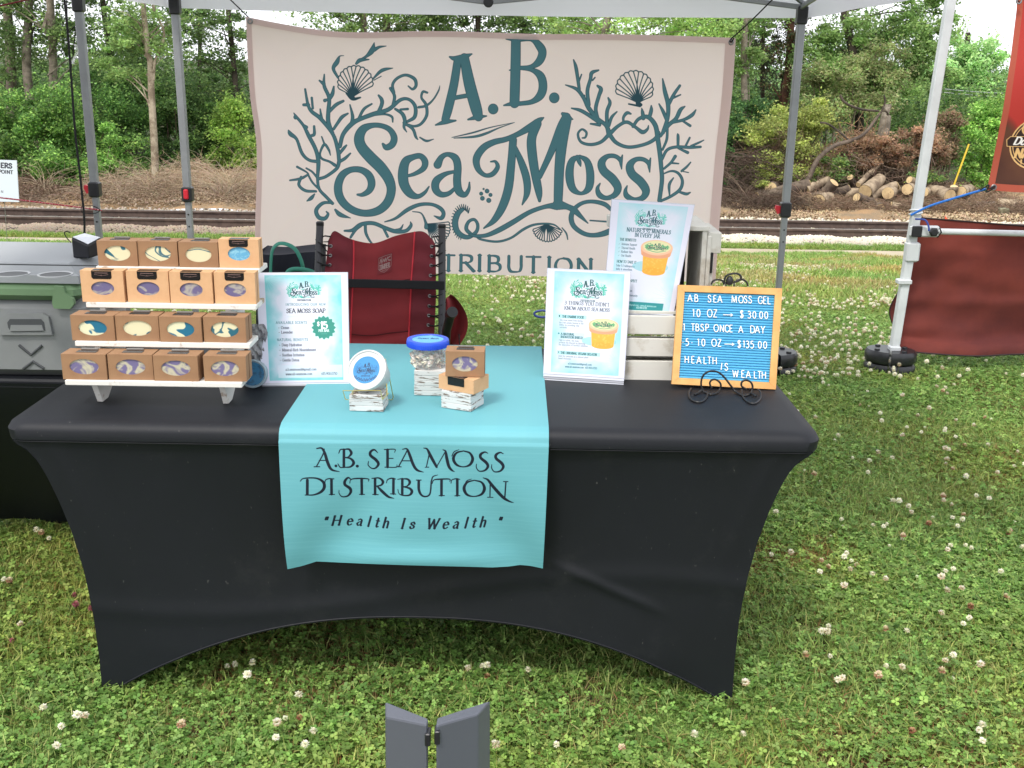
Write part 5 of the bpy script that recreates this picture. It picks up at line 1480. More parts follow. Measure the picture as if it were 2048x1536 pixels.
# ------------------------------------------------------------------ right neighbour: white tent leg, rail, red half wall
wt = thing('canopy_tent', 'neighbouring white framed tent whose leaning corner leg stands at the right', 'canopy tent', (3.8, 1.7, 0))
YW = 3.2
pb, pt_ = PY(1783, 722, YW), PY(1903, -12, YW)
pb.z = 0.02
pole(wt, pb, pt_, .044, pole_white)
d_ = (pt_ - pb).normalized()
def on_pole(v):   # point of the pole seen at photo row v
    t = None; lo, hi = 0.0, (pt_ - pb).length
    for _ in range(40):
        md = (lo + hi) / 2; P_ = pb + d_ * md
        u0 = PY(1800, v, YW).z
        if P_.z > u0: hi = md
        else: lo = md
    return pb + d_ * lo
for x, y in ((2.3, .1), (5.3, .1), (5.3, 3.2)): pole(wt, (x, y, 0), (x, y, 1.87), .042, pole_white)
c = on_pole(495); MB().bbox(c + Vector((.008, -.004, -.02)), (.068, .058, .10), .008).build('foot_sleeve', pm('white_plastic', lin((196, 200, 202)), .45), wt, fix=True)
c = on_pole(562); MB().bbox(c + Vector((-.01, -.01, 0)), (.072, .052, .024), .004).build('clip', MATS['white_plastic'], wt, fix=True)
c = on_pole(700); MB().bbox(c + Vector((0, -.004, 0)), (.056, .056, .05), .006).build('clip', MATS['white_plastic'], wt, fix=True)
c = on_pole(460)
MB().bbox(c + Vector((.045, -.03, 0)), (.15, .028, .058), .008).build('rail_clamp', MATS['white_plastic'], wt, fix=True)
MB().bbox(c + Vector((0.002, -.048, 0)), (.052, .012, .056), .004).build('clamp_pad', black_pl, wt, fix=True)
MB().lathe([(.020, 0), (.024, .004), (.024, .014), (.016, .018)], c + Vector((.083, -.052, 0)), 6, Rxm).build('clamp_knob', black_pl, wt, fix=True)
MB().tube([c + Vector((.10, -.03, .0)), PY(2048, 470, YW - .03) + Vector((.9, 0, 0))], .0155, 12).build('half_wall_rail', pole_white, wt, smooth=True, fix=True)
MB().tube([c + Vector((.118, -.03, .026)), c + Vector((.124, -.055, 0)), c + Vector((.118, -.03, -.03)), c + Vector((.112, -.01, 0)), c + Vector((.118, -.03, .026))], .003, 6).build('tie', cordm, wt, fix=True)
for v in (425, 433): 
    c2 = on_pole(v); MB().tube([c2 + Vector((.03 * cos(a), .03 * sin(a), .004 * a)) for a in np.linspace(0, 6.4, 16)], .005, 6).build('white_tie', MATS['white_plastic'], wt, fix=True)
wallm = pm('red_wall_cloth', lin((124, 54, 44)), .9, var=(1.6, lin((92, 40, 38)), .35, .65), transl=.12, bump=(260, .15, .001))
rw = thing('tent_wall', 'dark red half height tent wall hanging from the white rail at the right', 'tent wall', (3.0, 3.25, .4))
tp = smooth_pts(np.array([(1822, 434), (1900, 440), (2048, 452), (2300, 470), (2700, 492)]), 4)
bt = smooth_pts(np.array([(1792, 700), (1850, 706), (1950, 712), (2048, 708), (2300, 708), (2700, 722)]), 4)
def wall_pt(a, b):
    T_, B_ = along(tp, a), along(bt, a)
    u, v = T_ * (1 - b) + B_ * b
    u -= 22 * math.exp(-((b - .7) ** 2) / .02) * max(0, 1 - a * 9)
    y = 3.27 + .018 * sin(a * 22 + b * 2) * b + .006 * sin(a * 60 + b * 25) * math.exp(-a * 5) + .008 * math.exp(-((b - .45 - .3 * a + .02 * sin(a * 20)) ** 2) * 300) - .007 * math.exp(-((b - .62 + .12 * a) ** 2) * 500) + .005 * sin(b * 36 + a * 8) * max(0, b - .75) * 4 + .012 * sin(a * 9 - b * 9) + .022 * math.exp(-((b - .72 - .25 * a) ** 2) * 90) + .02 * math.exp(-((b - .9 + .18 * a) ** 2) * 200) - .03 * b * (b > .9)
    return PY(u, v, y)
MB().grid(wall_pt, 110, 60).build('cloth', wallm, rw, smooth='all', fix=True)
MB().tube([wall_pt(0, b) + Vector((0, -.002, 0)) for b in np.linspace(0, 1, 30)], .0035, 5).build('edge_binding', pm('dark_binding', lin((44, 30, 30)), .8), rw, smooth=True, fix=True)
MB().tube([wall_pt(a, 1) + Vector((0, -.002, 0)) for a in np.linspace(0, 1, 40)], .0045, 5).build('bottom_hem', MATS['dark_binding'], rw, smooth=True, fix=True)
MB().tube([wall_pt(a, 0) + Vector((0, -.002, 0)) for a in np.linspace(0, 1, 40)], .004, 5).build('top_hem', MATS['dark_binding'], rw, smooth=True, fix=True)
w_ = weights('stacked black weight plates round the foot of the white tent leg', (pb.x - .01, YW, 0), radians(-20))

# red and brown printed sail banner at the upper right
cr_ = Cv(700, 800, (178, 50, 42))
Mn = vnoise(700, 800, 4, 4, 9)
X_, Y_ = np.meshgrid(np.arange(700) / 700, np.arange(800) / 800)
dark = np.clip((Y_ - (.60 + .22 * np.clip(X_ * 5, 0, 1) - .1 * (Mn - .5))) * 14, 0, 1)
cr_.mixmap(np.clip(.5 - np.abs(X_ - .42 - .1 * Y_) * 3 + (Mn - .5), 0, .75) * (Y_ < .55), (150, 40, 36))
cr_.mixmap(dark, (70, 36, 26))
cr_.mixmap(dark * np.clip(Mn * 2.2 - .9, 0, .8), (122, 78, 50))
cr_.mixmap(((X_ < .03) | (Y_ > .965)) * 1.0, (172, 80, 60))
GOLD = (226, 182, 120)
ex = lambda x: 128 + (x - 330) * .48
ey = lambda y: 615 + (y - 630) * .57
for rx_, ry_, c_ in ((178, 172, GOLD), (168, 162, (58, 32, 26)), (158, 152, GOLD), (152, 146, (48, 28, 24))): cr_.ell(ex(330), ey(630), rx_ * .48, ry_ * .57, c_)
for x_, y_, rx_, ry_, c_ in ((268, 535, 52, 46, GOLD), (268, 538, 38, 32, (88, 46, 32)), (262, 540, 20, 16, (170, 84, 60))): cr_.ell(ex(x_), ey(y_), rx_ * .48, ry_ * .57, c_)
cr_.poly([(ex(x), ey(y)) for x, y in ((150, 590), (500, 570), (520, 640), (150, 655), (128, 640), (140, 612))], (42, 24, 22))
cr_.strokes([[[ex(x), ey(y), 2.6] for x, y in q] for q in (((150, 590), (330, 582), (520, 574)), ((150, 655), (330, 650), (520, 642)), ((150, 590), (128, 612), (138, 655), (152, 655)))], GOLD, curve=False)
tx(cr_, 'Do', ex(176), ey(640), 27, (240, 236, 230), .2, .3, False, slant=.3)
tx(cr_, 'NA', ex(196), ey(724), 31, GOLD, .24, 0, False, slant=.12)
cr_.strokes([[[ex(250), ey(742), 6], [ex(252), ey(760), 5]], [[ex(252), ey(756), 2], [ex(254), ey(778), 2]]], GOLD)
sb = thing('printed_sail_banner', 'red and dark brown printed banner with a round gold emblem at the upper right edge', 'banner', (2.9, 3.0, 1.3))
YS = 2.95
sl = np.array([(2036, -40), (2033, 20), (2022, 110), (2006, 220), (1988, 310), (1974, 380)]); sr = np.array([(2450, -50), (2440, 60), (2430, 200), (2420, 392)])
def sail(a, b, off=0):
    L_, R_ = along(sl, b), along(sr, b); u, v = L_ * (1 - a) + R_ * a; v += 3 * sin(a * 9) * b
    return PY(u, v, YS - .02 * sin(a * 5 + b * 3) - off + .012 * sin(b * 9 + a))
MB().grid(sail, 50, 50, lambda a, b: (a * 1.0, 1 - b)).build('cloth', im('sail_print', cr_.image('sail_print'), .7, transl=.15, bump=(700, .08, .001)), sb, smooth='all', fix=True)
MB().lathe([(.008, -.002), (.014, -.002), (.015, 0), (.013, .002), (.008, .002), (.008, -.002)], sail(.028, .985, .01), 18, Rxm, cap=False).build('grommet', brass, sb, smooth=True, fix=True)
MB().lathe([(.008, -.002), (.014, -.002), (.015, 0), (.013, .002), (.008, .002), (.008, -.002)], PY(2038, 2, YS - .03), 18, Rxm, cap=False).build('grommet', brass, sb, smooth=True, fix=True)
bl = pm('blue_cord', lin((40, 110, 196)), .6)
rope('blue_strap', 'bright blue cord pulling the red and brown banner down to the white tent leg', [PY(1822, 430, 3.14), PY(1860, 412, 3.1), PY(1920, 393, 3.04), PY(1972, 378, 2.97)], .0058, bl)
rope('blue_strap', 'short blue cord hanging from the white tie over the clamp', [PY(1830, 438, 3.15), PY(1850, 440, 3.13), PY(1857, 452, 3.12), PY(1858, 462, 3.12)], .0048, pm('blue_cord_dark', lin((42, 70, 150)), .6))
rope('bungee_hook', 'black hook and cord knotted through the lower corner of the red and brown banner', [PY(1960, 380, 2.97), PY(1978, 370, 2.95), PY(1972, 384, 2.95), PY(1985, 378, 2.94), PY(1990, 372, 2.94), PY(1978, 378, 2.94)], .0035, cordm)
rope('bungee', 'black cord end at the top corner of the red banner', [PY(2020, -8, 2.95), PY(2034, 0, 2.93), PY(2040, 5, 2.92)], .003, cordm)

# ------------------------------------------------------------------ black spandex covered table
clothm = pm('black_spandex', lin((17, 20, 28)), .6, var=(2.2, lin((13, 16, 23)), .35, .65), bump=(900, .12, .0008), spec=.4)
_n = clothm.node_tree; _b = _n.nodes['Principled BSDF']; _c = _b.inputs['Base Color'].links[0].from_socket      # lint and dust
_tc = _n.nodes.new('ShaderNodeTexCoord'); _mp = _n.nodes.new('ShaderNodeMapping'); _mp.inputs['Scale'].default_value = (1, 1, .45)
_v = _n.nodes.new('ShaderNodeTexNoise'); _v.inputs['Scale'].default_value = 120; _v.inputs['Detail'].default_value = 3
_w = _n.nodes.new('ShaderNodeTexNoise'); _w.inputs['Scale'].default_value = 5; _w.inputs['Detail'].default_value = 8; _w.inputs['Roughness'].default_value = .8
_n.links.new(_tc.outputs['Object'], _mp.inputs[0]); _n.links.new(_mp.outputs[0], _v.inputs[0]); _n.links.new(_tc.outputs['Object'], _w.inputs[0])
_r1 = _n.nodes.new('ShaderNodeMapRange'); _r1.inputs[1].default_value = .71; _r1.inputs[2].default_value = .78; _r1.inputs[4].default_value = .35; _n.links.new(_v.outputs[0], _r1.inputs[0])
_r2 = _n.nodes.new('ShaderNodeMapRange'); _r2.inputs[1].default_value = .55; _r2.inputs[2].default_value = .85; _r2.inputs[4].default_value = .07; _n.links.new(_w.outputs[0], _r2.inputs[0])
_ad = _n.nodes.new('ShaderNodeMath'); _ad.operation = 'ADD'; _n.links.new(_r1.outputs[0], _ad.inputs[0]); _n.links.new(_r2.outputs[0], _ad.inputs[1])
_mx = _n.nodes.new('ShaderNodeMix'); _mx.data_type = 'RGBA'; _mx.inputs[7].default_value = (*lin((120, 118, 116)), 1)
_n.links.new(_ad.outputs[0], _mx.inputs[0]); _n.links.new(_c, _mx.inputs[6]); _n.links.new(_mx.outputs[2], _b.inputs['Base Color'])
W2, Y0, Y1, ZT = .932, 0.0, .775, .74
hwz = [(0.0, .785), (.12, .782), (.25, .783), (.36, .792), (.46, .808), (.535, .826), (.60, .846), (.64, .862), (.67, .882), (.69, .912)]
def hw(z): return float(np.interp(z, [a for a, _ in hwz], [b for _, b in hwz]))
def depth_in(z): return .045 * (1 - min(1, z / .69)) ** .7
tb = thing('display_table', 'folding table in a tight black stretch cover, the front one with the aqua runner', 'table', (0, .38, 0))
m = MB()
def sgn(x): return (x > 0) - (x < 0)
def loop(z, inset, n=40, r=.05):
    """rounded rectangle ring"""
    hx = W2 - inset; y0, y1 = Y0 + inset, Y1 - inset; out = []
    for cx, cy, a0 in ((hx - r, y0 + r, -90), (hx - r, y1 - r, 0), (-hx + r, y1 - r, 90), (-hx + r, y0 + r, 180)):
        for k in range(n // 4 + 1):
            a = radians(a0 + 90 * k / (n // 4)); out.append((cx + r * cos(a), cy + r * sin(a), z))
    return out
rings = [loop(ZT, .035), loop(ZT - .002, .018), loop(ZT - .009, .006), loop(ZT - .02, 0), loop(ZT - .042, .002), loop(ZT - .05, .012)]
nR = len(rings[0]); o = 0
for rg in rings: m.v += rg
for k in range(len(rings) - 1):
    for i in range(nR):
        j = (i + 1) % nR; m.f.append((k * nR + i, k * nR + j, (k + 1) * nR + j, (k + 1) * nR + i)[::-1])
m.f.append(tuple(range(nR)))
m.build('cover_top', clothm, tb, smooth=True, fix=True)
MB().tube([(x, y, z) for x, y, z in loop(ZT - .046, .0045)] + [loop(ZT - .046, .0045)[0]], .0016, 5).build('rim_seam', clothm, tb, smooth=True, fix=True)
# side skirts with arched hems
za = .235
def skirt_front(a, b, y_at, sag=.03, s=1):
    q = 2 * a - 1
    zb = za * (1 - abs(q) ** 2.35)
    zb = max(zb, .004)
    z = (ZT - .045) * (1 - b) + zb * b
    x = q * hw(z)
    y = y_at(z) + s * (sag * (1 - q * q) * sin(pi * min(1, (ZT - z) / .6)) * .8)
    return Vector((x, y, z))
fy = lambda z: Y0 + .010 + depth_in(z)
by = lambda z: Y1 - .010 - depth_in(z)
def front_pt(a, b): 
    p = skirt_front(a, b, fy)
    # crease pulled from the runner's corner
    p.y -= .006 * math.exp(-((p.z - .40 + (p.x - .30) * .45) ** 2) / .00015) * (1 if .3 < p.x < .62 else 0) * sin(pi * min(1, max(0, (p.x - .3) / .32)))
    p.y -= .003 * math.exp(-((p.z - .30 - .06 * sin(p.x * 3)) ** 2) / .0006)
    for s_ in (-1, 1):      # tension folds running from the rim corners down to the feet
        e_ = (W2 - s_ * p.x); h_ = ZT - .05 - p.z
        p.y -= .0035 * math.exp(-((e_ - .10 - h_ * .34) ** 2) / .0004) * math.exp(-h_ * 3.5) + .0030 * math.exp(-((e_ - .24 - h_ * .16) ** 2) / .0009) * (h_ / .69) ** 2
    p.y += .0022 * sin(p.x * 26 + p.z * 7) * math.exp(-(ZT - .05 - p.z) * 22)
    return p
MB().grid(front_pt, 120, 60).build('front_skirt', clothm, tb, smooth='all', fix=True)
MB().grid(lambda a, b: skirt_front(1 - a, b, by, s=-1), 80, 30).build('back_skirt', clothm, tb, smooth='all', fix=True)
for s in (-1, 1):
    def side(a, b, s=s):
        q = 2 * a - 1
        zb = max(.004, .20 * (1 - abs(q) ** 2.2)); z = (ZT - .045) * (1 - b) + zb * b
        yc = (fy(z) + by(z)) / 2; yh = (by(z) - fy(z)) / 2
        return Vector((s * (hw(z) - .02 * (1 - q * q) * sin(pi * min(1, (ZT - z) / .6))), yc + s * q * yh, z))
    MB().grid(side, 40, 40).build('side_skirt', clothm, tb, smooth='all', fix=True)
# hem roll and foot pockets
MB().tube([front_pt(a, 1) + Vector((0, -.001, .004)) for a in np.linspace(0.01, .99, 90)], .002, 5).build('hem', clothm, tb, smooth=True, fix=True)
for x in (-1, 1):
    for yy in (.1, .675):
        MB().tube([(x * .77, yy, .003), (x * .77, yy, .70)], .014, 8).build('leg', pole_grey, tb, fix=True)
tops = MB().bbox((0, .3875, ZT - .03), (1.79, .70, .03), .008); tops.build('tabletop', pm('tabletop_plastic', lin((200, 200, 196)), .5), tb, fix=True)

# second table at the left
tb2 = thing('display_table', 'second table in black cloth standing behind at the far left under the cooler', 'table', (-1.75, 1.2, 0))
T2Z = .665
t2x0, t2x1, t2y0, t2y1 = -2.75, -.97, .60, 1.30
MB().bbox(((t2x0 + t2x1) / 2, (t2y0 + t2y1) / 2, T2Z - .015), (t2x1 - t2x0, t2y1 - t2y0, .03), .006).build('cloth_top', clothm, tb2, fix=True)
def t2f(a, b):
    z = (T2Z - .01) * (1 - b) + (.03 + .02 * sin(a * 11)) * b
    x = t2x0 + (t2x1 - t2x0) * a - .12 * b * (2 * a - 1)
    return Vector((x, t2y0 - .004 + .45 * b ** 1.2 * 1.0 + .02 * sin(a * 13 + 2 * b) * b + .01 * sin(a * 37 + b * 4) * b, z))
MB().grid(t2f, 80, 24).build('front_drape', clothm, tb2, smooth='all', fix=True)
def t2s(a, b):
    z = (T2Z - .01) * (1 - b) + .04 * b
    return Vector((t2x1 + .003 - .12 * b, (t2y0 + .45 * b ** 1.2) * (1 - a) + t2y1 * a, z))
MB().grid(t2s, 10, 16).build('side_drape', clothm, tb2, smooth='all', fix=True)
for x in (t2x0 + .1, t2x1 - .2): MB().tube([(x, 1.15, 0), (x, 1.15, T2Z - .03)], .014, 8).build('leg', pole_grey, tb2, fix=True)

# ------------------------------------------------------------------ aqua runner
rn = thing('table_runner', 'aqua table runner with black lettering hanging over the front of the black table', 'table runner', (0, .3, ZT))
RX0, RX1 = -.300, .309
RW, RH = 1160, 760
PPR = RW / (RX1 - RX0)
cvr = Cv(RW, RH, (98, 164, 174))
strip = vnoise(RW, RH, 6, 190, 21, 2); cvr.mixmap(np.clip(strip - .42, 0, 1) * 1.0, (110, 176, 184))
RT = '''290,797,5 325,797,5;305,795,6 345,720,6 352,688,6;305,684,6 335,682,9 355,710,13 375,770,15 400,815,12 450,830,3;322,758,5 372,758,5;428,793,14;
478,692,13 478,800,13;478,690,5 510,690,10 525,715,13 505,738,6 478,740,5;478,740,5 520,748,10 540,775,14 520,800,9 478,803,5;445,714,4 455,692,6 478,689,5;478,804,5 455,802,6 440,780,4;563,797,15;
692,712,4 670,694,9 647,707,12 647,730,14 680,758,15 697,785,13 680,810,9 655,813,6 632,792,5 634,768,4;755,695,13 755,805,13;735,693,5 800,692,5 800,712,3;755,750,5 790,750,5;738,806,5 810,806,5 815,790,3;
812,803,5 842,803,5;825,803,6 862,735,6 880,700,6;850,692,4 878,690,8 893,720,13 920,790,14 945,822,12 985,835,3;850,765,5 908,765,5;
995,805,4 1018,804,5;1003,803,5 1022,718,6;985,684,4 1008,692,9 1030,735,15 1068,803,12;1068,803,5 1125,705,5;1108,695,4 1125,705,9 1132,745,15 1146,800,14 1165,825,10 1182,834,3;
1240,702,6 1195,715,10 1175,752,14 1195,790,12 1238,804,6 1280,790,12 1298,752,14 1280,715,10 1240,702,6;1165,735,4 1180,708,5 1210,694,3;
1395,715,4 1375,708,8 1350,722,13 1350,745,14 1385,775,15 1395,800,13 1375,825,9 1340,830,6 1322,808,5 1322,785,4;1493,717,4 1473,710,8 1448,724,13 1448,747,14 1483,777,15 1493,802,13 1473,827,9 1438,832,6 1420,810,5 1420,787,4;
248,880,14 248,968,14;203,886,4 225,869,6 300,868,8 345,890,13 355,925,15 335,955,13 290,973,8 235,973,5;400,878,13 400,974,13;385,976,5 418,976,5;360,906,4 362,882,5 385,873,6 415,875,5;
525,884,4 505,870,9 485,890,13 485,915,14 515,940,15 520,965,13 500,990,9 465,993,6 447,970,4 447,950,3;590,880,13 590,980,13;575,982,5 607,982,5;515,906,4 522,883,5 560,877,8 630,881,6 633,897,3;
675,880,13 675,980,13;660,982,5 695,982,5;655,878,5 700,876,8 725,897,13 715,920,9 675,930,5;690,930,8 720,960,15 760,992,12 797,1001,3;793,880,13 793,972,13;775,974,5 808,974,5;748,906,4 755,886,5 780,876,7 806,880,5;
850,880,13 850,975,13;820,882,4 850,876,6;850,877,5 885,880,10 898,900,13 880,922,6 850,926,5;850,926,5 895,935,11 912,955,14 895,978,9 850,980,6 828,968,4 822,945,4;
955,888,13 957,945,13 975,978,10 1005,985,8 1028,965,8 1035,890,7;940,884,5 970,884,5;1035,895,7 1045,864,6 1075,853,3;1100,888,13 1100,980,13;1085,982,5 1118,982,5;1040,907,4 1052,884,5 1090,880,8 1150,881,6 1152,896,3;
1200,885,13 1200,985,13;1185,987,5 1216,987,5;1160,907,4 1165,887,5 1195,879,6 1216,884,4;
1308,890,6 1262,905,10 1243,942,15 1262,982,12 1308,995,6 1355,980,12 1373,942,15 1355,903,10 1308,890,6;1248,915,4 1262,893,5 1290,882,3;
1410,900,6 1408,998,6;1393,1000,5 1427,1000,5;1365,873,4 1395,886,11 1430,930,16 1490,995,16 1530,1020,10 1558,1028,3;1510,896,7 1503,1000,7;1495,893,5 1523,893,5'''
def to_runner(st, y=-.004, grow=1.4):
    out = []
    for s_ in st:
        row = []
        for u, v, w in s_:
            p = PY(u, v, y); k = (y + CAM_D) / F_PX
            row.append([(p.x - RX0) * PPR, (ZT - .012 - p.z) * PPR, w * k * PPR * grow])
        out.append(row)
    return out
INK = (14, 24, 40)
cvr.strokes(to_runner(ps(RT, ZC, 3.2)), INK)
h3 = []
for ch, x, y in (('"', 340, 1190), ('H', 392, 1184), ('e', 488, 1184), ('a', 552, 1184), ('l', 622, 1185), ('t', 672, 1186), ('h', 720, 1186), ('I', 838, 1188), ('s', 896, 1188), ('W', 1004, 1188), ('e', 1104, 1189), ('a', 1170, 1190), ('l', 1242, 1190), ('t', 1290, 1191), ('h', 1338, 1191), ('"', 1452, 1196)):
    u, v = ZC(x, y)
    h3 += text_strokes(ch, u, v, 19.5, dirx=(1, .01), weight=.17, contrast=.6, slant=.24, sx=1.12)
cvr.strokes(to_runner(h3), INK, curve=False)
run_img = cvr.image('runner_print')
runm = im('runner_fabric', run_img, .62, bump=(420, .10, .0006), spec=.35)
# path of the cloth in depth: back edge, over the top, round the front edge and down
prof = [(.80, .72, 0), (.782, .741, 0)]
prof = [(.785, .722), (.778, .738), (.765, .7435), (.60, .7435), (.30, .7435), (.06, .7435), (.025, .7425), (.004, .736), (-.006, .726), (-.010, .712)]
flen = ZT - .012 - .412
def run_front(x, dz):
    """hanging part: x in 0..1 across, dz metres below the top"""
    s = dz / flen
    q = 2 * x - 1
    y = -.012 - .010 * sin(pi * s * .9)
    y -= .012 * s * s * (math.exp(-((x - .02) ** 2) * 60) + .8 * math.exp(-((x - 1.0) ** 2) * 60))
    y += .026 * (math.exp(-((x - .12 - .35 * (1 - s)) ** 2) * 50) + math.exp(-((x - .93 + .33 * (1 - s)) ** 2) * 50)) * s
    y -= .012 * math.exp(-((s - .96) ** 2) * 120) * math.exp(-(q ** 2) * 3)
    return y
def runner(a, b):
    x = RX0 + (RX1 - RX0) * a
    cut = .36
    if b < cut:
        t = b / cut * (len(prof) - 1); i = min(len(prof) - 2, int(t)); f = t - i
        y = prof[i][0] * (1 - f) + prof[i + 1][0] * f; z = prof[i][1] * (1 - f) + prof[i + 1][1] * f
        return Vector((x, y, z))
    s = (b - cut) / (1 - cut)
    # uneven lower edge: corners hang, small tucks beside them
    vb = float(np.interp(a, [0, .05, .11, .16, .3, .8, .87, .91, .95, 1], [1140, 1134, 1123, 1124, 1127, 1135, 1133, 1130, 1132, 1138]))
    ln = ZT - .012 - PY(560 + 524 * a, vb, run_front(a, flen)).z
    dz = .016 + (ln - .016) * s
    xx = x + .006 * s * (1 - 2 * a)
    return Vector((xx, run_front(a, dz), ZT - .012 - dz))
def run_uv(a, b):
    if b < .36: return (a, .9995)
    p = runner(a, b); return ((p.x - RX0) / (RX1 - RX0), 1 - (ZT - .012 - p.z) * PPR / RH)
MB().grid(runner, 90, 120, run_uv).build('fabric', runm, rn, smooth='all', fix=True)

# ------------------------------------------------------------------ red camp lounger behind the table
chm = pm('chair_red', lin((140, 36, 42)), .8, var=(3, lin((124, 32, 38)), .4, .65), bump=(500, .25, .001), sheen=.1)
chm2 = pm('chair_maroon', lin((116, 36, 46)), .85, var=(4, lin((102, 30, 40)), .4, .65), bump=(500, .25, .001))
pipe = pm('chair_piping', lin((206, 48, 62)), .7)
frame_m = pm('chair_frame', lin((58, 58, 62)), .5, metal=.2)
YCH = 1.9
ch = thing('lounge_chair', 'dark red folding lounge chair with laced black frame standing behind the table', 'chair', (-.3, YCH, 0))
def CH(u, v, y=YCH): return PY(u, v, y)
def fr_side(top_uv, mid_uv, y0, y1):
    a = CH(*top_uv, y0); b = CH(*mid_uv, y1)
    d = (b - a).normalized()
    k = (b.z - .05) / -d.z
    MB().tube([a, b, b + d * k], .0145, 12).build('side_tube', frame_m, ch, smooth=True, fix=True)
    MB().lathe([(.015, -.004), (.0158, 0), (.0158, .01), (.012, .014)], a, 12).build('tube_cap', black_pl, ch, smooth=True, fix=True)
    return a, b
La, Lb = fr_side((640, 450), (632, 640), YCH + .02, YCH - .10)
Ra, Rb = fr_side((884, 455), (884, 640), YCH + .02, YCH - .10)
tpc = smooth_pts(np.array([(656, 482), (668, 462), (690, 473), (715, 482), (750, 486), (790, 472), (820, 465), (846, 463), (864, 478), (871, 490)]), 5)
chl = np.array([(656, 482), (648, 505), (644, 560), (640, 640), (636, 760)]); chr_ = np.array([(871, 490), (873, 520), (872, 600), (868, 680), (864, 770)])
def cloth(a, b, off=0.0):
    t_ = along(tpc, a); L_, R_ = along(chl, b), along(chr_, b)
    u = L_[0] * (1 - a) + R_[0] * a; v0 = t_[1]; vb = 770
    v = v0 + (vb - v0) * b
    u = u * min(1, b * 3) + t_[0] * (1 - min(1, b * 3))
    q = 2 * a - 1
    y = YCH - .02 - .10 * b + .030 * (1 - q * q) + .004 * sin(b * 40 + a * 3) * (1 if abs(q) > .55 else .35) - .010 * math.exp(-((b - .32) ** 2) * 400) + .006 * sin(a * 17) * math.exp(-b * 10) + .008 * math.exp(-((b - .66 - .02 * sin(a * 4)) ** 2) * 1500)
    return PY(u, v, y - off)
MB().grid(lambda a, b: cloth(.27 + .51 * a, b), 40, 60).build('back_panel', chm, ch, smooth='all', fix=True)
MB().grid(lambda a, b: cloth(.27 * a, b), 22, 60).build('side_panel', chm2, ch, smooth='all', fix=True)
MB().grid(lambda a, b: cloth(.78 + .22 * a, b), 22, 60).build('side_panel', chm2, ch, smooth='all', fix=True)
for a in (.27, .78):
    MB().tube([cloth(a, b, .002) for b in np.linspace(0, 1, 50)], .0032, 6).build('piping', pipe, ch, smooth=True, fix=True)
for b in (.30, .64):
    MB().tube([cloth(a, b + .012 * sin(a * 3.1), .0005) for a in np.linspace(.27, .78, 30)], .0016, 5).build('seam', pm('seam_dark', lin((70, 18, 26)), .9), ch, smooth=True, fix=True)
# emblem printed on the backrest
ce = Cv(150, 130, (118, 32, 40)); GR = (150, 128, 124)
ce.strokes([[[8, 10, 3], [75, 6, 3], [142, 10, 3], [142, 90, 3], [110, 112, 3], [75, 124, 3], [40, 112, 3], [8, 90, 3], [8, 10, 3]]], GR, curve=False)
ce.strokes([[[18, 52, 5], [28, 20, 5], [34, 52, 5]], [[34, 52, 6], [42, 16, 6], [46, 56, 4]], [[52, 44, 7], [62, 26, 7], [70, 48, 7], [80, 24, 7], [88, 50, 7]], [[90, 40, 6], [102, 22, 6], [108, 44, 6]], [[112, 26, 8], [130, 22, 8]], [[114, 46, 8], [132, 50, 8]]], GR, curve=False)
tx(ce, 'TIMBER', 18, 96, 30, GR, .2, .1, True, sp=.02, sx=.92)
ce.strokes([[[48, 106, 3], [76, 110, 3], [104, 105, 3]]], GR)
ea_, eb_ = (.475, .145), (.60, .145 + .145)
MB().grid(lambda a, b: cloth(.475 + .125 * a, .105 + .125 * b, .0025), 8, 8, lambda a, b: (a, 1 - b)).build('emblem', im('chair_emblem', ce.image('chair_emblem'), .75), ch, smooth='all', fix=True)
# eyelets and lacing
eye = pm('eyelet', lin((150, 150, 150)), .3, metal=.9)
for side, us, A_, B_ in ((0, [(656, 492), (654, 511), (653, 530), (652, 550), (651, 575)], La, Lb), (1, [(864, 493), (864, 512), (863, 531), (862, 551), (861, 592), (860, 612), (859, 631), (857, 650)], Ra, Rb)):
    for (u, v) in us:
        a_ = .055 if side == 0 else .945
        v0, vb = along(tpc, a_)[1], 770
        p = cloth(a_, (v - v0) / (vb - v0), .003)
        MB().lathe([(.003, -.001), (.0065, -.001), (.007, .0005), (.0055, .0018), (.003, .001)], p, 12, Rxm, cap=False).build('eyelet', eye, ch, smooth=True, fix=True)
        t = (La.z - p.z - .012) / (La.z - Lb.z) if side == 0 else (Ra.z - p.z - .012) / (Ra.z - Rb.z)
        q = A_.lerp(B_, t)
        MB().tube([p + Vector((0, -.002, 0)), p.lerp(q, .5) + Vector((0, -.008, -.004)), q + Vector((0, -.015, 0)), q + Vector((.013 if side else -.013, 0, .008)), q + Vector((0, .014, .016)), p.lerp(q, .5) + Vector((0, .01, .03)), p + Vector((0, .004, .036))], .003, 6).build('lacing', cordm, ch, smooth=True, fix=True)
sa, sb_ = CH(640, 562, YCH - .075), CH(890, 568, YCH - .085)
for k, (A_, a_) in enumerate(((La, .02), (Ra, .98))):
    p = cloth(a_, .02, .002); MB().tube([p, A_.lerp(Lb if k == 0 else Rb, .18), p + Vector((0, 0, -.05)), A_.lerp(Lb if k == 0 else Rb, .32)], .003, 6).build('lacing', cordm, ch, smooth=True, fix=True)
M3 = Matrix(((sb_ - sa).normalized(), Vector((0, 1, 0)), (sb_ - sa).normalized().cross(Vector((0, 1, 0))))).transposed()
MB().bbox((sa + sb_) / 2 + Vector((0, -.03, 0)), ((sb_ - sa).length, .006, .034), .002, M=M3).build('strap', pm('strap_black', lin((24, 25, 30)), .8), ch, fix=True)
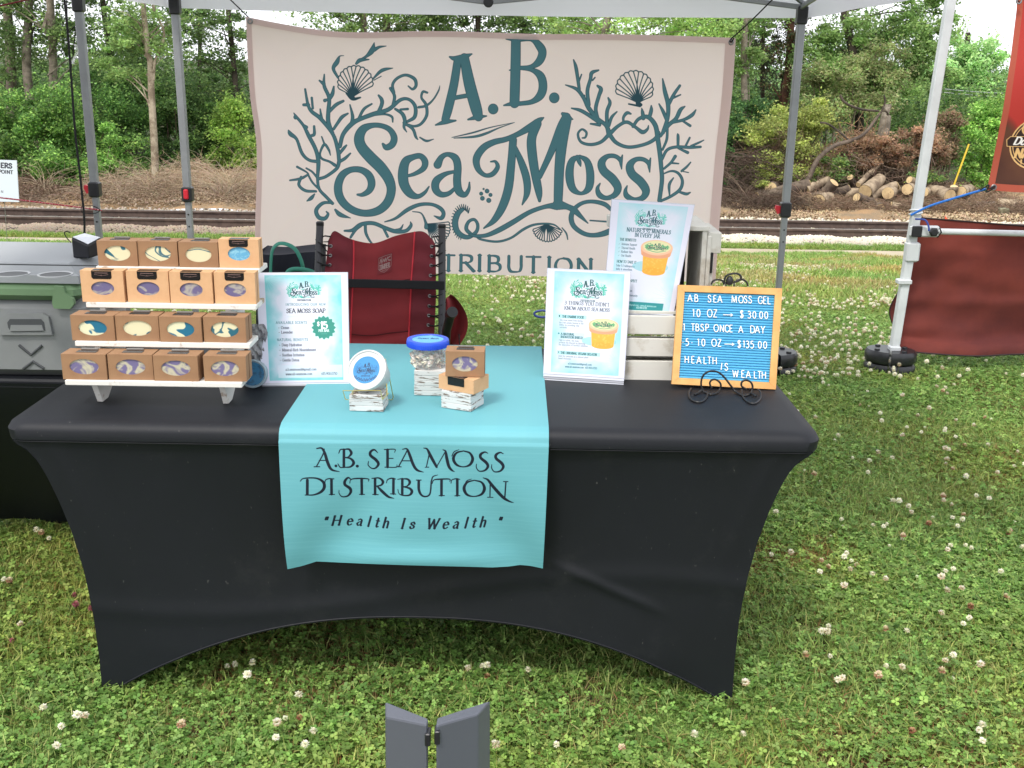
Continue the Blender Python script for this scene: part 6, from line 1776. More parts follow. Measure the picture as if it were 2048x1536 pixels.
MB().tube([CH(902, 627, 1.62), CH(893, 660, 1.66), CH(890, 720, 1.75)], .017, 12).build('armrest', black_pl, ch, smooth=True, fix=True)
MB().tube([CH(905, 624, 1.60), CH(900, 630, 1.64)], .021, 12).build('arm_tube_end', black_pl, ch, smooth=True, fix=True)
MB().grid(lambda a, b: PY(888 + (14 + 34 * sin(pi * b * .9) ** .8) * a, 600 + 95 * b - 12 * a * (1 - b), YCH + .12 - .03 * sin(a * 6 + b * 3)), 10, 16).build('side_pocket', chm, ch, smooth='all', fix=True)
MB().tube([PY(918, 668, 1.85), PY(919, 690, 1.84), PY(917, 720, 1.84)], .0025, 6).build('pull_cord', cordm, ch, smooth=True, fix=True)

# black tote with teal handles left of the chair
bg_ = thing('tote_bag', 'black fabric tote bag with teal rubber handles between the soap rack and the red chair', 'bag', PZ(590, 700, .45) * 1 if False else (-.72, 2.0, 0))
def bagp(a, b): return PY(512 + 122 * a, 507 + 330 * b + 3 * sin(a * 5), 2.2 - .02 * sin(a * 7 + b * 4) - .05 * b)
m = MB(); m.grid(bagp, 24, 30); m.grid(lambda a, b: bagp(a, b) + Vector((0, .22, 0)), 24, 30)
m.grid(lambda a, b: bagp(a, 0) + Vector((0, .22 * b, -.01 * sin(pi * b))), 24, 4); m.grid(lambda a, b: bagp(0, a) + Vector((0, .22 * b, 0)), 30, 3); m.grid(lambda a, b: bagp(1, a) + Vector((0, .22 * b, 0)), 30, 3)
m.build('body', pm('bag_navy', lin((28, 31, 44)), .85, bump=(200, .3, .001)), bg_, smooth=True, fix=True)
tealr = pm('teal_rubber', lin((44, 132, 112)), .5)
hp = smooth_pts(np.array([tuple(PY(u, v, 2.10)) for u, v in ((541, 555), (542, 525), (545, 500), (556, 488), (572, 488), (590, 498), (602, 520), (608, 545), (612, 560))]), 5)
MB().tube(hp, .011, 8, flat=.45).build('handle', tealr, bg_, smooth=True, fix=True)
hp = smooth_pts(np.array([tuple(PY(u, v, 2.04)) for u, v in ((572, 556), (576, 543), (590, 538), (612, 540), (628, 545))]), 5)
MB().tube(hp, .009, 8, flat=.5).build('handle', tealr, bg_, smooth=True, fix=True)

# ------------------------------------------------------------------ cooler and card reader at the left
cg = pm('cooler_grey', lin((138, 141, 142)), .7, var=(5, lin((130, 133, 134)), .4, .65), bump=(500, .25, .001))
cgt = pm('cooler_lid_grey', lin((158, 162, 166)), .6, bump=(500, .2, .001))
cgn = pm('cooler_green', lin((112, 142, 106)), .6, bump=(500, .2, .001))
cl = thing('cooler', 'large grey and green hard cooler with a recessed handle on the second table', 'cooler', (-1.45, .85, T2Z))
YCF = .62
cx1 = PY(174, 700, YCF).x; cx0 = cx1 - .74
zb_, zt_ = T2Z + .002, PY(100, 603, YCF).z
YCB = YCF + .40
def cbox(x0, x1, y0, y1, z0, z1, b=.02, taper=0.0):
    m = MB()
    m.bbox(((x0 + x1) / 2, (y0 + y1) / 2, (z0 + z1) / 2), (x1 - x0, y1 - y0, z1 - z0), b)
    if taper:
        m.v = [(x + (-(1 if x > (x0 + x1) / 2 else -1) * taper * (z1 - z) / (z1 - z0)), y, z) for x, y, z in m.v]
    return m
cbox(cx0, cx1, YCF, YCB, zb_, zt_, .022, .012).build('body', cg, cl, smooth=True, fix=True)
zl = PY(100, 572, YCF - .01).z
cbox(cx0 + .0, cx1 - .004, YCF - .008, YCB + .008, zt_ + .002, zl + .006, .016).build('green_band', cgn, cl, smooth=True, fix=True)
zlt = zl + .058
m = MB()
# lid: chamfered slab
x0, x1, y0, y1 = cx0, cx1 - .002, YCF - .004, YCB
rings = [(0, zl + .006), (0, zl + .028), (.035, zlt)]
for i_, z in rings: m.v += [(x0 + i_, y0 + i_ * .8, z), (x1 - i_, y0 + i_ * .8, z), (x1 - i_, y1 - i_ * .5, z), (x0 + i_, y1 - i_ * .5, z)]
for k in range(2):
    for i in range(4):
        j = (i + 1) % 4; m.f.append((k * 4 + i, k * 4 + j, k * 4 + 4 + j, k * 4 + 4 + i))
m.f.append((8, 9, 10, 11)); m.f.append((3, 2, 1, 0))
m.build('lid', cgt, cl, fix=True)
cupd = pm('cup_dark', lin((72, 75, 78)), .6)
for u, v in ((25, 549), (111, 550)):
    c = PZ(u, v, zlt + .001)
    MB().lathe([(.038, .0), (.044, .0005), (.044, .0028), (.041, .0032), (.038, .0012)], c, 28, cap=False).build('cup_holder_rim', cgt, cl, smooth=True, fix=True)
    MB().disc(.040, .0008, c).build('cup_holder', cupd, cl, fix=True)
for (a, b) in (((80, 524), (105, 515)), ((60, 527), (30, 548))):
    pass
MB().box(PZ(95, 530, zlt + .002) , (.30, .004, .003)).build('lid_groove', cupd, cl, fix=True)
# handle recess, latch and moulded cross lines on the front
def onf(u, v, o=0): return PY(u, v, YCF - o)
def plate(name, uvs, t, mat, o=0.0):
    pts_ = [onf(u, v, o) for u, v in uvs]; m = MB(); n = len(pts_)
    m.add([p for p in pts_] + [p + Vector((0, -t, 0)) for p in pts_], [tuple(range(n)), tuple(reversed(range(n, 2 * n)))] + [(i, n + i, n + (i + 1) % n, (i + 1) % n) for i in range(n)])
    return m.build(name, mat, cl, fix=True)
plate('handle_surround', [(2, 668), (6, 634), (18, 625), (88, 625), (100, 632), (108, 668)], .012, cg)
plate('handle_recess', [(17, 655), (15, 645), (20, 638), (82, 638), (88, 645), (90, 660), (84, 663), (22, 663)], .002, cupd, .0125)
plate('handle_floor', [(20, 662), (22, 650), (84, 650), (88, 661)], .002, cg, .0148)
for pts_ in ([(38, 690), (62, 710), (84, 691)], [(46, 738), (66, 723), (88, 737)]):
    MB().tube([onf(u, v, .002) for u, v in pts_], .004, 6).build('moulded_line', cupd, cl, smooth=True, fix=True)
plate('latch', [(108, 604), (112, 615), (144, 616), (152, 606), (150, 596), (135, 585), (130, 572), (112, 570)], .014, cgn, .006)
crd = thing('card_reader', 'black wedge shaped payment terminal with a white screen standing on the cooler lid', 'payment terminal', PZ(170, 515, zlt))
pc = [PZ(143, 516, zlt + .001), PZ(196, 516, zlt + .001)]
yR = pc[0].y
A0, A1 = PY(142, 515, yR), PY(204, 515, yR); 
T0, T1 = PY(143, 474, yR), PY(176, 488, yR - .01)
m = MB()
b0, b1 = Vector((A0.x, yR, zlt + .001)), Vector((A1.x, yR, zlt + .001))
q0, q1, q2, q3 = PY(142, 475, yR), PY(168, 467, yR + .075), PY(203, 476, yR + .07), PY(176, 491, yR - .005)
g0, g1, g2, g3 = Vector((q0.x, q0.y, zlt + .001)), Vector((q1.x, q1.y, zlt + .001)), Vector((q2.x, q2.y, zlt + .001)), Vector((q3.x, q3.y, zlt + .001))
m.add([g0, g3, g2, g1, q0, q3, q2, q1], [(3, 2, 1, 0), (4, 5, 6, 7), (0, 1, 5, 4), (1, 2, 6, 5), (2, 3, 7, 6), (3, 0, 4, 7)])
o_ = m.build('housing', pm('terminal_black', lin((22, 24, 32)), .4), crd, fix=True)
md = o_.modifiers.new('bevel', 'BEVEL'); md.width = .004; md.segments = 2
cc = (q0 + q1 + q2 + q3) / 4; nn = (q3 - q0).cross(q1 - q0).normalized(); nn = nn if nn.z > 0 else -nn
m = MB(); m.add([cc + (q - cc) * .9 + nn * (.0015 + e) for e in (0, .0012) for q in (q0, q3, q2, q1)], [(3, 2, 1, 0), (4, 5, 6, 7), (0, 1, 5, 4), (1, 2, 6, 5), (2, 3, 7, 6), (3, 0, 4, 7)])
m.build('screen', pm('terminal_screen', lin((226, 230, 238)), .25), crd, fix=True)
m = MB(); m.add([cc + (q - cc) * .32 + nn * .0032 for q in (q0, q3, q2, q1)], [(0, 1, 2, 3)]); m.build('screen_mark', pm('screen_mark', lin((206, 212, 222)), .3), crd, fix=True)
MB().tube(smooth_pts(np.array([tuple(PY(u, v, yR + .03)) for u, v in ((142, 485), (133, 475), (129, 466), (133, 463), (141, 465))]), 5), .0016, 6).build('cable', cordm, crd, smooth=True, fix=True)

# ------------------------------------------------------------------ soap rack and boxes
white_w = pm('distressed_white_wood', lin((222, 220, 214)), .75, var=(16, lin((168, 148, 126)), .60, .68), bump=(60, .35, .001))
rk = thing('soap_rack', 'four tiered white painted wooden rack holding rows of boxed soap', 'display rack', (-.62, .2, ZT))
YS4 = [.11, .17, .225, .28]                      # bottom to top
SH = [((130, 768), (484, 777)), ((150, 690), (500, 699)), ((172, 613), (513, 621)), ((192, 540), (519, 549))]
shelf_top = []
for k, ((ua, va), (ub, vb)) in enumerate(SH):
    y = YS4[k]; a = PY(ua, va, y); b = PY(ub, vb, y); th = .0125
    z = (a.z + b.z) / 2 - .001; d = .088
    m = MB().bbox(((a.x + b.x) / 2, y + d / 2, z + th / 2 - .0), (b.x - a.x, d, th), .0015)
    m.build('shelf', white_w, rk, fix=True); shelf_top.append((a.x, b.x, y, z + th))
for u in (201, 452):
    x = PY(u, 790, .17).x
    z0 = ZT + .001; prof_ = []
    ys = [(.165, z0), (.215, z0)]
    m = MB()
    # side board: stepped profile running back and up under the shelves
    P_ = [(.17, z0), (.205, z0), (.36, shelf_top[3][3] - .013), (.295, shelf_top[3][3] - .013)]
    st_ = [(.165, z0), (.20, z0), (.36, z0 + .10), (.375, shelf_top[3][3] - .0135), (.29, shelf_top[3][3] - .0135), (.235, shelf_top[2][3] - .0135), (.18, shelf_top[1][3] - .0135), (.135, shelf_top[0][3] - .0135)]
    n = len(st_)
    m.add([(x - .0065, p[0], p[1]) for p in st_] + [(x + .0065, p[0], p[1]) for p in st_], [tuple(range(n)), tuple(reversed(range(n, 2 * n)))] + [(i, n + i, n + (i + 1) % n, (i + 1) % n) for i in range(n)])
    m.build('side_board', white_w, rk, fix=True)

kraft = pm('kraft_card', lin((154, 118, 86)), .8, var=(30, lin((146, 110, 80)), .4, .65), bump=(300, .15, .0005))
peach = pm('peach_card', lin((212, 168, 126)), .75, var=(30, lin((204, 160, 118)), .4, .65), bump=(300, .12, .0005))
stick = pm('black_label', lin((26, 24, 26)), .22)
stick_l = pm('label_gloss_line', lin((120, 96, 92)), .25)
def soap_mat(name, base, streak, scale, lo, hi, dist, blur=.04):
    m = pm(name, base, .55)
    nt = m.node_tree; N = nt.nodes; L = nt.links; b = N['Principled BSDF']
    tc = N.new('ShaderNodeTexCoord'); oi = N.new('ShaderNodeObjectInfo')
    mp = N.new('ShaderNodeVectorMath'); mp.operation = 'MULTIPLY_ADD'
    cb = N.new('ShaderNodeCombineXYZ')
    mu = N.new('ShaderNodeMath'); mu.operation = 'MULTIPLY'; mu.inputs[1].default_value = 37.0
    L.new(oi.outputs['Random'], mu.inputs[0]); L.new(mu.outputs[0], cb.inputs[0]); L.new(mu.outputs[0], cb.inputs[2])
    mp.inputs[1].default_value = (scale, scale, scale * 1.25)
    L.new(tc.outputs['Object'], mp.inputs[0]); L.new(cb.outputs[0], mp.inputs[2])
    n = N.new('ShaderNodeTexNoise'); n.inputs['Scale'].default_value = 1.0; n.inputs['Detail'].default_value = 1.6; n.inputs['Distortion'].default_value = dist
    L.new(mp.outputs[0], n.inputs['Vector'])
    r = N.new('ShaderNodeValToRGB'); e = r.color_ramp.elements
    e[0].position = lo; e[0].color = (*streak, 1); e[1].position = lo + blur; e[1].color = (*base, 1)
    e2 = e.new(hi); e2.color = (*base, 1); e3 = e.new(min(1, hi + blur)); e3.color = (*[s * .9 + .1 * bb for s, bb in zip(streak, base)], 1)
    L.new(n.outputs['Fac'], r.inputs[0]); L.new(r.outputs[0], b.inputs['Base Color'])
    return m
ocean = soap_mat('soap_ocean', lin((218, 212, 176)), lin((34, 98, 116)), 15, .36, .5, .9, .01)
_e = [q for q in ocean.node_tree.nodes if q.type == 'VALTORGB'][0].color_ramp.elements
for _q, _p in zip(list(_e), (.36, .37, .505, .515)): _q.position = _p
_q = _e.new(.545); _q.color = (*lin((34, 98, 116)), 1); _q = _e.new(.555); _q.color = (*lin((218, 212, 176)), 1)
ocean2 = soap_mat('soap_ocean_teal', lin((220, 220, 186)), lin((26, 106, 136)), 15, .46, .63, .9, .01)
lav = soap_mat('soap_lavender', lin((190, 184, 160)), lin((112, 104, 142)), 26, .44, .56, 1.6, .16)
lav2 = soap_mat('soap_lavender_dark', lin((168, 162, 154)), lin((104, 96, 134)), 26, .47, .60, 1.4, .16)
bluem = soap_mat('soap_blue', lin((96, 166, 204)), lin((132, 190, 214)), 60, .40, .6, 1.2, .08)

def soap_box(w, h, d, card, oval, soap, style):
    """box standing at the origin, front towards -Y, with an oval window in its front"""
    r = thing('soap_box', 'x', 'soap box')
    ow, oh, ocz = oval
    n = 40; y0 = -d / 2; m = MB(); V = []; t = .0012
    rect = []; el = []
    for k in range(n):
        a = 2 * pi * k / n; cx_, cz_ = cos(a), sin(a)
        ex, ezz = ow * cx_, oh * cz_ + ocz
        dx, dz = cx_ * ow, cz_ * oh
        s1 = (w / 2) / abs(dx) if abs(dx) > 1e-9 else 1e9
        s2 = ((h - ocz) / dz) if dz > 1e-9 else ((ocz) / -dz if dz < -1e-9 else 1e9)
        s = min(s1, s2); rect.append((dx * s, ocz + dz * s)); el.append((ex, ezz))
    # make sure the corners are hit exactly
    for cx_, cz_ in ((w / 2, h), (-w / 2, h), (-w / 2, 0), (w / 2, 0)):
        k = min(range(n), key=lambda i: (rect[i][0] - cx_) ** 2 + (rect[i][1] - cz_) ** 2); rect[k] = (cx_, cz_)
    m.v = [(x, y0, z) for x, z in rect] + [(x, y0, z) for x, z in el] + [(x, y0 + t, z) for x, z in el] + [(x * 1.06, y0 + t, (z - ocz) * 1.06 + ocz) for x, z in el]
    for k in range(n):
        j = (k + 1) % n
        m.f += [(k, n + k, n + j, j), (n + k, 2 * n + k, 2 * n + j, n + j), (2 * n + k, 3 * n + k, 3 * n + j, 2 * n + j)]
    m.build('front', card, r)
    m = MB(); x, y1 = w / 2, d / 2
    g = .0012
    m.add([(-x, y0, 0), (x, y0, 0), (x, y1, 0), (-x, y1, 0), (-x, y0, h), (x, y0, h), (x, y1, h), (-x, y1, h)], [(3, 2, 1, 0), (4, 5, 6, 7), (1, 2, 6, 5), (2, 3, 7, 6), (3, 0, 4, 7)])
    m.build('carton', card, r)
    MB().bbox((0, y0 + .0025 + (d - .006) / 2, h / 2), (w - .006, d - .007, h - .006), .002).build('soap', soap, r)
    # tuck flap edges on the right side and the top
    MB().box((x + .0004, 0, h / 2), (.0008, .0012, h * .96)).build('flap_edge', pm('card_shadow', lin((96, 66, 44)), .9) if style == 'kraft' else pm('card_shadow_peach', lin((150, 104, 66)), .9), r)
    if style == 'kraft':
        MB().bbox((0, -.002, h + .0005), (w * .46, d * .34, .001), .0004).build('label', stick, r)
        MB().bbox((0, d * .25, h + .0025), (w * .40, d * .10, .004), .001).build('label_tab', MATS.get('clear_label') or pm('clear_label', lin((120, 116, 112)), .15), r)
    else:
        lw, lh = w * .235, h * .25
        m = MB(); P_ = []
        c_ = [(-lw, 0), (-lw, -lh * .8), (-lw * .86, -lh), (lw * .86, -lh), (lw, -lh * .8), (lw, 0)]
        m.prism([(a, b) for a, b in c_], 0, .0008, M=Matrix(((1, 0, 0), (0, 0, -1), (0, 1, 0))), c=(0, y0 - .0001, h - .0008))
        m.build('label', stick, r)
        MB().bbox((0, y0 + d * .3, h + .0006), (lw * 2, d * .6, .0009), .0003).build('label', stick, r)
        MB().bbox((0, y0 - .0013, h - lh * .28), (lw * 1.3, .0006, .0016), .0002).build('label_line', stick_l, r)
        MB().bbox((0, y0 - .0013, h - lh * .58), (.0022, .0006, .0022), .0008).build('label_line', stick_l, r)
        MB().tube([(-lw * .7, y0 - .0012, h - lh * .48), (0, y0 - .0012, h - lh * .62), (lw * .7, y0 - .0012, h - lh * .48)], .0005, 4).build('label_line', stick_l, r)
    return r
KB = dict(w=.0985, h=.061, d=.056, oval=(.0325, .0185, .031))
protos = {
    'ocean': soap_box(card=kraft, soap=ocean, style='kraft', **KB),
    'ocean2': soap_box(card=kraft, soap=ocean2, style='kraft', **KB),
    'lav': soap_box(card=kraft, soap=lav, style='kraft', **KB),
    'peach_lav': soap_box(.1015, .076, .036, peach, (.0275, .0165, .0335), lav2, 'peach'),
    'peach_blue': soap_box(.0975, .069, .040, peach, (.027, .0165, .034), bluem, 'peach')}
first = {k: True for k in protos}
def place_box(kind, loc, rz, label, tilt=0.0, group='soap boxes on the white rack'):
    src = protos[kind]
    if first[kind]: o = src; first[kind] = False
    else: o = copy_thing(src, loc, rz, children=PK[kind])
    o.location = loc; o.rotation_euler = (tilt, 0, rz); o['label'] = label
    if group: o['group'] = group
    return o
PK = {k: kids(v) for k, v in protos.items()}
ROWS = [
 (3, [('ocean', 196, 276, 'teal flecks at top and lower right, leftmost on the top shelf'), ('ocean', 276, 356, 'a teal arc, second from left on the top shelf'), ('ocean', 358, 437, 'a teal hook at the bottom, third from left on the top shelf'), ('peach_blue', 438, 519, '')]),
 (2, [('peach_lav', 164, 250, 'leftmost'), ('peach_lav', 254, 339, 'second from left'), ('peach_lav', 341, 427, 'third from left'), ('peach_lav', 429, 512, 'rightmost')]),
 (1, [('ocean2', 143.5, 231, 'leftmost'), ('ocean', 231, 318, 'second from left'), ('ocean2', 320, 405, 'third from left'), ('ocean', 407, 493, 'rightmost')]),
 (0, [('lav', 125, 215, 'leftmost'), ('lav', 216, 306, 'second from left'), ('lav', 308, 398, 'third from left'), ('lav', 407, 493, 'rightmost')])]
names_ = {3: 'top shelf', 2: 'second shelf from the top', 1: 'third shelf from the top', 0: 'lowest shelf of the rack'}
for k, row in ROWS:
    xa, xb, y, z = shelf_top[k]
    for i, (kind, ua, ub, lb) in enumerate(row):
        vv = SH[k][0][1] - 10 + i * 2
        a = PY(ua, vv, y + .004); b = PY(ub, vv, y + .004); x = (a.x + b.x) / 2
        wd = {'peach_lav': .1015, 'peach_blue': .0975}.get(kind, .0985)
        s = (b.x - a.x) / wd * .985
        col_ = {'ocean': 'kraft soap box, cream and teal bar', 'ocean2': 'kraft soap box, teal and cream bar', 'lav': 'kraft soap box, purple marbled bar', 'peach_lav': 'peach soap box with black label, purple bar', 'peach_blue': 'peach soap box with plain blue bar, right end of the top shelf'}[kind]
        label = col_ if kind == 'peach_blue' else (col_ + ', ' + (lb.split(', ')[-1] if k == 3 else lb + ' on the ' + {2: 'second shelf down', 1: 'third shelf down', 0: 'lowest shelf'}[k]))
        o = place_box(kind, (x, y + .004 + (.018 if 'peach' in kind else .028) + (.006 if i % 2 else .002), z + .0005), rng.uniform(-.02, .02), label)
        o.scale = (s, 1, 1)

# half hidden stock behind the rack
zb2 = thing('plastic_pouch', 'crinkled clear plastic pouch behind the right end of the rack', 'pouch', PZ(505, 690, ZT))
r2 = np.random.default_rng(4)
c0 = PY(504, 640, .36); m = MB()
nn_ = 14
m.grid(lambda a, b: Vector((c0.x + (a - .5) * .07 + .004 * sin(b * 17), .36 + .02 * sin(pi * a) * sin(pi * b) + .005 * sin(a * 23 + b * 31), ZT + .002 + b * .15)), nn_, nn_)
m.grid(lambda a, b: Vector((c0.x + (a - .5) * .07 + .004 * sin(b * 17), .355 - .02 * sin(pi * a) * sin(pi * b) - .005 * sin(a * 27 + b * 25), ZT + .002 + b * .15)), nn_, nn_)
m.build('film', pm('crinkled_film', lin((190, 190, 192)), .2, trans=.5, var=(60, lin((120, 118, 122)), .4, .6), bump=(90, .8, .002)), zb2, smooth=True, fix=True)
tb_ = thing('tub', 'tub with a round teal lid half hidden behind the right end of the rack', 'tub', PZ(503, 735, ZT))
c1 = PY(503, 705, .30)
Mt = Matrix.Rotation(radians(78), 3, 'X')
MB().lathe([(.030, -.05), (.034, -.012), (.036, -.01), (.036, .002), (.033, .004), (.031, .002)], (c1.x, .30, ZT + .038), 28, Mt).build('body', pm('tub_clear', lin((170, 190, 200)), .3, trans=.3), tb_, smooth=True, fix=True)
MB().disc(.030, .0046, (c1.x, .30, ZT + .038), 28, Mt).build('label', pm('tub_teal_label', lin((40, 104, 140)), .4, var=(90, lin((30, 70, 100)), .5, .6)), tb_, fix=True)

# ------------------------------------------------------------------ printed sheets in acrylic holders
def mini_logo(cv_, cx, cy, width, letc, ornc, extra=1.9, dist=True, distc=None):
    """the banner emblem drawn small; width = width of the wreath in canvas pixels"""
    s = width / 820.0; u0, v0 = 985, 250
    f = lambda st, g: [[[cx + (u - u0) * s, cy + (v - v0) * s, max(.8, w * s * g)] for u, v, w in q] for q in st]
    cv_.strokes(f(SHELLS, 1.2), ornc, alpha=.5)
    cv_.strokes(f(ORN, extra * 1.15), ornc)
    cv_.strokes([[(u_, v_, .01)] for u_, v_ in ()] or [[[cx, cy, .3]]], letc)
    cv_.strokes(f(LET, 1.45), letc)
    if dist: tx(cv_, 'DISTRIBUTION', cx + 4 * s, cy + 300 * s, 32 * s * 1.15, distc or letc, .22, .5, center=True, sp=.12)
def paper(w, h, seed, edge=(104, 196, 202), tone=(214, 226, 240), topw=.5):
    c = Cv(w, h, (222, 222, 238))
    X, Y = np.meshgrid((np.arange(w) + .5) / w, (np.arange(h) + .5) / h)
    x0, x1, y0, y1 = .09, .93, .02, .98
    ins = ((X > x0) & (X < x1) & (Y > y0) & (Y < y1)).astype(float)
    N_ = vnoise(w, h, 6, 8, seed)
    c.mixmap(ins, (220, 224, 238))
    dl = np.minimum(np.minimum(X - x0, x1 - X) / .30, np.minimum(Y - y0, y1 - Y) / .22)
    e = np.clip(.95 - dl * 1.25 - (.9 - 1.2 * N_) * .8, 0, 1) * ins
    c.mixmap(np.clip(e * 1.1, 0, .95), edge)
    # faint palm fronds
    fr = []
    for (fx, fy, a0) in ((.1, .05, -20), (.92, .86, 150)):
        for k in range(9):
            a = radians(a0 + k * 14)
            fr.append([[fx * w, fy * h, 3.5], [(fx + .26 * cos(a)) * w, (fy + .2 * sin(a)) * h, 1]])
    c.strokes(fr, (180, 226, 228), alpha=.45, curve=False)
    return c
TD, TK = (34, 92, 96), (40, 52, 66)
def jar_print(c, cx, cy, r):
    """printed picture of an orange gel jar with a pale round lid"""
    c.ell(cx - r * .25, cy + r * .95, r * 1.15, r * .32, (120, 196, 206), .55)
    c.poly([(cx - r * .82, cy + r * .1), (cx + r * .82, cy + r * .1), (cx + r * .74, cy + r * 1.2), (cx - r * .72, cy + r * 1.2)], (240, 176, 66))
    c.ell(cx, cy + r * 1.2, r * .73, r * .22, (236, 168, 60))
    nz = np.random.default_rng(int(cx))
    for _ in range(40):
        c.ell(cx + nz.uniform(-.6, .6) * r, cy + nz.uniform(.4, 1.25) * r, r * .06, r * .04, (250, 196, 96), .5)
    c.poly([(cx - r, cy - r * .1), (cx + r, cy - r * .1), (cx + r * .92, cy + r * .28), (cx - r * .92, cy + r * .28)], (232, 168, 132))
    c.ell(cx, cy + r * .27, r * .92, r * .2, (226, 160, 124)); c.ell(cx, cy - r * .12, r, r * .42, (238, 190, 156)); c.ell(cx, cy - r * .16, r * .86, r * .34, (226, 220, 170))
    s = r * 1.5 / 820
    f = lambda st, g: [[[cx + (u - 985) * s, cy - r * .2 + (v - 250) * s * .5, max(.7, w * s * g)] for u, v, w in q] for q in st]
    c.strokes(f(ORN, 2), (70, 160, 110)); c.strokes(f(LET, 1.2), (30, 92, 84))
    c.strokes([[[cx - r * .6, cy + r * .02, 3], [cx, cy + r * .12, 3.5], [cx + r * .6, cy + r * .02, 3]]], (60, 150, 110))

W_, H_ = 560, 700
# sheet 1: soap price
c1_ = paper(W_, H_, 31)
def U(x): return (x - 50) / 1110 * W_
def V(y): return (y - 65) / 1345 * H_
mini_logo(c1_, U(620), V(258), 215, (28, 74, 80), (60, 180, 160), distc=(50, 66, 78))
tx(c1_, 'INTRODUCING OUR NEW', U(640), V(466), 15, (80, 128, 140), .14, 0, False, True, sp=.2)
tx(c1_, 'SEA MOSS SOAP', U(640), V(555), 26, (46, 50, 62), .17, .6, center=True, sp=.08)
c1_.strokes([[[U(400), V(603), 1], [U(640), V(603), 2], [U(880), V(603), 1]]], (170, 200, 210))
tx(c1_, 'AVAILABLE SCENTS', U(262), V(688), 15.5, (70, 124, 136), .14, 0, False, sp=.16)
tx(c1_, 'NATURAL BENEFITS', U(265), V(898), 15.5, (70, 124, 136), .14, 0, False, sp=.16)
for i, (t_, y_) in enumerate((('Ocean', 750), ('Lavender', 806), ('Deep Hydration', 962), ('Mineral-Rich Nourishment', 1024), ('Soothes Irritation', 1086), ('Gentle Detox', 1148))):
    c1_.ell(U(296), V(y_ - 12), 2.4, 2.4, (60, 70, 84)); tx(c1_, t_, U(322), V(y_), 16, (58, 66, 82), .15, .4, sp=.05)
c1_.rect(U(262), V(1195), U(1075), V(1350), (214, 228, 240), .8)
tx(c1_, 'a.b.seamossd*gmail.com'.replace('*', '@'), U(355), V(1262), 15.5, (56, 72, 90), .14, .4)
tx(c1_, 'www.ab-seamoss.com', U(355), V(1318), 15.5, (56, 72, 90), .14, .4); tx(c1_, '615.900.0750', U(806), V(1318), 15.5, (56, 72, 90), .14, .4, sp=.03)
bx, by_ = U(852), V(738)
bp = [(bx + (70 + 5 * cos(16 * a)) * cos(a), by_ + (70 + 5 * cos(16 * a)) * sin(a)) for a in np.linspace(0, 2 * pi, 160, endpoint=False)]
c1_.poly([(bx + (x - bx) * 1.06, by_ + (y - by_) * 1.06) for x, y in bp], (170, 214, 210)); c1_.poly(bp, (38, 138, 122))
tx(c1_, '$', bx - 40, by_ - 12, 24, (240, 246, 246), .2, .5); tx(c1_, '15', bx - 20, by_ + 6, 42, (244, 248, 248), .22, .5, sp=.02)
tx(c1_, 'PER BAR', bx, by_ + 26, 14, (226, 240, 236), .2, .3, center=True); c1_.strokes([[[bx - 20, by_ + 40, 1.5], [bx + 20, by_ + 40, 1.5]]], (120, 190, 176), curve=False)
# sheet 2: three things
c2_ = paper(W_, H_, 32, edge=(146, 208, 216))
def U2(x, y): return (x - 90 + (y - 50) * .045) / 1040 * W_
def V2(x, y): return (y - 40 - (x - 95) * .062) / 1320 * H_
def t2(t, x, y, s, c, w=.16, ct=.5, serif=True, center=False, sp=.06): tx(c2_, t, U2(x, y), V2(x, y), s, c, w, ct, serif, center, sp=sp)
mini_logo(c2_, U2(605, 290), V2(605, 285), 250, (26, 84, 84), (70, 184, 160), extra=2.1, distc=(90, 110, 116))
t2("3 THINGS YOU DIDN'T", 590, 505, 23, TK, .13, .6, True, True, .1); t2('KNOW ABOUT SEA MOSS', 590, 570, 22, TK, .13, .6, True, True, .06)
for (x, y, w) in ((232, 650, 190), (222, 1105, 290)): c2_.rect(U2(x, y) - 4, V2(x, y - 40), U2(x, y) + w, V2(x, y + 8), (160, 220, 222), .7)
c2_.rect(U2(225, 905) - 4, V2(225, 832), U2(225, 905) + 180, V2(225, 912), (180, 222, 230), .5)
t2('THE FAMINE FOOD', 275, 650, 14, TD, .2, .3); t2('A NATURAL', 258, 868, 14, TD, .2, .3); t2('RADIATION SHIELD', 255, 905, 14, TD, .2, .3); t2('THE ORIGINAL VEGAN GELATIN', 252, 1105, 14, TD, .2, .3)
c2_.ell(U2(240, 640), V2(240, 632), 5, 7, TD); c2_.ell(U2(230, 850), V2(230, 850), 6, 6, (60, 140, 150)); c2_.strokes([[[U2(215, 1080), V2(215, 1070), 2.5], [U2(235, 1100), V2(235, 1100), 2.5]], [[U2(235, 1080), V2(235, 1075), 2.5], [U2(215, 1100), V2(215, 1100), 2.5]]], TD, curve=False)
for i, (x, y, t_) in enumerate(((245, 690, 'Sea moss saved lives during'), (235, 722, 'the Irish potato famine in the'), (235, 752, '1840s, by providing vital'), (240, 782, 'nutrients.'), (230, 942, 'High in iodine, sea moss'), (230, 972, 'protects the thyroid by blocking'), (228, 1000, 'the absorption of harmful radiation.'), (222, 1142, 'Used for centuries as a natural plant-'), (222, 1172, 'based thickener.'))):
    t2(t_, x, y, 11.5, (110, 128, 140), .12, .2, False, sp=.04)
t2('a.b.seamossd@gmail.com', 348, 1240, 13, (60, 110, 126), .15, .3); t2('www.ab-seamoss.com  615.900.0750', 312, 1278, 12.5, (60, 110, 126), .15, .3, sp=.03)
jar_print(c2_, U2(798, 800), V2(798, 775), 103)
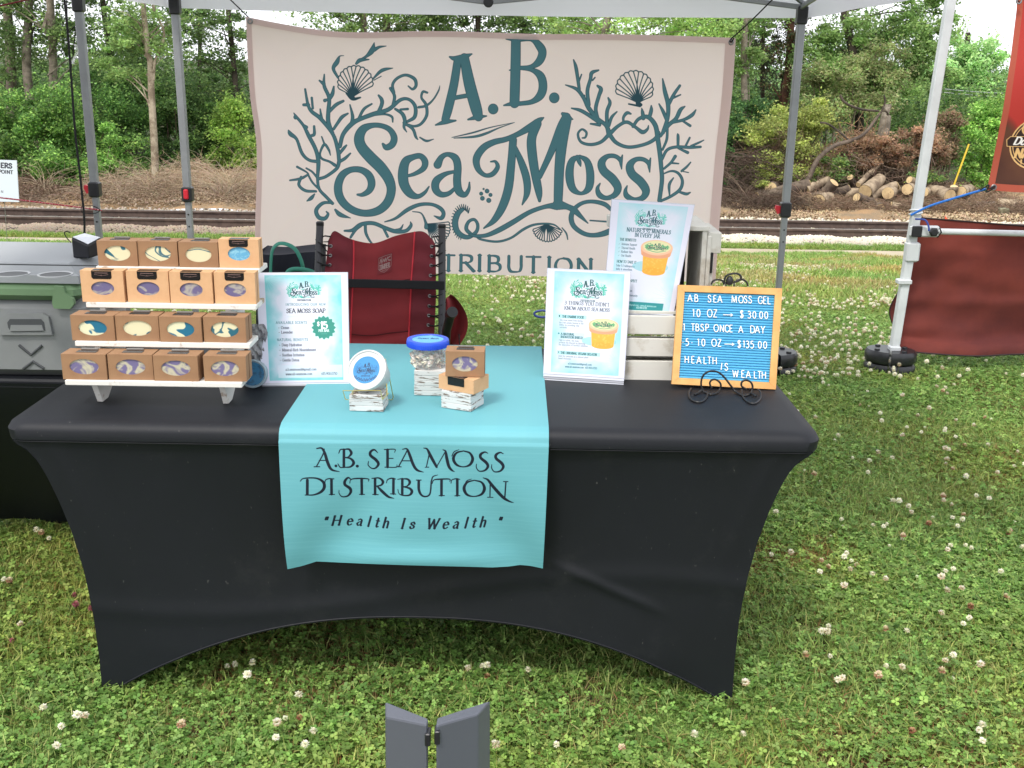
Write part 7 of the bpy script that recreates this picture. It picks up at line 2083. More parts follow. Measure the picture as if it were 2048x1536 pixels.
# sheet 3: minerals
c3_ = paper(W_, H_, 33, edge=(170, 218, 228))
def U3(x, y): return (x - 120 + (y - 25) * .052) / 1035 * W_
def V3(x, y): return (y - 25 - (x - 120) * .06) / 1350 * H_
def t3(t, x, y, s, c, w=.16, ct=.5, serif=True, center=False, sp=.06): tx(c3_, t, U3(x, y), V3(x, y), s, c, w, ct, serif, center, sp=sp)
c3_.rect(U3(150, 1280) - 14, V3(600, 1285), U3(900, 1320) + 10, V3(600, 1390), (44, 142, 146))
mini_logo(c3_, U3(620, 250), V3(620, 235), 222, (40, 96, 108), (96, 196, 184), distc=(90, 110, 120))
t3("NATURE'S 92 MINERALS", 612, 425, 23, (48, 96, 110), .17, .5, True, True, .07); t3('IN EVERY JAR', 598, 482, 23, (48, 96, 110), .17, .5, True, True, .07)
t3('THE BENEFITS', 238, 520, 15, TD, .17, .4); t3('HOW TO TAKE IT', 212, 790, 15, TD, .17, .4); t3('WHAT TO EXPECT', 230, 1020, 15, TD, .17, .4)
for t_, y_ in (('Immune Support', 575), ('Thyroid Health', 622), ('Radiant Skin', 668), ('Gut Health', 716)): t3(t_, 266, y_, 13, (84, 112, 128), .14, .3)
for t_, y_ in (('Immune', 575), ('Thyroid', 622), ('Radiant', 668), ('Gut', 716)):
    c3_.strokes([[[U3(226, y_), V3(226, y_ - 12), 1.5], [U3(232, y_), V3(232, y_ - 6), 1.5], [U3(242, y_), V3(242, y_ - 20), 1.5]]], (80, 140, 150), curve=False)
for t_, x_, y_ in (('Take 1-2 tablespoons', 204, 838), ('daily in smoothies,', 204, 880), ('tea, or straight.', 204, 920), ('More Energy', 250, 1082), ('Better Digestion', 250, 1142), ('Clear Skin & Immunity', 250, 1200)): t3(t_, x_, y_, 13, (84, 112, 128), .14, .3)
t3('a.b.seamossd@gmail.com - www.ab-seamoss.com', 290, 1318, 11.5, (190, 226, 226), .13, .2, False); t3('615.900.0750', 530, 1362, 12, (210, 236, 236), .15, .2, False)
jar_print(c3_, U3(735, 650), V3(735, 635), 116)

acr = pm('acrylic', (.93, .95, .97), .06, trans=1.0, ior=1.49)
acr_edge = pm('acrylic_edge', lin((214, 218, 228)), .15, alpha=.8)
pap = pm('paper_edge', lin((232, 232, 236)), .7)
def sheet_holder(label, lab_grp, tl, tr, br, bl, img, nm, lip=.012, yb=.0):
    """tl.. world corners of the printed face"""
    t = thing('sheet_stand', label, 'sign', (bl + br) / 2, 'printed sheets in clear stands')
    nrm = (br - bl).cross(tl - bl).normalized()
    if nrm.y > 0: nrm = -nrm
    tr = tl + (br - bl) * ((tr - tl).length / (br - bl).length)
    m = MB(); m.grid(lambda a, b: tl.lerp(tr, a).lerp(bl.lerp(br, a), b), 10, 10, lambda a, b: (a, 1 - b))
    m.build('printed_sheet', im(nm, img, .55, coat=.25), t, fix=True)
    cs_ = [tl, tr, br, bl]; c_ = (tl + tr + br + bl) / 4
    m = MB(); out = [c_ + (p - c_) * 1.012 for p in cs_]
    m.add([p - nrm * .0022 for p in out] + [p - nrm * .0044 for p in out], [(0, 1, 2, 3), (7, 6, 5, 4), (0, 4, 5, 1), (1, 5, 6, 2), (2, 6, 7, 3), (3, 7, 4, 0)])
    m.build('holder_back', acr_edge, t, fix=True)
    # foot: slanted lip below the sheet and plate on the table
    dn = (bl - tl).normalized(); rt = (br - bl)
    f0, f1 = bl + dn * .001, br + dn * .001
    g0, g1 = bl + dn * lip + nrm * .004, br + dn * lip + nrm * .004
    zt_ = min(g0.z, g1.z)
    for k, (o1, o2, s_) in enumerate(((0, .33, 0), (.38, .66, .002), (.72, 1, .004))):
        A_, B_ = f0.lerp(g0, o1) + nrm * s_, f1.lerp(g1, o1) + nrm * s_; C_, D_ = f1.lerp(g1, o2) + nrm * s_, f0.lerp(g0, o2) + nrm * s_
        mm = MB(); mm.add([A_, B_, C_, D_] + [p - nrm * .002 for p in (A_, B_, C_, D_)], [(0, 1, 2, 3), (7, 6, 5, 4), (0, 4, 5, 1), (1, 5, 6, 2), (2, 6, 7, 3), (3, 7, 4, 0)])
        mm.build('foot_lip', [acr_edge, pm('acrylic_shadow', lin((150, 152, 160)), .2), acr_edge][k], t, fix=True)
    bk = Vector((-nrm.x, -nrm.y, 0)).normalized() * .07
    m = MB(); m.add([g0, g1, g1 + bk, g0 + bk] + [p + Vector((0, 0, .002)) for p in (g0, g1, g1 + bk, g0 + bk)], [(3, 2, 1, 0), (4, 5, 6, 7), (0, 1, 5, 4), (1, 2, 6, 5), (2, 3, 7, 6), (3, 0, 4, 7)])
    m.build('foot_plate', acr_edge, t, fix=True)
    return t
sheet_holder('sheet announcing sea moss soap with a green price badge, standing beside the soap rack', '', PY(512, 546, .40), PY(693, 546, .40), PY(699, 764, .345), PY(524, 766, .325), c1_.image('soap_sheet'), 'soap_sheet_print', .014)
sheet_holder('sheet reading three things you did not know, in front of the white crate', '', PY(1095, 537, .47), PY(1261, 547, .45), PY(1248, 757, .395), PY(1087, 747, .43), c2_.image('facts_sheet'), 'facts_sheet_print', .018)
# ------------------------------------------------------------------ white crates
wash = pm('whitewashed_wood', lin((208, 206, 198)), .85, var=(9, lin((168, 158, 140)), .50, .66), bump=(40, .5, .0015))
crt = thing('wooden_crate', 'low whitewashed slatted crate lying behind the facts sheet and the letter board', 'crate', (.74, .52, ZT))
yF = .435
x0c, x1c = PY(1240, 700, yF).x - .03, PY(1560, 700, yF).x - .16
x1c = PY(1470, 700, yF).x
def slat(parent, u, v0, v1, y, x0=None, x1=None, nm='slat', th=.009, mat=None):
    z0, z1 = PY(u, v1, y).z, PY(u, v0, y).z
    MB().bbox(((x0 + x1) / 2, y + th / 2, (z0 + z1) / 2), (x1 - x0, th, z1 - z0), .0015).build(nm, mat or wash, parent, fix=True); return z0, z1
slat(crt, 1300, 722, 765, yF, x0c, x1c); slat(crt, 1300, 677, 717 - 4, yF, x0c, x1c); zA, zB = slat(crt, 1300, 632, 669, yF, x0c, x1c)
dB = .24
ztopc = zB
for x in (x0c + .006, x1c - .006):
    MB().bbox((x, yF + .01 + dB / 2, ZT + .008 + (ztopc - ZT - .008) / 2), (.012, dB, ztopc - ZT - .008), .0015).build('end_board', wash, crt, fix=True)
for k in range(3):
    z = [ZT + .035, ZT + .10, ZT + .165][k]
    MB().bbox(((x0c + x1c) / 2, yF + dB + .016, z), (x1c - x0c, .009, .042), .0015).build('slat', wash, crt, fix=True)
for k in range(4):
    MB().bbox(((x0c + x1c) / 2, yF + .04 + k * .058, ZT + .006), (x1c - x0c - .026, .045, .008), .001).build('floor_slat', wash, crt, fix=True)
for k in range(4):
    MB().bbox(((x0c + x1c) / 2, yF + .045 + k * .056, ztopc + .005), (x1c - x0c, .050, .009), .0015).build('slat', wash, crt, fix=True)
zc0 = ztopc + .010
crt2 = thing('wooden_crate', 'taller whitewashed crate standing on end on the low crate, dark inside', 'crate', (.70, .62, zc0))
yU = .50
xr0, xr1 = PY(1398, 560, yU).x, PY(1432, 560, yU - .0).x
zTop = PY(1410, 452, yU).z
xl = PY(1228, 560, yU).x
MB().bbox((xr0 + .008, yU + .11, (zc0 + zTop) / 2), (.013, .22, zTop - zc0 - .02), .0015).build('side_board', wash, crt2, fix=True)
MB().bbox((xl + .008, yU + .11, (zc0 + zTop) / 2), (.013, .22, zTop - zc0 - .02), .0015).build('side_board', wash, crt2, fix=True)
MB().bbox(((xl + xr0) / 2 + .01, yU + .11, zTop - .007), (xr0 - xl + .02, .23, .012), .0015).build('top_board', wash, crt2, fix=True)
MB().bbox(((xl + xr0) / 2, yU + .11, zc0 + .006), (xr0 - xl - .0, .21, .010), .0015).build('bottom_board', wash, crt2, fix=True)
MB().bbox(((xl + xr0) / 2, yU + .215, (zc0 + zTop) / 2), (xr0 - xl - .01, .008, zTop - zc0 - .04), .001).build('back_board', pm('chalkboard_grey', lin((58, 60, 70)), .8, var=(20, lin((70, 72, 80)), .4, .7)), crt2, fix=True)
# outer side boards seen at the right with corner batten and slot
MB().bbox((xr0 + .021, yU + .006, (zc0 + zTop) / 2 - .012), (.011, .012, zTop - zc0 - .03), .0015).build('corner_batten', wash, crt2, fix=True)
MB().bbox((xr0 + .035, yU + .10, zTop - .045), (.036, .19, .055), .002).build('top_slat', wash, crt2, fix=True)
MB().bbox((xr0 + .030, yU + .10, (zc0 + zTop) / 2 - .04), (.014, .18, zTop - zc0 - .08), .002).build('side_slat', wash, crt2, fix=True)
MB().bbox((xr0 + .030, yU + .004, zc0 + .12), (.008, .006, .055), .002).build('handle_slot', cordm, crt2, fix=True)
MB().bbox((PY(1220, 443, yU).x, yU + .02, PY(1220, 443, yU).z), (.012, .03, .030), .002).build('corner_batten', wash, crt2, fix=True)
# sheet 3 stands on the low crate leaning on the tall one
sheet_holder('sheet about minerals with a picture of an orange jar, standing on the white crate', '', PY(1224, 399, .485), PY(1388, 408, .485), PY(1347, 628, .455), PY(1207, 618, .462), c3_.image('minerals_sheet'), 'minerals_sheet_print', .012)

# ------------------------------------------------------------------ letter board on its scroll easel
lbd = thing('letter_board', 'blue felt letter board with white price letters in a pale wood frame', 'letter board', (.78, .37, ZT))
qTL, qTR, qBR, qBL = PY(1356, 570, .445), PY(1564, 577, .44), PY(1551, 779, .36), PY(1343, 768, .365)
nL = (qBR - qBL).cross(qTL - qBL).normalized(); nL = nL if nL.y < 0 else -nL
def LB(s, t, n=0.0): return qTL.lerp(qTR, s).lerp(qBL.lerp(qBR, s), t) + nL * n
oak = pm('oak_frame', lin((222, 172, 106)), .6, var=(14, lin((206, 152, 88)), .4, .65), bump=(40, .2, .0006))
fw_, fh_ = .066, .066
def qprism(pts_, n0, n1):
    m = MB(); k = len(pts_)
    m.add([LB(s, t, n0) for s, t in pts_] + [LB(s, t, n1) for s, t in pts_], [tuple(range(k)), tuple(reversed(range(k, 2 * k)))] + [(i, k + i, k + (i + 1) % k, (i + 1) % k) for i in range(k)]); return m
g_ = .0015
for pts_ in ([(0, 0), (1, 0), (1 - fw_, fh_), (fw_, fh_)], [(1, g_), (1, 1 - g_), (1 - fw_, 1 - fh_ - g_), (1 - fw_, fh_ + g_)], [(1, 1), (0, 1), (fw_, 1 - fh_), (1 - fw_, 1 - fh_)], [(0, 1 - g_), (0, g_), (fw_, fh_ + g_), (fw_, 1 - fh_ - g_)]):
    qprism(pts_, -.010, .004).build('frame_rail', oak, lbd, fix=True)
felt = pm('blue_felt', lin((90, 176, 218)), .95, var=(200, lin((80, 166, 210)), .35, .65), bump=(600, .4, .001))
m = MB(); nr = 34
for k in range(nr):
    t0 = fh_ + (1 - 2 * fh_) * k / nr; t1 = fh_ + (1 - 2 * fh_) * (k + 1) / nr; dt = t1 - t0
    r0, r1 = [], []
    prof_ = [(t0, -.006), (t0 + dt * .16, -.0055), (t0 + dt * .22, -.0022), (t0 + dt * .4, -.0012), (t0 + dt * .75, -.0012), (t1 - dt * .04, -.0022), (t1, -.006)]
    o = len(m.v)
    for s in (fw_, 1 - fw_):
        m.v += [tuple(LB(s, t, n)) for t, n in prof_]
    for i in range(6): m.f.append((o + i, o + 7 + i, o + 8 + i, o + 1 + i))
m.build('felt_panel', felt, lbd, smooth=False, fix=True)
qprism([(.01, .01), (.99, .01), (.99, .99), (.01, .99)], -.013, -.0105).build('backing', pm('backing_board', lin((150, 126, 96)), .8), lbd, fix=True)
letm = pm('white_letter', lin((240, 240, 240)), .4)
def LBZ(x, y):    # zoomed-photo coordinates of the board -> board fractions
    u, v = 1335 + x / 5.4875, 540 + y / 5.4875
    # solve the bilinear map by iteration
    s, t = .5, .5
    for _ in range(8):
        p = (1356 + (1564 - 1356) * s) * (1 - t) + (1343 + (1551 - 1343) * s) * t, (570 + 7 * s) * (1 - t) + (768 + 11 * s) * t
        s += (u - p[0]) / 208; t += (v - p[1]) / 199
    return s, t
SANS = dict(FONT)
def letter3d(c, x, y, hgt, wid=None, ang=0.0, slant=0.0):
    """(x, y): lower left corner in the zoomed photo, hgt in its pixels"""
    w, P_ = glyph_paths(c); sc_ = hgt; wk = (wid / w) if wid else hgt * .86
    m = MB()
    for kind, P in P_:
        Q = smooth_pts(P, 4) if kind == 'c' and len(P) > 2 else P
        pts_ = []
        for a, b in Q:
            a = a + slant * b
            s, t = LBZ(x + a * wk + b * ang * hgt, y - b * hgt + a * wk * .035)
            pts_.append(LB(s, t, .0012))
        m.tube(pts_, .0021 if c == '.' else .00135, 6)
    m.build('letter', letm, lbd, smooth=True, fix=True)
def line(txt, xs, ys, h, wid=None):
    xi = 0
    for c, x, y in zip(txt, xs, ys):
        letter3d(c, x, y, h)
line('AB', (222, 292), (346, 348), 76); line('SEA', (442, 500, 550), (354, 356, 358), 76); line('MOSS', (700, 778, 838, 888), (358, 362, 362, 364), 76); line('GEL', (992, 1046, 1094), (370, 372, 374), 78)
line('10', (272, 318), (512, 514), 80); line('OZ', (434, 500), (516, 518), 80); line('$30.00', (796, 878, 932, 984, 1006, 1062), (524, 530, 532, 536, 534, 536), 76)
line('1', (170,), (664,), 74); line('TBSP', (258, 304, 362, 412), (668, 670, 672, 672), 76); line('ONCE', (506, 570, 628, 676), (678, 680, 682, 682), 76); line('A', (780,), (690,), 74); line('DAY', (904, 960, 1022), (692, 694, 696), 78)
line('5', (196,), (830,), 74); line('10', (326, 372), (834, 836), 78); line('OZ', (482, 548), (838, 840), 78); line('$135.00', (768, 826, 858, 908, 962, 992, 1050), (852, 852, 856, 858, 862, 860, 862), 76)
line('HEALTH', (184, 258, 320, 392, 438, 490), (1020, 1024, 1028, 1030, 1032, 1034), 76); line('S', (626,), (1102,), 76); letter3d('I', 576, 1096, 76, slant=.16)
line('WEALTH', (712, 806, 862, 944, 988, 1030), (1176, 1180, 1184, 1188, 1190, 1192), 76)
for (x, y) in ((610, 492), (625, 814)):
    m = MB(); P0, P1 = LB(*LBZ(x, y), .0012), LB(*LBZ(x + 105, y + 4), .0012)
    m.tube([P0, P1], .0013, 6); m.tube([LB(*LBZ(x + 82, y - 12), .0012), P1, LB(*LBZ(x + 82, y + 18), .0012)], .0013, 6); m.build('arrow', letm, lbd, smooth=True, fix=True)
for (x, y) in ((170, 794), (268, 798)):
    MB().lathe([(.0015, 0), (.0012, .0012)], LB(*LBZ(x, y), .0), 8, Rxm).build('letter', letm, lbd, fix=True)

iron = pm('black_iron', lin((26, 26, 28)), .45, var=(60, lin((38, 38, 40)), .4, .7))
es = thing('scroll_easel', 'black wrought iron scroll easel carrying the letter board', 'easel', (.78, .33, ZT))
def EZ(x, y, d): return PY(1335 + x / 5.4875, 540 + y / 5.4875, d)
def wire(nm, pts_, ys, r=.0026):
    if not hasattr(ys, '__len__'): ys = [ys] * len(pts_)
    Q = []
    for (a, b), y in zip(pts_, ys):
        q = EZ(a, b, y)
        if q.z < ZT + .003: q = PZ(1335 + a / 5.4875, 540 + b / 5.4875, ZT + .003)
        Q.append(tuple(q))
    P = smooth_pts(np.array(Q), 6)
    MB().tube(P, r, 8).build(nm, iron, es, smooth=True, fix=True)
fr_ = [(482, 1298), (468, 1262), (466, 1232), (488, 1206), (528, 1203), (568, 1228), (586, 1268), (570, 1318), (530, 1354), (470, 1364), (404, 1338), (372, 1284), (372, 1210), (398, 1150), (450, 1115), (512, 1110), (570, 1130), (622, 1176), (680, 1250), (740, 1326), (800, 1368), (862, 1378), (914, 1348), (934, 1290), (920, 1238), (880, 1212), (836, 1214), (812, 1240), (816, 1278), (868, 1310)]
wire('front_scroll', fr_, .325)
wire('foot_scroll', [(372, 1318), (335, 1350), (295, 1368)], [.32, .31, .30]); wire('foot_scroll', [(258, 1302), (238, 1345), (242, 1398), (284, 1438), (350, 1450), (402, 1430), (436, 1384), (440, 1350)], [.34, .31, .28, .262, .262, .275, .30, .32])
wire('foot_scroll', [(905, 1345), (940, 1366), (970, 1388)], [.32, .30, .285]); wire('foot_scroll', [(815, 1312), (820, 1372), (850, 1422), (902, 1458), (960, 1464), (1006, 1430), (1026, 1380), (1012, 1330), (990, 1310)], [.33, .30, .275, .26, .258, .27, .285, .31, .33])
yk = .455
wire('top_scroll', [(480, 160), (500, 122), (548, 106), (598, 116), (622, 158)], yk); wire('top_scroll', [(884, 174), (866, 132), (824, 106), (776, 108), (738, 134)], yk)
wire('top_scroll', [(614, 160), (640, 72), (694, 44), (764, 40), (804, 68), (800, 104), (764, 126), (728, 128)], yk, .0028)
MB().lathe([(.004, -.012), (.009, -.008), (.010, .002), (.006, .010), (.002, .012)], EZ(682, 116, yk), 14).build('top_knot', iron, es, smooth=True, fix=True)
for x in (640, 730): MB().tube([EZ(x, 130, yk), EZ(x, 700, .43), EZ(x - 20, 1340, .40)], .0022, 6).build('back_rod', iron, es, smooth=True, fix=True)
for sx_ in (380, 900):
    MB().tube([EZ(sx_, 1300, .325), EZ(sx_ + 10, 1310, .41), EZ(sx_ + 10, 1180, .43)], .0022, 6).build('ledge_rod', iron, es, smooth=True, fix=True)
MB().tube([EZ(690, 300, .45), Vector((EZ(690, 300, .45).x, .60, ZT + .004))], .0022, 6).build('rear_strut', iron, es, smooth=True, fix=True)

# ------------------------------------------------------------------ the little display in the middle
blk = pm('chippy_white_block', lin((226, 226, 222)), .85, bump=(50, .7, .002))
nt = blk.node_tree; N = nt.nodes; L = nt.links
tc = N.new('ShaderNodeTexCoord'); mp = N.new('ShaderNodeMapping'); mp.inputs['Scale'].default_value = (14, 14, 95)
no = N.new('ShaderNodeTexNoise'); no.inputs['Scale'].default_value = 1.6; no.inputs['Detail'].default_value = 6; no.inputs['Roughness'].default_value = .7
L.new(tc.outputs['Object'], mp.inputs[0]); L.new(mp.outputs[0], no.inputs['Vector'])
cr2 = N.new('ShaderNodeValToRGB'); e = cr2.color_ramp.elements; e[0].position = .545; e[0].color = (*lin((206, 206, 204)), 1); e[1].position = .59; e[1].color = (*lin((112, 96, 84)), 1)
L.new(no.outputs['Fac'], cr2.inputs[0]); L.new(cr2.outputs[0], N['Principled BSDF'].inputs['Base Color'])
ZR = ZT + .0045
def block(label, c, dims, rz):
    t = thing('wooden_block', label, 'wooden block', (c[0], c[1], ZR), None, rz)
    n = 5; w, d, h = dims
    # slightly ragged planks stacked to one block
    rr = np.random.default_rng(int(c[0] * 1000) % 97 + 5); z = 0
    k = max(3, int(h / .012)); hs_ = h / k
    for i in range(k):
        MB().bbox((rr.uniform(-.0006, .0006), rr.uniform(-.0006, .0006), z + hs_ / 2), (w + rr.uniform(-.0012, .0008), d + rr.uniform(-.0012, .0008), hs_ - .0004), .0009).build('plank', blk, t); z += hs_
    return t
b1 = (PZ(697, 822, ZR) + PZ(768, 825, ZR)) / 2
block('small chipped white wooden block under the tilted white tub', (b1.x + .002, b1.y + .035, 0), (.080, .066, .040), radians(-4))
b2 = (PZ(824, 792, ZR) + PZ(886, 792, ZR)) / 2
block('tallest chipped white block, under the container with the blue lid', (b2.x + .012, b2.y + .04, 0), (.088, .075, .064), radians(-2))
b3l, b3c, b3r = PZ(882, 815, ZR), PZ(941, 824, ZR), PZ(968, 799, ZR)
ang3 = atan2(b3c.y - b3l.y, b3c.x - b3l.x); w3 = (b3c - b3l).length; d3 = (b3r - b3c).length
u3 = Vector((cos(ang3), sin(ang3), 0)); n3 = Vector((-sin(ang3), cos(ang3), 0))
c3v = b3l + u3 * w3 / 2 + n3 * .036
block('chipped white block turned slantwise under the two soap boxes', (c3v.x, c3v.y, 0), (w3, .072, .044), ang3)

def tub_label_img():
    c = Cv(420, 420, (44, 122, 176))
    c.ell(210, 210, 208, 208, (50, 132, 186)); 
    mini_logo(c, 210, 180, 360, (14, 40, 74), (36, 104, 160), extra=1.5, distc=(18, 50, 84))
    for i, w in enumerate((70, 60, 80, 50)): c.strokes([[[210 - w, 290 + i * 14, 3], [210 + w, 290 + i * 14, 3]]], (44, 110, 160), curve=False)
    wv = [[[30 + k * 9, 300 + 60 * sin(pi * k / 40) + 14 * sin(k * 1.3), 12 + 5 * sin(k * 2.1)] for k in range(41)]]
    c.strokes(wv, (40, 84, 128)); c.strokes([[[40 + k * 9, 325 + 52 * sin(pi * k / 38) + 10 * sin(k * 1.9 + 1), 9] for k in range(39)]], (28, 66, 108), alpha=.7)
    c.strokes([[[210 + 190 * cos(a), 210 + 190 * sin(a), 3] for a in np.linspace(3.4, 6.0, 30)]], (40, 110, 170), alpha=.8)
    return c.image('tub_label')
tubimg = tub_label_img()
whitep = pm('white_tub', lin((200, 204, 204)), .35)
tub = thing('tub', 'white plastic tub tilted on a gold wire stand showing its blue round label', 'tub', (-.12, .16, ZR + .04))
cl_ = PY(733, 740, .135)
nt_ = Vector((-.27, -.80, .53)).normalized()
xax = Vector((1, 0, 0)); xax = (xax - nt_ * xax.dot(nt_)).normalized(); yax = nt_.cross(xax)
Mtub = Matrix((xax, yax, nt_)).transposed()
MB().lathe([(.034, -.062), (.036, -.060), (.0425, -.012), (.0465, -.011), (.0495, -.009), (.0505, -.002), (.0495, .003), (.0455, .004), (.0440, .001), (.002, .001)], cl_, 48, Mtub, cap=True).build('tub_and_lid', whitep, tub, smooth=True, fix=True)
MB().lathe([(.0435, -.016), (.0448, -.016), (.0448, -.013), (.0435, -.013)], cl_, 40, Mtub, cap=False).build('rim_ring', whitep, tub, smooth=True, fix=True)
m = MB(); m.uv = {}; R_ = .0335; m.v.append(tuple(cl_ + nt_ * .0016)); m.uv[0] = (.5, .5); n = 48
ro = radians(4)
for k in range(n):
    a = 2 * pi * k / n; m.v.append(tuple(cl_ + nt_ * .0016 + xax * R_ * cos(a) + yax * R_ * sin(a))); m.uv[k + 1] = (.5 + .495 * cos(a + ro), .5 + .495 * sin(a + ro))
for k in range(n): m.f.append((0, 1 + k, 1 + (k + 1) % n))
m.build('label', im('tub_label_print', tubimg, .35), tub, fix=True)
gold = pm('gold_wire', lin((226, 206, 130)), .3, metal=.85)
gs = thing('wire_stand', 'thin gold wire stand holding the tilted white tub on its block', 'stand', (-.12, .14, ZR + .04))
def GZ(x, y, d): return PY(680 + x / 6.606, 670 + y / 6.606, d)
for pts_, ys_ in (([(110, 856), (70, 848), (38, 735), (170, 738), (350, 732), (536, 735), (560, 850)], [.10, .095, .09, .09, .09, .09, .10]), ([(560, 850), (640, 770), (620, 800), (610, 560)], [.10, .15, .15, .17]), ([(598, 318), (640, 500), (704, 820), (688, 858), (620, 850)], [.175, .19, .21, .21, .18]), ([(170, 738), (165, 800)], [.09, .12]), ([(598, 318), (612, 560), (622, 770)], [.175, .165, .15])):
    MB().tube([GZ(a, b, y) for (a, b), y in zip(pts_, ys_)], .0012, 6).build('wire', gold, gs, smooth=True, fix=True)

ctn = thing('container', 'clear screw top container of dried moss with a bright blue lid on the tall block', 'container', (b2.x + .012, b2.y + .04, ZR + .064))
kc = Vector((PY(856, 740, b2.y + .045).x, b2.y + .045, ZR + .065))
clearp = pm('clear_plastic', (.92, .93, .94), .15, alpha=.22)
MB().lathe([(.038, 0), (.0400, .001), (.0455, .046), (.0480, .052), (.0480, .056)], kc, 40, cap=False).build('wall', clearp, ctn, smooth=True, fix=True)
MB().disc(.038, .0008, kc).build('base', clearp, ctn, fix=True)
bluel = pm('blue_lid', lin((40, 84, 214)), .3)
MB().lathe([(.0495, .052), (.0520, .0525), (.0525, .066), (.0512, .0695), (.0480, .0705), (.0400, .0695), (.0385, .067)], kc, 60, cap=False).build('lid', bluel, ctn, smooth=True, fix=True)
for k in range(60):
    pass
m = MB()
for k in range(72):
    a = 2 * pi * k / 72; m.box(kc + Vector((.0524 * cos(a), .0524 * sin(a), .0585)), (.0012, .0016, .010), rz=a)
tag(m.build('lid_ribs', bluel, ctn, fix=True), kind='stuff')
MB().disc(.0392, .0682, kc).build('lid_window', pm('lid_window', lin((96, 176, 224)), .25), ctn, fix=True)
lw_ = []
for s in text_strokes('Ocean Bath', 0, 0, .009, spacing=.05, weight=.1, contrast=.3, center=True, slant=.2): lw_.append(s)
m = MB()
for s in lw_:
    m.tube([kc + Vector((a, -b + .004, .0688)) for a, b, _ in s], .0004, 4)
m.build('lid_writing', pm('marker_ink', lin((30, 60, 110)), .5), ctn, fix=True)
r3 = np.random.default_rng(8); nB = 260
P = np.stack([r3.uniform(-1, 1, nB), r3.uniform(-1, 1, nB), r3.random(nB)], 1); P = P[np.hypot(P[:, 0], P[:, 1]) < 1]
P[:, 0] *= .033; P[:, 1] *= .033; P[:, 2] = .004 + P[:, 2] * .036; 
rim = np.stack([.0375 * np.cos(t_ := r3.uniform(0, 6.28, 200)), .0375 * np.sin(t_), r3.uniform(.004, .040, 200)], 1); rim[:, :2] *= (1 + rim[:, 2:3] * 2.6)
P = np.concatenate([P, rim]) + np.array(kc)
Vv, Tt, Cc = leaves(P, .014, tint(len(P), (232, 222, 206), .2, 3, (178, 156, 140), .3), aspect=.6, seed=9)
pcloud_mesh('dried_moss_pieces', Vv, Tt, Cc, twig_mat, ctn, fix=True, kind='stuff')

# two soap boxes on the slanted block
zb3 = ZR + .044
pb_ = soap_box(.098, .068, .034, peach, (.027, .0165, .034), lav2, 'peach')
pb_['label'] = 'peach soap box lying flat and slantwise on the block, black label over its corner'
pb_.name = 'soap_box'
cP = PY(927, 775, .185)
fx = Vector((PY(887, 772, .20).x, 0, 0))
pb_.location = (c3v.x + .001, c3v.y + .004, zb3 + .0175)
pb_.rotation_euler = (radians(-90), 0, 0)
e_ = Matrix.Rotation(ang3 + pi - radians(6), 4, 'Z') @ Matrix.Rotation(radians(-90), 4, 'X')
pb_.rotation_euler = e_.to_euler()
pb_.location = Vector((c3v.x + .003, c3v.y, zb3 + .0175)) - (Matrix.Rotation(ang3 + pi - radians(6), 3, 'Z') @ Vector((0, .034, 0)))
o = copy_thing(protos['lav'], (PY(931, 755, c3v.y).x, c3v.y + .002, zb3 + .0360), radians(-1), 'kraft soap box with purple bar standing on the flat peach box in the middle', children=PK['lav'])
o['group'] = 'soap boxes in the middle of the table'; pb_['group'] = 'soap boxes in the middle of the table'
o.scale = (.93, 1, 1.0)

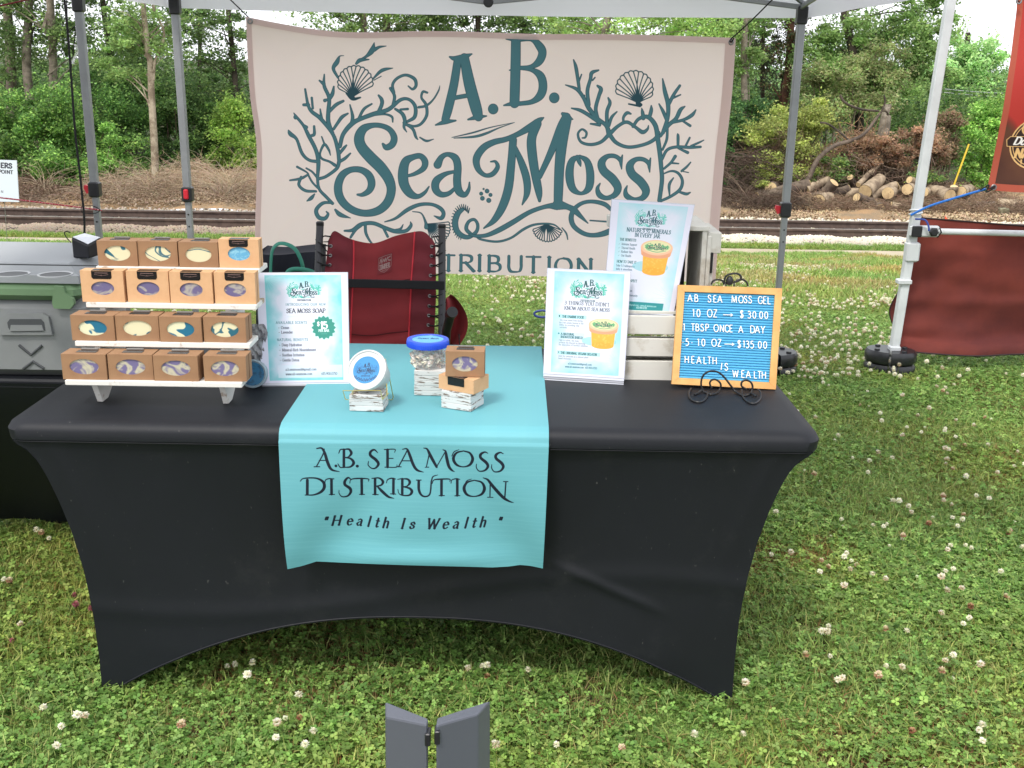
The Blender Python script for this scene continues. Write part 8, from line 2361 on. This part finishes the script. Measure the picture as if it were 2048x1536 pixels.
# coins of clear tape on the runner, lint, and the blue thing under the table
bt_ = thing('storage_tub', 'dark blue plastic tub edge glimpsed under the table hem', 'storage tub', PZ(1045, 1250, 0))
p = PZ(1045, 1250, .0)
MB().bbox((p.x + .02, .56, .06), (.30, .24, .10), .02).build('body', pm('tub_blue', lin((14, 24, 84)), .45), bt_, smooth=True, fix=True)
MB().bbox((p.x + .02, .56, .118), (.32, .26, .014), .006).build('rim', MATS['tub_blue'], bt_, smooth=True, fix=True)
ft_ = thing('blue_tag', 'tiny blue ring shaped tag in the grass just left of the facts sheet', 'tag', PZ(1084, 635, 0))
p = PZ(1084, 634, .02)
MB().tube([p + Vector((.05 * cos(a), 0, .022 * sin(a) + .02)) for a in np.linspace(0, 2 * pi, 17)], .008, 6).build('ring', pm('blue_ring', lin((50, 70, 140)), .5), ft_, smooth=True, fix=True)

# ------------------------------------------------------------------ grey folded legs standing in front
gpl = pm('grey_powdercoat', lin((88, 92, 101)), .5, metal=.1, bump=(900, .12, .0005), var=(4, lin((86, 89, 98)), .4, .7))
gst = thing('folding_stand', 'grey folding stand of two hinged panels rising from the grass before the table', 'stand', (.14, -1.25, 0))
def panel(top4, ybase):
    """top4: world corners of the top edge (front-left, front-right, back-right, back-left)"""
    m = MB(); bt4 = [Vector((p.x + (p.x - .14) * .12, p.y - .02, .01)) for p in top4]
    m.add(list(top4) + bt4, [(0, 1, 2, 3), (7, 6, 5, 4), (0, 4, 5, 1), (1, 5, 6, 2), (2, 6, 7, 3), (3, 7, 4, 0)])
    ob = m.build('panel', gpl, gst, fix=True)
    md = ob.modifiers.new('bevel', 'BEVEL'); md.width = .0025; md.segments = 2
yg = -1.28
zt1 = .83
def gp(u, v, y): return PY(u, v, y)
l0, l1 = gp(771, 1433, yg), gp(853, 1449, yg - .035)
panel([l0, l1, l1 + Vector((.001, .012, 0)), l0 + Vector((-.004, .03, 0))], yg)
r0, r1 = gp(872, 1451, yg - .035), gp(957, 1427, yg)
panel([r0, r1, r1 + Vector((.012, .045, -.012)), r0 + Vector((0, .015, 0))], yg)
for (u, v0, v1) in ((856, 1461, 1486), (875, 1456, 1483)):
    a, b = gp(u, v0, yg - .03), gp(u, v1, yg - .03)
    MB().bbox((a + b) / 2, (.006, .014, (a - b).length), .001).build('hinge_pad', black_pl, gst, fix=True)
MB().bbox((gp(863, 1536, yg).x, yg + .0, .22), (.05, .03, .03), .004).build('cross_link', gpl, gst, fix=True)
